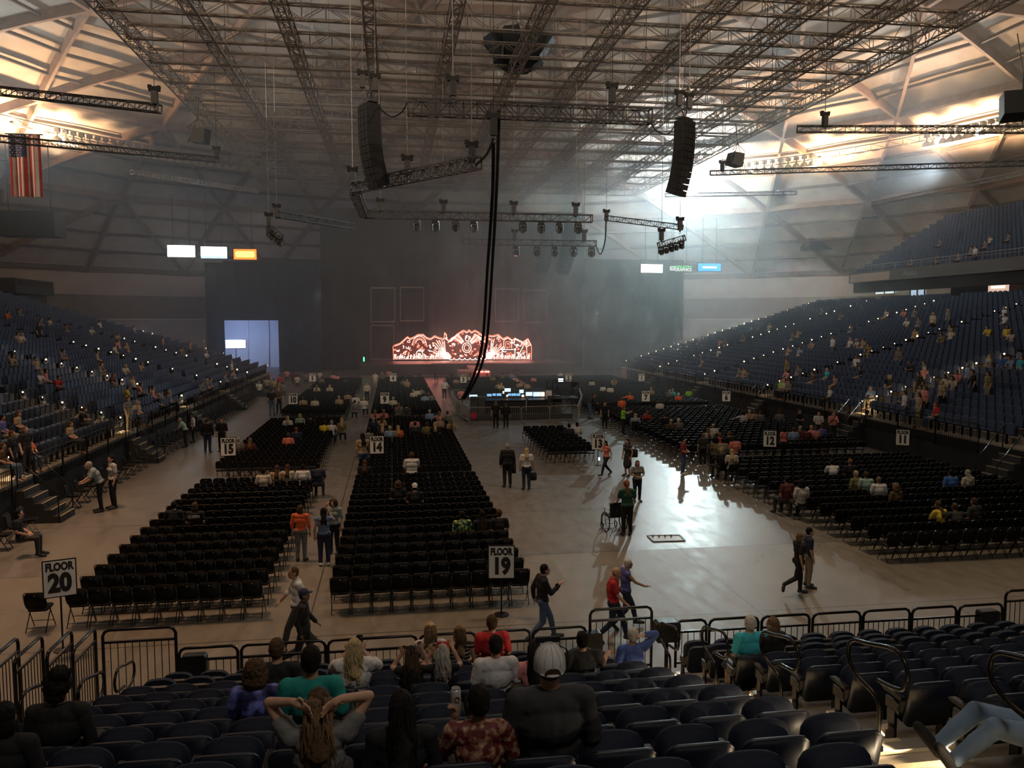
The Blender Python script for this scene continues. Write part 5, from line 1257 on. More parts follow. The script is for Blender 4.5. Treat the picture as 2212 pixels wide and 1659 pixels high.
def hair_mesh(J, kind, vox):
    h = J['H']; rot = Euler((J.get('hx', 0), 0, J['hy'])).to_matrix(); q = lambda x, y, z: h+rot @ V3(x, y, z); P = []; up = (J['N']-J['C']).normalized()
    cap = [ellip(q(0, -.022, .030), (.084, .098, .100), rot), ellip(q(0, -.035, -.01), (.080, .082, .085), rot)]
    d = .010
    if kind == 'short': P = cap; d = .012
    elif kind == 'buzz': P = [ellip(q(0, -.018, .026), (.079, .095, .096), rot), ellip(q(0, -.035, -.02), (.072, .072, .07), rot)]; d = .002
    elif kind == 'bald': P = [ellip(q(s*.055, -.045, -.025), (.026, .05, .03), rot) for s in (-1, 1)]+[ellip(q(0, -.075, -.03), (.055, .022, .03), rot)]; d = .003
    elif kind == 'bob': P = cap+[ellip(q(0, -.045, -.06), (.098, .075, .10), rot)]; d = .02
    elif kind == 'curly': P = [ellip(q(0, -.03, .03), (.115, .115, .115), rot), ellip(q(0, -.06, -.07), (.125, .085, .10), rot), ellip(q(.06, -.04, -.03), (.07, .07, .09), rot), ellip(q(-.06, -.04, -.03), (.07, .07, .09), rot)]; d = .045
    elif kind == 'long': b = J['N']+up*-.14+V3(0, -.125, 0); P = cap+[ellip(q(0, -.05, -.05), (.092, .065, .10), rot), capsule(q(0, -.065, -.08), .075, b+V3(0, .0, .04), .062), capsule(b+V3(-.045, .01, .05), .045, b+V3(-.05, 0, -.06), .03), capsule(b+V3(.04, .01, .05), .045, b+V3(.045, 0, -.07), .03)]; d = .022
    elif kind == 'verylong': b = J['N']+up*-.30+V3(0, -.14, 0); P = cap+[ellip(q(0, -.045, -.06), (.098, .072, .11), rot), capsule(q(0, -.06, -.10), .085, b+V3(0, 0, .1), .082), capsule(b+V3(-.05, 0, .1), .05, b+V3(-.05, 0, -.06), .025), capsule(b+V3(.05, 0, .1), .05, b+V3(.045, 0, -.09), .025)]; d = .02
    elif kind == 'bun': P = cap+[ellip(q(0, -.05, .125), (.05, .05, .045), rot)]; d = .02
    elif kind == 'curlybun': P = [ellip(q(0, -.03, .02), (.105, .11, .105), rot), ellip(q(.03, -.05, .12), (.085, .08, .065), rot), ellip(q(-.05, -.03, .06), (.06, .06, .06), rot), ellip(q(0, -.08, -.06), (.07, .05, .06), rot)]; d = .05
    elif kind == 'updo': P = cap+[ellip(q(0, -.04, .09), (.07, .07, .06), rot), capsule(q(0, -.09, -.02), .06, J['N']+V3(0, -.10, -.10), .055), capsule(q(0.03, -.09, -.1), .04, J['N']+V3(.05, -.115, -.20), .025), capsule(q(-0.03, -.09, -.1), .04, J['N']+V3(-.03, -.115, -.22), .025)]; d = .028
    elif kind == 'ponytail': P = cap+[ellip(q(0, -.11, .04), (.03, .03, .03), rot), capsule(q(0, -.125, .02), .032, J['N']+V3(0, -.12, -.12), .045), capsule(J['N']+V3(0, -.12, -.12), .045, J['N']+V3(0, -.12, -.24), .015)]; d = .02
    return fuse(P, min(vox, .014), 2 if vox < .02 else 1, d, TEXH, 'hair')
def features_mesh(J):
    h = J['H']; rot = Euler((J.get('hx', 0), 0, J['hy'])).to_matrix(); m = MB()
    def b(c, r): v, f = ellip(h+rot @ V3(*c), r, rot, 8, 6); m.add(v, f)
    for s in (-1, 1): b((s*.029, .084, -.008), (.013, .008, .006)); b((s*.03, .090, .012), (.017, .006, .003))
    b((0, .092, -.077), (.022, .008, .005)); return m.mesh('facial_features')
PC = {}
def cached(key, fn):
    if key not in PC: PC[key] = fn()
    return PC[key]
SK = {'pale': mat('skin_pale', (.50, .30, .21), .55, noise=.05), 'tan': mat('skin_tan', (.36, .20, .13), .55, noise=.05), 'brown': mat('skin_brown', (.15, .08, .05), .5)}
HC = {'blond': mat('hair_blond', (.42, .32, .17), .8, spec=.15, noise=.35, nscale=35), 'grey': mat('hair_grey', (.33, .31, .28), .8, spec=.15, noise=.25, nscale=35), 'white': mat('hair_white', (.55, .52, .46), .8, spec=.15, noise=.2, nscale=35), 'brown': mat('hair_brown', (.075, .045, .025), .8, spec=.15, noise=.4, nscale=35),
      'black': mat('hair_black', (.010, .008, .007), .75, spec=.15, noise=.4, nscale=35), 'red': mat('hair_red', (.20, .07, .03), .8, spec=.15, noise=.3, nscale=35), 'light brown': mat('hair_lightbrown', (.16, .10, .055), .8, spec=.15, noise=.4, nscale=30)}
CCOL = {'black': (.012, .012, .014), 'charcoal': (.035, .036, .04), 'grey': (.16, .16, .16), 'white': (.60, .60, .60), 'cream': (.5, .46, .38), 'navy': (.02, .028, .06), 'blue': (.05, .14, .42), 'light blue': (.22, .33, .50), 'teal': (.01, .22, .20), 'turquoise': (.05, .46, .55),
        'red': (.45, .025, .03), 'dark red': (.22, .025, .03), 'maroon': (.09, .02, .02), 'orange': (.75, .14, .05), 'pink': (.62, .25, .24), 'salmon': (.65, .20, .16), 'yellow': (.65, .50, .05), 'green': (.015, .07, .045), 'lime': (.25, .60, .05), 'olive': (.18, .16, .07), 'khaki': (.25, .22, .15),
        'denim': (.07, .12, .21), 'pale denim': (.17, .25, .36), 'mint': (.30, .42, .36), 'purple': (.14, .10, .30), 'brown': (.10, .06, .035), 'tan': (.34, .25, .16), 'violet': (.10, .10, .32)}
def cm(c, b=.0): return c if not isinstance(c, str) else mat('cloth_'+c.replace(' ', '_'), CCOL[c], .85, noise=.12, nscale=9)
def prep(me):
    if len(me.materials) == 0: me.materials.append(SK['pale'])
    return me
def setm(o, m):
    o.material_slots[0].link = 'OBJECT'; o.material_slots[0].material = m; return o
def person(loc, rz, pn='stand', skin='pale', top='grey', sleeve=.6, bottom='charcoal', leglen=1.95, hair='short', hc='brown', label=None, s=1.0, vox=.018, w=1.0, fem=False, group=None, J=None, key=None, disp=.010, dress=False, feat=None, shoe='charcoal', g=.014, wscale=1.0, cat='person'):
    kk = key or pn; J = J or pose(pn); r = empty('person', loc, rz); r.scale = (s*wscale, s, s); tag(r, label, cat, group)
    tiny = vox >= .028
    body = link('body', prep(cached(('b', kk, vox, w, fem), lambda: body_mesh(J, vox, w, fem))), None, r); setm(body, SK[skin])
    if dress: setm(link('dress', prep(cached(('d', kk, vox), lambda: dress_mesh(J, vox))), None, r), cm(top))
    else:
        setm(link('shirt', prep(cached(('s', kk, vox, sleeve, w, fem, disp, g), lambda: shirt_mesh(J, vox, sleeve, w, fem, disp, g=g))), None, r), cm(top))
        setm(link('trousers', prep(cached(('t', kk, vox, leglen, fem), lambda: trousers_mesh(J, vox, leglen, fem))), None, r), cm(bottom))
    if hair: setm(link('hair', prep(cached(('h', kk, vox, hair), lambda: hair_mesh(J, hair, vox))), None, r), HC[hc])
    if not tiny:
        for sd in 'LR': setm(link('shoe', prep(cached(('sh', kk, vox, sd), lambda: shoes_mesh(J, vox, sd))), None, r), cm(shoe))
    if feat if feat is not None else (not tiny and abs(((rz+math.pi) % (2*math.pi))-math.pi) > 1.0):
        setm(link('facial_features', prep(cached(('f', kk), lambda: features_mesh(J))), None, r), mat('features', (.05, .02, .02), .6))
    return r
# strand locks laid over long hair
def locks(parent, J, m, n, length, wav, seed=1, width=.10, r0=.011, start=.06, base=None):
    rn = random.Random(seed); mb = MB(); h = J['H']; b = base or J['N']
    for i in range(n):
        a = rn.uniform(-1, 1); el = rn.uniform(-.2, 1)
        x0 = a*.085; z0 = .05+.065*el*(1-a*a*.5); y0 = -.055-.05*math.sqrt(max(0, 1-a*a))*(.6+.4*(1-el))
        L = length*rn.uniform(.75, 1.05); pts = []; ph = rn.uniform(0, 6.28); fr = rn.uniform(18, 26)
        for k in range(12):
            t = k/11; z = h.z+z0-L*t; sp = 1+t*rn.uniform(.15, .22)*4*width/.10*.35
            yb = h.y+y0-.03*math.sin(min(1, t*2.2)*math.pi*.5)+(b.y-h.y)*t*.8-(.02 if t > .3 else 0)
            wv = wav*min(1, t*1.6); pts.append((h.x+x0*sp+wv*math.sin(z*fr+ph), yb+wv*.5*math.cos(z*fr+ph), z))
        mb.tube(pts, [r0*(1-.75*(k/11)**2) for k in range(12)], 5)
    o = mb.build('hair_locks', m, parent, smooth=True); return o
# ---------------------------------------------------------------- foreground figures
def seated(who, label, hpx=None, **kw):
    x, y, z = SEATPOS[who]; s = kw.pop('s', 1.0)
    if hpx:
        zz = aty(hpx[0], hpx[1], y+.15); s = max(.86, min(1.14, (zz.z-z)/1.235)); x = x+(zz.x-x)*.75
    kw.setdefault('vox', .011); kw.setdefault('disp', .016); return person((x, y, z), kw.pop('rz', 0), kw.pop('pn', 'sit'), label=label, s=s, group=None, **kw)
def two_tone(nm, a, b, scale, th=.5, third=None):
    if nm in MATS: return MATS[nm]
    m = mat(nm, a, .85); nt = m.node_tree; n = nt.nodes.new('ShaderNodeTexVoronoi'); n.inputs['Scale'].default_value = scale; n.inputs['Randomness'].default_value = 1
    tc = nt.nodes.new('ShaderNodeTexCoord'); nt.links.new(tc.outputs['Object'], n.inputs['Vector']); r = nt.nodes.new('ShaderNodeValToRGB'); r.color_ramp.interpolation = 'CONSTANT'
    e = r.color_ramp.elements; e[0].color = (*b, 1); e[0].position = 0; e[1].color = (*a, 1); e[1].position = th
    if third: q = e.new(th*.45); q.color = (*third, 1)
    nt.links.new(n.outputs['Distance'], r.inputs['Fac']); nt.links.new(r.outputs['Color'], nt.nodes['Principled BSDF'].inputs['Base Color']); return m
def blotch(nm, a, b, scale):
    if nm in MATS: return MATS[nm]
    m = mat(nm, a, .6, noise=.5, nscale=scale); r = [n for n in m.node_tree.nodes if n.type == 'VALTORGB'][0]; e = r.color_ramp.elements
    e[0].position = .46; e[0].color = (*a, 1); e[1].position = .62; e[1].color = (*b, 1); return m
def stripes(nm, a, b, axis, per, duty=.5):
    if nm in MATS: return MATS[nm]
    m = mat(nm, a, .85); nt = m.node_tree; tc = nt.nodes.new('ShaderNodeTexCoord'); sx = nt.nodes.new('ShaderNodeSeparateXYZ'); nt.links.new(tc.outputs['Object'], sx.inputs[0])
    d = nt.nodes.new('ShaderNodeMath'); d.operation = 'DIVIDE'; d.inputs[1].default_value = per; nt.links.new(sx.outputs[axis], d.inputs[0]); f = nt.nodes.new('ShaderNodeMath'); f.operation = 'FRACT'; nt.links.new(d.outputs[0], f.inputs[0])
    l = nt.nodes.new('ShaderNodeMath'); l.operation = 'LESS_THAN'; l.inputs[1].default_value = duty; nt.links.new(f.outputs[0], l.inputs[0]); mx = nt.nodes.new('ShaderNodeMixRGB'); mx.inputs[1].default_value = (*a, 1); mx.inputs[2].default_value = (*b, 1)
    nt.links.new(l.outputs[0], mx.inputs[0]); nt.links.new(mx.outputs[0], nt.nodes['Principled BSDF'].inputs['Base Color']); return m
floral = blotch('cloth_floral_red', (.11, .012, .012), (.42, .26, .16), 17); bluepat = blotch('cloth_blue_pattern', (.02, .022, .09), (.16, .20, .60), 9)
hawaii = blotch('cloth_hawaiian', (.01, .06, .09), (.45, .60, .06), 14); dalm = two_tone('cloth_spotted', (.55, .53, .48), (.03, .03, .03), 26, .32)
bwst = stripes('cloth_bw_stripes', (.015, .015, .016), (.55, .53, .5), 2, .055, .28); vst = stripes('cloth_fine_stripes', (.4, .42, .42), (.06, .07, .08), 0, .05, .3)
# a: man with white cap
r = seated('cap_man', 'broad person in charcoal jacket and white back-to-front trucker cap, seated in the foreground', (1198, 1434), skin='pale', top='charcoal', sleeve=1.9, w=1.12, hair='buzz', hc='brown', bottom='pale denim', wscale=1.10)
J = pose('sit'); h = J['H']; m = MB()
rows = []
for j in range(9):
    t = math.pi/2*j/8.0; rows.append([(h.x+.090*math.cos(t)*math.cos(a_)*1.0, h.y-.012+.108*math.cos(t)*math.sin(a_), h.z+.012+.125*math.sin(t)) for a_ in [2*math.pi*i/24 for i in range(24)]])
rows = [[(v[0]*1.0, v[1], v[2]-.035) for v in rows[0]]]+rows
m.grid(rows, True); capo = m.build('cap', mat('cap_white', (.60, .61, .60), .9, noise=.08, nscale=40), r, smooth=True)
for p_ in capo.data.polygons: pass
m = MB(); m.prism([(.046*math.cos(R(a_)), .042*math.sin(R(a_))) for a_ in range(0, 181, 15)], .012, Matrix.Translation((h.x, h.y-.114, h.z-.022))); m.build('cap_opening', HC['brown'], capo)
m = MB(); m.tube([(h.x+.075*math.cos(R(a_)), h.y-.012-.108*math.sin(R(a_))*1.02, h.z-.026) for a_ in range(35, 146, 10)], .010, 6); m.build('adjuster_strap', MATS['cap_white'], capo)
m = MB()
for a_ in range(0, 180, 30): m.tube([(h.x+.091*math.cos(t)*math.cos(R(a_)), h.y-.012+.109*math.cos(t)*math.sin(R(a_)), h.z+.012+.126*math.sin(t)) for t in [math.pi*q/14 for q in range(15)]], .0016, 4)
m.build('cap_seam', mat('cap_seam', (.35, .35, .34), .9), capo)
m = MB(); m.prism([(.06*math.cos(R(a_)), .075*math.sin(R(a_))) for a_ in range(0, 181, 15)], .006, Matrix.Translation((h.x, h.y+.09, h.z+.0)) @ Matrix.Rotation(R(-80), 4, 'X')); m.build('cap_brim', cm('black'), capo)
m = MB(); m.tube([(h.x+.055, h.y-.02, h.z+.118), (h.x+.10, h.y+.0, h.z+.085), (h.x+.10, h.y-.06, h.z-.01)], .004, 6); m.box((h.x+.0, h.y+.06, h.z+.13), (.14, .02, .035)); m.build('sunglasses', BLK, r)
m = MB(); m.tube([(J['N'].x+.075*math.cos(R(a_)), J['N'].y+.068*math.sin(R(a_)), J['N'].z-.012+.008*math.sin(R(a_))) for a_ in range(0, 360, 20)], .02, 8, True); m.build('collar', cm('charcoal'), r, smooth=True)
# b: floral shirt with can
Jb = pose('sit_can'); Jb['palmsideL'] = Vector((0, 1, 0)); Jb['curlL'] = 1.0
r = seated('floral_man', 'person with short dark curls in red floral shirt, holding a tall white can', (1050, 1512), pn='sit_can', vox=.008, J=Jb, key='can', skin='tan', top=floral, sleeve=.7, hair='short', hc='black', w=1.05)
rw_ = r.matrix_world; s_ = r.scale[0]; cp = Vector(r.location)+Vector((-.155, .268, 1.185))*s_
can = empty('drink_can', cp-Vector((0, 0, .09))); tag(can, 'tall slim white drink can held up beside the floral-shirted person', 'can'); m = MB(); m.tube([(0, 0, .0), (0, 0, .006), (0, 0, .16), (0, 0, .175)], [.026, .033, .033, .027], 18); m.build('can_body', mat('can_white', (.55, .56, .53), .3, .2), can, smooth=True)
m = MB(); m.tube([(0, 0, .175), (0, 0, .18)], [.028, .028], 16); m.build('rim', STEEL, can); text_mesh('O', .05, mat('can_ink', (.25, .16, .1), .5), can, (.006, -.0345, .12))
# c
r = seated('black_long', 'person with very long black hair and black top, foreground, left of the can holder', (888, 1530), skin='tan', top='black', sleeve=1.2, hair='verylong', hc='black', fem=True); locks(r, pose('sit'), HC['black'], 70, .52, .006, 3, r0=.010)
# d
Jd = pose('sit_head'); r = seated('hands_head', 'person with brown hair clasping hands behind the head, foreground centre-left', (712, 1520), pn='sit_head', vox=.008, skin='pale', top='grey', sleeve=.4, hair='long', hc='brown', fem=True); locks(r, Jd, HC['light brown'], 60, .40, .012, 9, r0=.010)
m = MB(); m.tube([(.25+.035*math.cos(R(a_)), .36+.035*math.sin(R(a_)), 1.16) for a_ in range(0, 360, 30)], .006, 5, True)
# fist with rings beside it belongs to the neighbour in black: bracelet of the hands-behind-head person
m = MB(); W_ = Jd['WR']; m.tube([(W_.x+.034*math.cos(R(a_)), W_.y+.034*math.sin(R(a_)), W_.z-.02) for a_ in range(0, 360, 30)], .007, 6, True); m.build('bracelet', mat('gold', (.6, .42, .15), .3, 1), r)
# e
r = seated('white_tee', 'person with short black hair in white tee, seated mid-rows, centre', (1084, 1392), pn='sit', skin='tan', top='white', sleeve=.75, hair='short', hc='black', w=1.1)
# f
r = seated('red_bow', 'person with bare shoulders, silver-blond wavy hair and red headband, seated mid-rows', (966, 1420), pn='sit_cheek', skin='pale', top='black', sleeve=0, hair='updo', hc='grey', fem=True, g=.004); Jf = pose('sit_cheek'); locks(r, Jf, HC['grey'], 46, .40, .014, 4, r0=.011)
red_ = cm('red'); m = MB(); h = Jf['H']; m.tube([(h.x+.088*math.cos(R(a_)), h.y-.02, h.z+.03+.10*math.sin(R(a_))) for a_ in range(10, 171, 12)], .015, 8); m.ball((h.x+.03, h.y-.03, h.z+.14), (.045, .02, .03)); m.ball((h.x-.03, h.y-.03, h.z+.145), (.04, .02, .028)); m.build('headband', red_, r, smooth=True)
# g
r = seated('brown_long', 'person with long straight dark brown hair and bare shoulders, beside the silver-blond one', (878, 1418), pn='sit_cheek', skin='pale', top='black', sleeve=0, hair='verylong', hc='black', fem=True, g=.003); locks(r, pose('sit_cheek'), HC['brown'], 60, .44, .003, 6, r0=.010)
# h
r = seated('white_blouse', 'person with wavy blond hair and loose white blouse, holding up a phone', (776, 1398), pn='sit_photo', skin='pale', top='white', sleeve=1.2, hair='long', hc='blond', fem=True, w=1.12, disp=.035, g=.03); locks(r, pose('sit_photo'), HC['blond'], 80, .36, .020, 5, r0=.012)
xx, yy, zz = SEATPOS['white_blouse']; m = MB(); m.prism(rrect(.078, .15, .012, 2), .01); o = m.build('phone', BLK, None, r.location+Vector((.05, .44, 1.12))*r.scale[1], 0); tag(o, 'dark phone held up by the person in white blouse', 'phone'); m = MB(); m.box((.02, -.007, .125), (.02, .004, .02)); m.build('camera_lens', MATS['lens_glass'], o)
# i j k front row
r = seated('white_tank', 'person with long blond hair in white tank top, front row', (937, 1360), skin='pale', top='white', sleeve=0, hair='long', hc='blond', fem=True, w=.95, g=.008); locks(r, pose('sit'), HC['light brown'], 50, .36, .006, 7, r0=.010)
r = seated('striped_top', 'person with long brown hair in black and white striped top, front row', (997, 1366), skin='pale', top=bwst, sleeve=0, hair='long', hc='light brown', fem=True, g=.008); locks(r, pose('sit'), HC['brown'], 50, .32, .01, 8, r0=.010)
r = seated('red_tee', 'person with short greying hair in red tee shirt, front row', (1067, 1345), skin='tan', top='red', sleeve=.7, hair='short', hc='brown', w=1.08)
r = seated('black_long2', 'person with long black hair and pale top behind the front rows, centre-right', (1162, 1402), skin='pale', top='pink', sleeve=.3, hair='verylong', hc='black', fem=True); locks(r, pose('sit'), HC['black'], 60, .46, .005, 11)
r = seated('black_tee2', 'person with short black hair in black tee with a small white mark, right of centre', (1250, 1382), pn='sit_out', skin='tan', top='black', sleeve=.7, hair='short', hc='black', w=1.08)
text_mesh('T', .05, cm('grey'), r, (.02, -.032, .86))
r = seated('blue_shirt', 'person with grey-blond hair in blue shirt, hand behind the head, by the aisle', (1380, 1370), pn='sit_head1', skin='pale', top='blue' if False else mat('cloth_blue_shirt', (.07, .12, .36), .85, noise=.1), sleeve=1.9, hair='short', hc='white')
r = seated('blue_pattern', 'person with curly dark hair in glossy blue patterned shirt, left foreground', (541, 1450), skin='tan', top=bluepat, sleeve=.8, hair='curly', hc='brown'); 
r = seated('black_tee', 'person with cropped dark hair in black tee behind the curly-haired one', (592, 1402), skin='pale', top='black', sleeve=.7, hair='buzz', hc='brown')
r = seated('teal_tee', 'person with short black hair in teal shirt with dark collar, left foreground', (668, 1426), skin='tan', top='teal', sleeve=.8, hair='short', hc='black'); J = pose('sit'); m = MB(); m.tube([(.07*math.cos(R(a_)), J['N'].y+.065*math.sin(R(a_)), J['N'].z-.02) for a_ in range(0, 360, 20)], .016, 6, True); m.build('collar', cm('navy'), r, smooth=True)
r = seated('turquoise', 'person with grey hair in bright turquoise tee and grey shorts, by the aisle', (1622, 1345), skin='pale', top='turquoise', sleeve=.7, bottom='charcoal', leglen=.85, hair='short', hc='white', w=1.05, feat=True)
r = seated('black_top', 'person with shoulder-length brown hair in black top beside the turquoise tee', (1673, 1347), skin='pale', top='black', sleeve=.5, hair='bob', hc='light brown', fem=True, rz=.5)
r = seated('bun_dark', 'dark figure with big curly pinned-up hair at the lower left', (130, 1480), skin='tan', top='black', sleeve=1.9, hair='curlybun', hc='black', fem=True, w=1.1)
r = seated('dark_left', 'dark silhouetted head at the lower left corner', (18, 1555), skin='tan', top='black', sleeve=1.9, hair='bob', hc='black')
# hand of the neighbour holding a ringed fist up, behind the hands-behind-head person
# v: person reclining at the right edge: jeans and white shirt
Jv = base_pose('sit'); Jv['C'] = V3(0, -.02, .78); Jv['N'] = V3(0, -.14, .95); Jv['H'] = V3(0, -.16, 1.12)
for s_, n in ((-1, 'L'), (1, 'R')):
    Jv['S'+n] = V3(s_*.18, -.12, .90); Jv['E'+n] = V3(s_*.25, -.02, .68); Jv['W'+n] = V3(s_*.12, .18, .62); Jv['T'+n] = V3(s_*.05, .25, .62); Jv['K'+n] = V3(s_*.12, .58, .66)
    Jv['A'+n] = V3(s_*.11+.0, .86, .40); Jv['F'+n] = V3(s_*.14, .96, .50)
c_ = aty(2140, 1560, 5.1)
r = person((c_.x+.40, 4.85, deckz(5.0)+.03), R(80), 'sit', J=Jv, key='recline', skin='tan', top='white', sleeve=1.9, bottom='pale denim', hair='short', hc='brown', label='person in white shirt and blue jeans sprawled sideways at the right edge', vox=.012, disp=.015, shoe='black', feat=False)
# left-edge hand
# ---------------------------------------------------------------- people standing on the floor
def fp(x, y): v = atz(x, y, 0); return (v.x, v.y, 0)
def stander(px, py, head_py, rz, label, **kw):
    loc = fp(px, py); ztop = 0
    d = ray(px, head_py); t = loc[1]/d.y; hgt = H+d.z*t; s = max(.88, min(1.1, hgt/1.73)); kw.setdefault('vox', .02); kw.setdefault('wscale', 1.1); return person(loc, rz, kw.pop('pn', 'stand'), label=label, s=s, **kw)
AW, TOW, RT, LT = 0, math.pi, -math.pi/2, math.pi/2
p1 = stander(1096, 1053, 957, AW, 'person in black suit with short grey hair walking away up the open floor', top='black', sleeve=1.9, bottom='black', hair='buzz', hc='grey', w=1.1)
p2 = stander(1137, 1058, 967, AW, 'person with long blond hair, white tee and dark jeans walking away, bag in hand', top='white', sleeve=.6, bottom='navy', hair='long', hc='blond', fem=True)
def bag(person_loc, off, label, sz=(.28, .12, .30), m='black'):
    p = Vector(person_loc)+Vector(off); o = empty('hand_bag', p); tag(o, label, 'bag'); b = MB(); b.prism(rrect(sz[0], sz[2], .04, 3), sz[1]); link('bag_body', soften(b.mesh('bag_body'), .01), cm(m), o); b = MB(); b.tube([(-.08, 0, sz[2]), (-.06, 0, sz[2]+.12), (.06, 0, sz[2]+.12), (.08, 0, sz[2])], .01, 5); b.build('handle', cm(m), o)
bag(p2.location, (.27, .05, .36), 'black hand bag carried by the blond person in white tee'); bag(p1.location, (.27, .05, .55), 'folded black coat carried by the person in black suit', (.16, .10, .42))
p3 = stander(1309, 1028, 962, LT+.3, 'person in pink and black walking left past the FLOOR 13 sign with lit phone', pn='phone_walk', top='salmon', sleeve=.3, bottom='black', hair='long', hc='black', fem=True)
def phone(p, label, lit=True, rz=0):
    b = MB(); b.prism(rrect(.08, .15, .01, 2), .012); o = b.build('phone', BLK, None, p, rz); tag(o, label, 'phone', 'phones in hands'); b = MB(); b.box((0, -.008, .075), (.07, .003, .13)); b.build('display', mat('phone_lit', (.6, .75, 1), emit=(.45, .65, 1), es=5, sample=False) if lit else BLK, o)
v = aty(1294, 995, p3.location.y); phone(v, 'small glowing phone held beside the FLOOR 13 sign')
p4 = stander(1355, 1028, 948, LT+.6, 'person in short grey dress with black shoulder bag on the open floor', top='charcoal', dress=True, hair='long', hc='black', fem=True)
bag(p4.location, (.22, -.12, .82), 'black shoulder bag of the person in the short grey dress', (.34, .16, .34))
stander(1376, 1083, 996, TOW, 'person in grey blouse and black trousers facing the camera on the open floor', pn='hands_front', top='grey', sleeve=.7, bottom='black', hair='bob', hc='brown', fem=True, skin='tan')
p6 = stander(1354, 1157, 1038, AW, 'person in dark green polo and black trousers pushing a wheelchair', pn='push', top='green', sleeve=.7, bottom='black', hair='ponytail', hc='red', w=1.12, fem=True)
stander(1475, 1025, 945, TOW+.9, 'person in red polo and jeans standing on the open floor, papers in hand', pn='hands_front', top='dark red', sleeve=.7, bottom='denim', hair='short', hc='black', w=1.08, shoe='white')
stander(1518, 1008, 935, AW, 'person in grey tee and black trousers with back to camera beside section twelve', top='charcoal', sleeve=.7, bottom='black', hair='short', hc='light brown', shoe='white')
stander(1346, 938, 877, RT, 'person in lime green vest reaching towards a wheelchair user', pn='reach', top='lime', sleeve=.3, bottom='black', hair='bob', hc='red', fem=True)
stander(1306, 925, 868, TOW, 'person in black with bare arms facing the camera near the right barrier corner', top='black', sleeve=.5, bottom='black', hair='short', hc='brown', fem=True)
stander(1273, 905, 846, RT, 'person in dark top and jeans leaning at the barrier behind the cameras', pn='lean', top='charcoal', sleeve=1.5, bottom='denim', hair='short', hc='brown')
stander(1071, 925, 866, AW, 'left one of two black-clad guards standing before the mixing position', top='black', sleeve=.7, bottom='black', hair='short', hc='light brown', w=1.12)
stander(1093, 925, 870, AW, 'right one of two black-clad guards standing before the mixing position', top='black', sleeve=1.5, bottom='black', hair='short', hc='brown')
stander(960, 863, 820, TOW, 'person in white shirt standing in the aisle left of the mixing position', top='white', sleeve=.7, bottom='charcoal', hair='short', hc='brown', vox=.028)
stander(793, 868, 826, TOW, 'person in pale top standing in the left centre aisle beyond section nine', top='cream', sleeve=1.2, bottom='black', hair='short', hc='brown', vox=.028)
stander(811, 838, 804, TOW, 'distant person in white standing in the aisle between sections four and five', top='white', sleeve=.7, bottom='cream', hair='short', hc='brown', vox=.028)
stander(826, 836, 803, AW, 'distant person in grey beside the white-clad one in the far aisle', top='grey', sleeve=.7, bottom='charcoal', hair='short', hc='blond', vox=.028)
stander(651, 1212, 1090, AW-.15, 'person in bright orange top and pale grey trousers standing in the left aisle', top='orange', sleeve=1.3, bottom='grey', hair='bob', hc='brown', fem=True, vox=.014)
stander(701, 1222, 1096, AW+.1, 'person in blue sleeveless top and dark jeans standing in the left aisle', pn='arm_up', top=mat('cloth_bluegrey', (.14, .20, .33), .85, noise=.15), sleeve=0, bottom='navy', hair='long', hc='black', fem=True, vox=.014, shoe='white', skin='pale')
stander(722, 1196, 1077, TOW-.3, 'person in pale floral blouse with hand to face, behind the two in the left aisle', pn='arm_up', top=two_tone('cloth_pale_floral', (.28, .32, .28), (.12, .16, .14), 30, .3), sleeve=.8, bottom='black', hair='curly', hc='brown', fem=True, vox=.014)
def rear_row(px, head_py, D, hgt, rz, label, **kw):
    v = aty(px, head_py, D); s = max(.88, min(1.1, v.z/1.73)); kw.setdefault('vox', .014); kw.setdefault('wscale', 1.12); return person((v.x, D, 0), rz, kw.pop('pn', 'walk'), label=label, s=s, **kw)
rear_row(640, 1222, 15.9, 1.75, LT+.3, 'person in white tee walking left behind section nineteen', top='white', sleeve=1.2, bottom='charcoal', hair='buzz', hc='brown', skin='tan')
q = rear_row(655, 1272, 14.9, 1.7, RT, 'person all in black with dark cap striding right along the rail', pn='stride', top='black', sleeve=1.9, bottom='black', hair='buzz', hc='black', skin='brown')
m = MB(); m.ball((0, .0, 1.66), (.092, .108, .085), 14, 8); m.prism([(.07*math.cos(R(a_)), .1*math.sin(R(a_))) for a_ in range(0, 181, 20)], .01, Matrix.Translation((0, .09, 1.655)) @ Matrix.Rotation(R(-85), 4, 'X')); m.build('cap', cm('navy'), q, smooth=True)
q = rear_row(1172, 1218, 15.6, 1.75, RT+.1, 'person in black jacket and blue jeans walking right and looking at a phone', pn='phone_walk', top='black', sleeve=1.9, bottom='denim', hair='short', hc='black', w=1.1)
v = aty(1203, 1276, 15.5); phone(v, 'phone in the hand of the person in black jacket', False, .6)
rear_row(1326, 1224, 15.4, 1.75, RT-.3, 'person in bright red polo and dark jeans walking right near the tall rail', pn='walk', top='red', sleeve=.7, bottom='navy', hair='bald', hc='light brown', w=1.08)
rear_row(1352, 1232, 16.1, 1.65, RT, 'person with short white-blond hair in blue vest, arm stretched forward', pn='walk_arm', top='violet', sleeve=.0, bottom='navy', hair='short', hc='white', fem=True, skin='tan')
rear_row(1748, 1157, 17.95, 1.75, RT-.2, 'stout person in navy polo and khaki trousers standing on the near right floor', pn='stand', top='navy', sleeve=.7, bottom='khaki', hair='short', hc='black', w=1.18)
rear_row(1727, 1184, 17.5, 1.65, RT, 'person in black tee and trousers striding beside the navy polo', pn='stride', top='black', sleeve=.7, bottom='black', hair='bob', hc='light brown', fem=True)
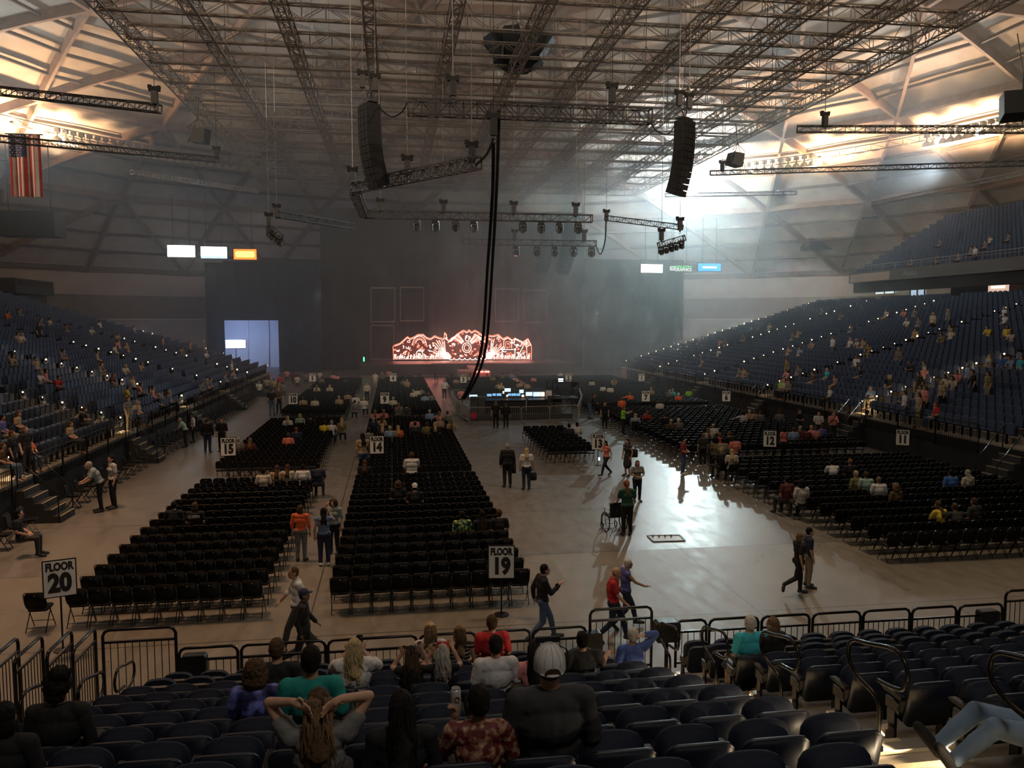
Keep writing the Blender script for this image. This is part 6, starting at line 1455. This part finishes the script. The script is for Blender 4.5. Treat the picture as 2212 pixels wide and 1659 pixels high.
rear_row(889, 976, 29.4, 1.75, AW, 'person in white tee with dark cross strap standing among the rear chairs of section fourteen', pn='phone', top='white', sleeve=.8, bottom='black', hair='short', hc='brown', w=1.12, vox=.018)
rear_row(783, 930, 33.6, 1.7, AW+.4, 'person in tan top and denim shorts standing beside the FLOOR 14 sign', pn='stand', top='tan', sleeve=.4, bottom='denim', leglen=.5, hair='long', hc='black', fem=True, vox=.018)
stander(588, 898, 838, AW, 'person in black top and jeans standing in the left aisle by section ten', top='black', sleeve=.7, bottom='denim', hair='short', hc='brown'); stander(603, 893, 836, TOW, 'dark-clad person beside the one in jeans near section ten', top='brown', sleeve=.7, bottom='black', hair='long', hc='brown', fem=True)
stander(449, 978, 903, AW, 'left one of two dark-clad people standing by the FLOOR 15 sign', top='black', sleeve=1.9, bottom='navy', hair='short', hc='brown'); stander(480, 975, 903, TOW, 'right one of two dark-clad people, directly behind the FLOOR 15 sign', top='black', sleeve=1.2, bottom='black', hair='short', hc='brown')
stander(402, 966, 898, LT, 'person in mint green top leaning on the left rail', pn='lean', top='mint', sleeve=.7, bottom='black', hair='short', hc='grey', fem=True); stander(418, 956, 893, LT+.3, 'person in white top behind the mint green one at the left rail', top='white', sleeve=.7, bottom='black', hair='short', hc='brown')
stander(218, 1105, 978, LT+.4, 'person in pale blue polo and black trousers leaning at the steps of the left stand', pn='lean', top=mat('cloth_paleblue', (.26, .32, .36), .85), sleeve=.7, bottom='black', hair='short', hc='grey', w=1.1, vox=.016)
stander(246, 1098, 978, LT+.6, 'person in white tee and black trousers behind the pale blue polo', top=mat('cloth_dimwhite', (.42, .42, .41), .85), sleeve=.7, bottom='black', hair='long', hc='black', fem=True, vox=.016)
stander(587, 905, 905, 0, 'x') if False else None
stander(1692, 992, 922, AW+.4, 'person in pink top with hand raised, standing by the FLOOR 12 sign', pn='arm_up', top='salmon', sleeve=.5, bottom='charcoal', hair='curly', hc='black', fem=True, skin='tan')
stander(1798, 955, 888, TOW, 'person in pale pink jacket standing in the cross aisle beyond section twelve', pn='hands_front', top='pink', sleeve=1.2, bottom='charcoal', hair='bob', hc='brown', fem=True, vox=.024); stander(1767, 950, 889, TOW-.4, 'person in white shirt standing left of the pale pink jacket', pn='hands_front', top='white', sleeve=.7, bottom='charcoal', hair='short', hc='brown', vox=.024)
stander(1725, 946, 884, TOW+.4, 'person in black tee standing left of the white shirt in the cross aisle', pn='hands_front', top='black', sleeve=.7, bottom='charcoal', hair='short', hc='brown', vox=.024)
stander(1831, 958, 886, RT, 'dark-clad person passing right of the pale pink jacket', pn='walk', top='black', sleeve=1.5, bottom='black', hair='short', hc='brown', vox=.024); stander(1870, 962, 882, AW, 'person in grey standing at the right rail, left of the stairway', top='grey', sleeve=1.2, bottom='black', hair='short', hc='brown', vox=.024); stander(1897, 966, 892, AW, 'person in pale grey top at the right rail by the stairway', top='cream', sleeve=.7, bottom='black', hair='short', hc='grey', vox=.024)
stander(1973, 990, 918, AW, 'dark-topped person in jeans beside the FLOOR 11 sign', top='black', sleeve=1.2, bottom='denim', hair='short', hc='brown', vox=.022); stander(2178, 1035, 945, LT, 'person in pale shirt and dark trousers at the far right by the stand', top='cream', sleeve=.8, bottom='black', hair='short', hc='grey', vox=.018)
# wheelchairs
def wheelchair(p, rz, label):
    r = empty('wheelchair', p, rz); tag(r, label, 'wheelchair', 'wheelchairs')
    for s in (-1, 1):
        m = MB(); m.tube([(s*.30, .30*math.cos(t), .31+.30*math.sin(t)) for t in [2*math.pi*i/24 for i in range(24)]], .018, 6, True)
        for i in range(8): m.bar((s*.30, 0, .31), (s*.30, .3*math.cos(math.pi*i/4), .31+.3*math.sin(math.pi*i/4)), .008)
        m.build('wheel', BLK, r); m = MB(); m.tube([(s*.24, .42+.09*math.cos(t), .10+.09*math.sin(t)) for t in [2*math.pi*i/14 for i in range(14)]], .016, 6, True); m.build('caster', BLK, r)
        m = MB(); m.tube([(s*.24, -.30, .95), (s*.24, -.18, .93), (s*.24, -.18, .30)], .014, 6); m.tube([(s*.24, -.18, .70), (s*.25, .20, .70), (s*.25, .25, .5), (s*.24, .45, .45), (s*.24, .52, .1)], .013, 6); m.build('frame', STEEL, r)
    m = MB(); m.box((0, .05, .48), (.46, .44, .05)); m.build('seat', cm('black'), r); m = MB(); m.box((0, -.18, .72), (.46, .04, .42)); m.build('backrest', cm('black'), r); m = MB(); m.box((-.12, .58, .1), (.14, .16, .02)); m.box((.12, .58, .1), (.14, .16, .02)); m.build('footrest', STEEL, r); return r
w_ = p6.location; wheelchair((w_.x-.22, w_.y+.62, 0), .15, 'empty wheelchair pushed by the person in dark green')
for px_, py_, lb, c_, hr in ((1372, 945, 'wheelchair with big wheels beside the person in lime green', 'light blue', 'blond'), (1397, 938, 'wheelchair right of the one beside the lime green vest', 'red', 'red')):
    l_ = fp(px_, py_); wheelchair(l_, -.3, lb); person((l_[0], l_[1], 0), -.3, 'sit', top=c_, sleeve=.7, bottom='denim', hair='long', hc=hr, label='person in %s seated in the wheelchair %s' % (c_, 'beside the lime green vest' if px_ == 1372 else 'further right'), vox=.022, fem=True)
# ---------------------------------------------------------------- people seated on the floor chairs
SECT = [('section nineteen', -1.5, 3.2, 17, 31), ('section twenty', -7.3, -2.8, 17, 31), ('section fourteen', -1.5, 3.3, 31, 51), ('section fifteen', -7.3, -2.8, 31, 51), ('section nine', -1.5, 3.3, 51, 70), ('section ten', -7.5, -2.8, 51, 70), ('section four', -1.5, 4, 70, 90), ('section five', -9, -2.5, 70, 90), ('section thirteen', 6, 11, 34, 45),
        ('section seventeen', 12.8, 24, 17, 33.8), ('section twelve', 12.8, 24, 33.8, 52.5), ('section seven', 12.8, 24, 52.5, 71), ('section two', 12, 26, 71, 90), ('section three', 4, 12, 60, 90)]
used_lb = set()
def uniq(lb):
    if lb not in used_lb: used_lb.add(lb); return lb
    for extra in ('in front', 'behind', 'beside another', 'just beyond', 'half hidden'):
        l2 = lb+', '+extra
        if l2 not in used_lb and len(l2.split()) <= 16: used_lb.add(l2); return l2
    return lb
def onchair(px, py, col, hc, hair='short', pn='sit', lb=None, zc=1.23, **kw):
    v = atz(px, py, zc); kw.setdefault('vox', .018 if v.y < 35 else .03)
    if lb is None:
        nm = 'the far floor'
        for n_, a, b, c, d in SECT:
            if a <= v.x <= b and c <= v.y <= d: nm = n_; r_ = int((v.y-c)/.86)+1; c2 = int((v.x-a)/.455)+1; nm = '%s, %s row up, %s seat across' % (n_, od(r_), od(max(1, c2))); break
        else: nm = 'far floor %d metres from the stage' % max(2, int(96-v.y))
        lb = uniq('person in %s with %s hair in %s' % (col if isinstance(col, str) else 'a patterned shirt', hc, nm))
    return person((v.x, v.y-.15, 0), kw.pop('rz', 0), pn, top=col, hair=hair, hc=hc, label=lb, group=kw.pop('group', 'people seated on the floor chairs'), **kw)
onchair(999, 1113, hawaii, 'black', 'short', lb='person in yellow and blue tropical shirt seated in section nineteen', rz=.1, sleeve=.8, group=None)
onchair(1041, 1112, 'black', 'black', 'verylong', lb='dark-clad person with long black hair right of the tropical shirt', group=None, fem=True); onchair(1078, 1109, 'black', 'brown', 'short', lb='person in black tee with short brown hair, right end of a section nineteen row', group=None)
q = onchair(896, 1053, 'black', 'black', 'buzz', lb='person in dark top with white cap worn backwards in section nineteen', group=None); m = MB(); m.ball((0, .15, 1.29), (.092, .105, .095), 14, 8); m.prism([(.07*math.cos(R(a_)), .09*math.sin(R(a_))) for a_ in range(0, 181, 20)], .01, Matrix.Translation((0, .07, 1.27)) @ Matrix.Rotation(R(95), 4, 'X')); m.build('cap', cm('white'), q, smooth=True)
onchair(860, 1047, 'black', 'brown', 'curly', lb='person in black with curly hair left of the white cap', group=None); onchair(788, 1000, 'black', 'brown', 'long', lb='person in black with pale bag strap at the left end of section fourteen', group=None, fem=True)
q = onchair(421, 1094, 'black', 'brown', 'bob', lb='person in black tee lettered QUEEN across the back in section twenty', group=None, fem=True); text_mesh('QUEEN', .105, cm('white'), q, (0, -.045, .97), .004)
onchair(376, 1092, 'black', 'black', 'short', lb='dark-clad person left of the lettered tee in section twenty', group=None)
for px_, py_, c_, h_, k_, lb in ((569, 1018, 'cream', 'black', 'short', 'leftmost of five people seated together at the top of section twenty, cream top'), (598, 1012, 'tan', 'brown', 'long', 'person with long brown hair, second of five at the top of section twenty'), (621, 1010, 'cream', 'brown', 'long', 'person in cream with brown hair, third of five at the top of section twenty'), (654, 1009, 'white', 'black', 'short', 'person in white with black hair, fourth of five at the top of section twenty'), (687, 1006, 'navy', 'black', 'short', 'person in navy jacket at the right end of the five in section twenty')):
    onchair(px_, py_, c_, h_, k_, lb=lb, group=None, sleeve=.8)
FL = [(540, 952, 'maroon', 'light brown', 'long'), (514, 950, 'grey', 'grey', 'short'), (622, 903, 'white', 'blond', 'long'), (648, 898, 'mint', 'blond', 'bob'), (670, 900, 'black', 'black', 'short'), (697, 913, 'yellow', 'black', 'short', 'sit_lean'), (714, 912, 'white', 'grey', 'short', 'sit_lean'), (738, 908, 'olive', 'blond', 'long'), (640, 928, 'navy', 'red', 'short'),
      (622, 940, 'salmon', 'brown', 'short'), (655, 861, 'tan', 'brown', 'short'), (680, 862, 'cream', 'brown', 'short'), (733, 859, 'tan', 'blond', 'short'), (768, 855, 'white', 'light brown', 'short'), (785, 862, 'white', 'blond', 'short'), (767, 868, 'grey', 'brown', 'short'),
      (810, 889, 'pink', 'light brown', 'long'), (829, 888, 'salmon', 'light brown', 'long'), (825, 903, 'tan', 'brown', 'long'), (806, 906, 'navy', 'grey', 'short'), (826, 920, 'navy', 'blond', 'long'), (842, 925, 'light blue', 'blond', 'short'), (861, 924, 'orange', 'blond', 'long'), (796, 930, 'grey', 'black', 'short'),
      (896, 906, 'pink', 'black', 'short'), (929, 889, 'light blue', 'grey', 'short'), (948, 893, 'pink', 'light brown', 'long', 'sit_photo'), (967, 892, 'grey', 'brown', 'short'), (975, 910, 'tan', 'light brown', 'long'), (921, 917, 'olive', 'brown', 'short'), (940, 917, 'black', 'blond', 'long'), (896, 916, 'charcoal', 'black', 'short'), (950, 905, 'tan', 'blond', 'short'),
      (849, 861, 'cream', 'grey', 'short'), (862, 874, 'grey', 'light brown', 'long'), (879, 876, 'charcoal', 'black', 'short'), (893, 845, 'cream', 'grey', 'short'), (902, 841, 'cream', 'brown', 'short'), (917, 853, 'light blue', 'brown', 'short'), (932, 852, 'grey', 'brown', 'short'), (910, 840, 'grey', 'brown', 'short'), (925, 846, 'charcoal', 'brown', 'short'), (751, 850, 'tan', 'brown', 'short'),
      (1541, 920, 'white', 'light brown', 'bald'), (1530, 929, 'cream', 'light brown', 'long'), (1554, 940, 'red', 'red', 'short'), (1545, 950, 'olive', 'black', 'curly'), (1562, 952, 'khaki', 'black', 'short'), (1576, 937, 'black', 'red', 'short'), (1587, 948, 'salmon', 'black', 'short'), (1558, 973, 'black', 'blond', 'bun'), (1579, 976, 'cream', 'blond', 'long'),
      (1713, 928, 'light blue', 'brown', 'short'), (1727, 925, 'maroon', 'grey', 'short'), (1741, 928, 'maroon', 'black', 'short'), (1752, 924, 'pink', 'blond', 'short'), (1763, 926, 'pink', 'brown', 'short'), (1774, 922, 'violet', 'brown', 'short'), (1604, 893, 'white', 'black', 'short', 'sit_arm'), (1618, 889, 'tan', 'blond', 'short'), (1632, 891, 'tan', 'brown', 'short'), (1642, 892, 'grey', 'brown', 'short'), (1683, 891, 'grey', 'brown', 'short'),
      (1800, 998, 'white', 'black', 'short', 'sit_lean'), (1835, 998, 'black', 'light brown', 'short'), (1850, 1024, 'olive', 'blond', 'short'), (1869, 1026, 'mint', 'brown', 'short'), (1896, 1037, 'white', 'light brown', 'buzz'), (1936, 1052, 'brown', 'light brown', 'curly'), (1700, 1037, 'maroon', 'black', 'short'), (2053, 1022, 'blue', 'black', 'short'), (2091, 1022, 'cream', 'grey', 'long'),
      (2037, 1090, 'yellow', 'brown', 'long', 'sit_lean'), (2068, 1095, 'charcoal', 'brown', 'short', 'sit_lean'), (2106, 1084, 'charcoal', 'brown', 'short'), (1450, 910, 'brown', 'blond', 'short'), (1466, 908, 'grey', 'white', 'short'), (1436, 897, 'black', 'brown', 'short'), (1342, 862, 'orange', 'red', 'short'), (1360, 851, 'orange', 'tan' if False else 'red', 'short', 'sit_arm'),
      (1247, 917, 'white', 'black', 'short'), (1229, 920, 'navy', 'black', 'short'), (1303, 833, 'white', 'black', 'short'), (1318, 835, 'white', 'black', 'short'), (1278, 822, 'cream', 'black', 'short'), (1326, 818, 'tan', 'light brown', 'long'), (1447, 845, 'grey', 'grey', 'short'), (1453, 843, 'turquoise', 'grey', 'short'), (1466, 852, 'orange', 'white', 'short'), (1488, 842, 'lime', 'brown', 'short'), (1407, 840, 'tan', 'blond', 'short'), (1425, 868, 'white', 'brown', 'short'),
      (605, 812, 'red', 'brown', 'short'), (620, 800, 'pink', 'brown', 'short'), (633, 806, 'maroon', 'brown', 'short'), (592, 820, 'tan', 'brown', 'short'), (575, 818, 'cream', 'brown', 'short'), (600, 824, 'tan', 'brown', 'long'), (612, 828, 'grey', 'brown', 'short'), (560, 826, 'white', 'grey', 'short'), (642, 812, 'cream', 'black', 'short'), (660, 806, 'grey', 'brown', 'short'), (690, 803, 'cream', 'brown', 'short'), (695, 816, 'grey', 'brown', 'short'), (720, 808, 'pink', 'brown', 'short'), (728, 810, 'pink', 'brown', 'short'), (684, 834, 'cream', 'light brown', 'long'), (712, 834, 'cream', 'blond', 'long'), (746, 818, 'charcoal', 'brown', 'short'),
      (840, 800, 'pink', 'brown', 'short'), (868, 806, 'charcoal', 'brown', 'short'), (884, 806, 'maroon', 'brown', 'short'), (872, 820, 'grey', 'brown', 'short'), (880, 822, 'tan', 'blond', 'short'), (905, 802, 'charcoal', 'brown', 'short'), (940, 800, 'maroon', 'brown', 'short'), (975, 803, 'charcoal', 'brown', 'short'), (1010, 812, 'white', 'light brown', 'long'), (1016, 808, 'tan', 'brown', 'long'), (985, 818, 'tan', 'brown', 'short'), (996, 842, 'pink', 'brown', 'short'), (1077, 828, 'tan', 'light brown', 'short'), (1083, 830, 'cream', 'blond', 'long'), (1064, 812, 'olive', 'brown', 'short'), (1105, 806, 'light blue', 'grey', 'short'), (1086, 808, 'olive', 'brown', 'short'), (1122, 826, 'tan', 'brown', 'short'), (1139, 828, 'tan', 'brown', 'short'), (1153, 814, 'pink', 'brown', 'short'), (1118, 800, 'grey', 'brown', 'short'), (1211, 804, 'white', 'grey', 'short'), (1197, 812, 'charcoal', 'brown', 'short')]
for t in FL:
    px_, py_, c_, hc_, k_ = t[:5]; onchair(px_, py_, c_, hc_, k_, t[5] if len(t) > 5 else 'sit', sleeve=.7, rz=random.uniform(-.25, .25), fem=k_ in ('long', 'bob', 'verylong'), skin='pale' if random.random() < .75 else 'tan')
onchair(1731, 1044, dalm, 'black', 'curly', lb='person in black and white spotted top with curly dark hair, section seventeen', group=None, sleeve=.7)
onchair(33, 1108, 'black', 'black', 'bob', lb='dark-clad person seated on the left rail chairs at the left edge', group=None, rz=-math.pi/2+.15)
# ---------------------------------------------------------------- people in the side stands: (zoom x, zoom y, colour, hair, pose)
def instand(side, px, py, col, hc, stand=False, vox=.03):
    hz = 1.5 if stand else 1.15
    for it in range(1):
        if side == 'left': v = onplane(px, py, 1.3+hz-RR/RP*12.3, -RR/RP, 0)
        else: v = onplane(px, py, 1.5+hz-RR/RP*24.6, RR/RP, 0)
    i = (-12.3-v.x)/RP if side == 'left' else (v.x-24.6)/RP
    i = max(0, int(i)); sgn = -1 if side == 'left' else 1; x0 = -12.3 if side == 'left' else 24.6; z = (1.3 if side == 'left' else 1.5)+RR*i
    x = x0+sgn*(i*RP+(.55 if not stand else .25)); v2y = v.y; a = min(AISLES, key=lambda q: abs(q-v2y)); ai = AISLES.index(a)+1; rel = 'beyond' if v2y > a else 'before'; d = abs(v2y-a)
    if v2y > 84: return
    rel = ('right at' if d < .7 else 'just '+rel if d < 2.6 else 'well '+rel)
    lb = uniq('person in %s %s in %s stand, %s row up, %s the %s stairway' % (col, 'standing' if stand else 'seated', side, od(i+1), rel, od(ai)))
    person((x, v2y, z), (-math.pi/2 if side == 'left' else math.pi/2)+random.uniform(-.5, .3)*(1 if side == 'left' else -1), 'stand' if stand else random.choice(['sit', 'sit', 'sit_lean']), top=col, bottom=random.choice(['charcoal', 'denim', 'black', 'khaki']), sleeve=.7, hair=random.choice(['short', 'short', 'long', 'bob']), hc=hc, label=lb, vox=vox, group='people in the %s stand' % side, skin='pale' if random.random() < .8 else 'tan', s=.97)
LS = [(105, 640, 'cream', 'grey'), (130, 650, 'tan', 'brown'), (355, 740, 'tan', 'brown'), (365, 745, 'grey', 'brown'), (210, 800, 'tan', 'brown'), (245, 890, 'white', 'grey'), (280, 880, 'pink', 'brown'), (300, 905, 'red', 'brown'), (20, 770, 'tan', 'brown'), (325, 555, 'cream', 'brown'), (280, 555, 'grey', 'brown'), (410, 590, 'tan', 'brown'), (440, 600, 'grey', 'brown'), (110, 490, 'grey', 'brown'),
      (600, 615, 'cream', 'grey'), (655, 575, 'white', 'brown'), (670, 515, 'white', 'grey'), (695, 510, 'grey', 'brown'), (640, 770, 'tan', 'brown'), (620, 830, 'grey', 'brown'), (720, 640, 'tan', 'brown'), (740, 690, 'pink', 'brown'), (760, 730, 'cream', 'brown'), (790, 710, 'tan', 'blond'), (800, 850, 'cream', 'blond'), (755, 920, 'maroon', 'red'), (835, 955, 'pink', 'brown'), (880, 830, 'tan', 'light brown'), (820, 550, 'grey', 'brown'), (870, 580, 'tan', 'brown'), (880, 610, 'cream', 'brown'), (940, 985, 'salmon', 'brown'), (830, 995, 'yellow', 'brown'),
      (845, 1075, 'cream', 'grey'), (885, 935, 'tan', 'light brown'), (1110, 1065, 'black', 'blond'), (1140, 1035, 'grey', 'blond'), (1060, 1130, 'tan', 'light brown'), (450, 1220, 'tan', 'brown'), (130, 1300, 'orange', 'brown'), (60, 1140, 'tan', 'brown'), (20, 1180, 'violet', 'black'), (460, 1110, 'black', 'brown'), (1370, 980, 'grey', 'brown'), (1390, 960, 'grey', 'blond'), (1460, 880, 'tan', 'brown'), (1415, 900, 'grey', 'brown'), (1160, 735, 'tan', 'brown'), (1300, 760, 'white', 'grey'), (350, 1440, 'brown', 'brown'), (1545, 990, 'grey', 'brown'), (15, 500, 'orange', 'brown')]
LST = [(250, 590, 'black', 'brown'), (1055, 680, 'tan', 'brown'), (1225, 710, 'tan', 'brown'), (1275, 690, 'grey', 'grey'), (1465, 830, 'white', 'grey')]
for x, y, c, hh in LS: instand('left', x/2.962, 500+y/2.962, c, hh)
for x, y, c, hh in LST: instand('left', x/2.962, 500+y/2.962, c, hh, True)
instand('left', 166, 955, 'black', 'light brown', True, .02); instand('left', 131, 962, 'black', 'brown', True, .02); instand('left', 367, 885, 'grey', 'brown', True, .022)
RS = [(720, 540, 'cream', 'grey'), (880, 580, 'tan', 'brown'), (870, 590, 'grey', 'brown'), (1040, 450, 'grey', 'grey'), (1130, 480, 'grey', 'brown'), (1185, 550, 'grey', 'brown'), (1240, 630, 'cream', 'blond'), (1215, 620, 'white', 'grey'), (1240, 640, 'tan', 'brown'), (1290, 660, 'olive', 'brown'), (1215, 735, 'white', 'brown'), (1380, 465, 'cream', 'brown'), (1495, 460, 'pink', 'brown'), (1525, 510, 'white', 'blond'), (1580, 450, 'grey', 'brown'), (1620, 500, 'grey', 'brown'), (1575, 570, 'tan', 'brown'), (1730, 600, 'olive', 'brown'), (1755, 585, 'cream', 'blond'), (1800, 545, 'grey', 'brown'), (2020, 550, 'yellow', 'brown'), (2080, 565, 'yellow', 'brown'), (2075, 450, 'white', 'grey'), (2130, 475, 'white', 'brown'),
      (2000, 735, 'grey', 'blond'), (2040, 740, 'blue', 'brown'), (2120, 740, 'light blue', 'brown'), (2160, 745, 'turquoise', 'brown'), (820, 680, 'tan', 'brown'), (865, 690, 'light blue', 'brown'), (940, 650, 'tan', 'brown'), (550, 610, 'grey', 'brown'), (570, 600, 'grey', 'brown'), (400, 695, 'white', 'brown'), (340, 740, 'tan', 'brown'), (1000, 820, 'brown', 'brown'), (1025, 815, 'turquoise', 'grey'), (850, 800, 'pink', 'brown'), (875, 790, 'grey', 'brown'), (1130, 835, 'tan', 'brown'), (1280, 785, 'black', 'brown'), (1400, 850, 'black', 'blond'), (1432, 845, 'charcoal', 'grey'), (1575, 750, 'charcoal', 'brown'), (1635, 760, 'grey', 'brown'), (1660, 785, 'pink', 'grey'), (545, 800, 'grey', 'brown'), (580, 800, 'tan', 'brown'), (610, 805, 'grey', 'brown'),
      (1095, 905, 'white', 'blond'), (1330, 905, 'light blue', 'grey'), (695, 905, 'cream', 'blond'), (745, 900, 'grey', 'brown'), (810, 860, 'lime', 'brown'), (870, 865, 'olive', 'brown'), (1730, 850, 'cream', 'brown'), (1870, 800, 'pink', 'brown'), (1835, 835, 'cream', 'brown'), (1720, 1000, 'red', 'red'), (1540, 930, 'charcoal', 'brown'), (1560, 920, 'tan', 'brown'), (2150, 580, 'cream', 'brown'), (440, 640, 'grey', 'brown'), (300, 625, 'grey', 'brown'), (400, 640, 'pink', 'brown'), (90, 760, 'grey', 'brown')]
RST = [(1130, 610, 'white', 'brown'), (1720, 470, 'cream', 'blond'), (1775, 460, 'grey', 'blond'), (1485, 690, 'grey', 'grey'), (805, 760, 'olive', 'brown'), (1900, 780, 'light blue', 'grey'), (1930, 820, 'black', 'brown'), (2000, 835, 'olive', 'brown'), (1605, 830, 'charcoal', 'brown'), (1455, 965, 'white', 'brown'), (1410, 1020, 'tan', 'brown'), (1610, 925, 'pink', 'light brown'), (1785, 870, 'tan', 'blond')]
for x, y, c, hh in RS: instand('right', 1400+x/2.7241, 500+y/2.7241, c, hh)
for x, y, c, hh in RST: instand('right', 1400+x/2.7241, 500+y/2.7241, c, hh, True)
# balcony people
BS = [(1540, 180, 'grey'), (1600, 205, 'grey'), (1660, 185, 'charcoal'), (1545, 275, 'tan'), (1715, 60, 'grey'), (1830, 140, 'grey'), (1780, 210, 'charcoal'), (1740, 260, 'grey'), (2030, 30, 'cream'), (2130, 20, 'grey'), (2000, 60, 'grey'), (2190, 130, 'yellow'), (1950, 205, 'grey'), (2100, 200, 'charcoal'), (1490, 230, 'grey'), (1910, 100, 'grey')]
for k_, (x, y, c) in enumerate(BS):
    px, py = 1400+x/2.7241, 500+y/2.7241; v = onplane(px, py, BZ+1.15-.59*(BX+1), .59, 0)
    if v.y > 82 or v.y < 20 or v.x < BX: continue
    i = max(0, int((v.x-BX-.5)/.85)); person((BX+1+i*.85, v.y, BZ+i*.5), math.pi/2, 'sit', top=c, bottom='charcoal', sleeve=.7, hair='short', hc='brown', label=uniq('faint person in %s on the upper balcony, %s row, %d metres from its end' % (c, od(i+1), int(82-v.y)+1)), vox=.03, group='people on the upper balcony')
px, py = 1400+1883/2.7241, 500+225/2.7241; d = ray(px, py); t = BX/d.x; person((BX+.6, d.y*t, BZ+.0), math.pi/2, 'stand', top='white', bottom='charcoal', sleeve=.7, hair='short', hc='brown', label='person in white standing at the front of the upper balcony', vox=.03)
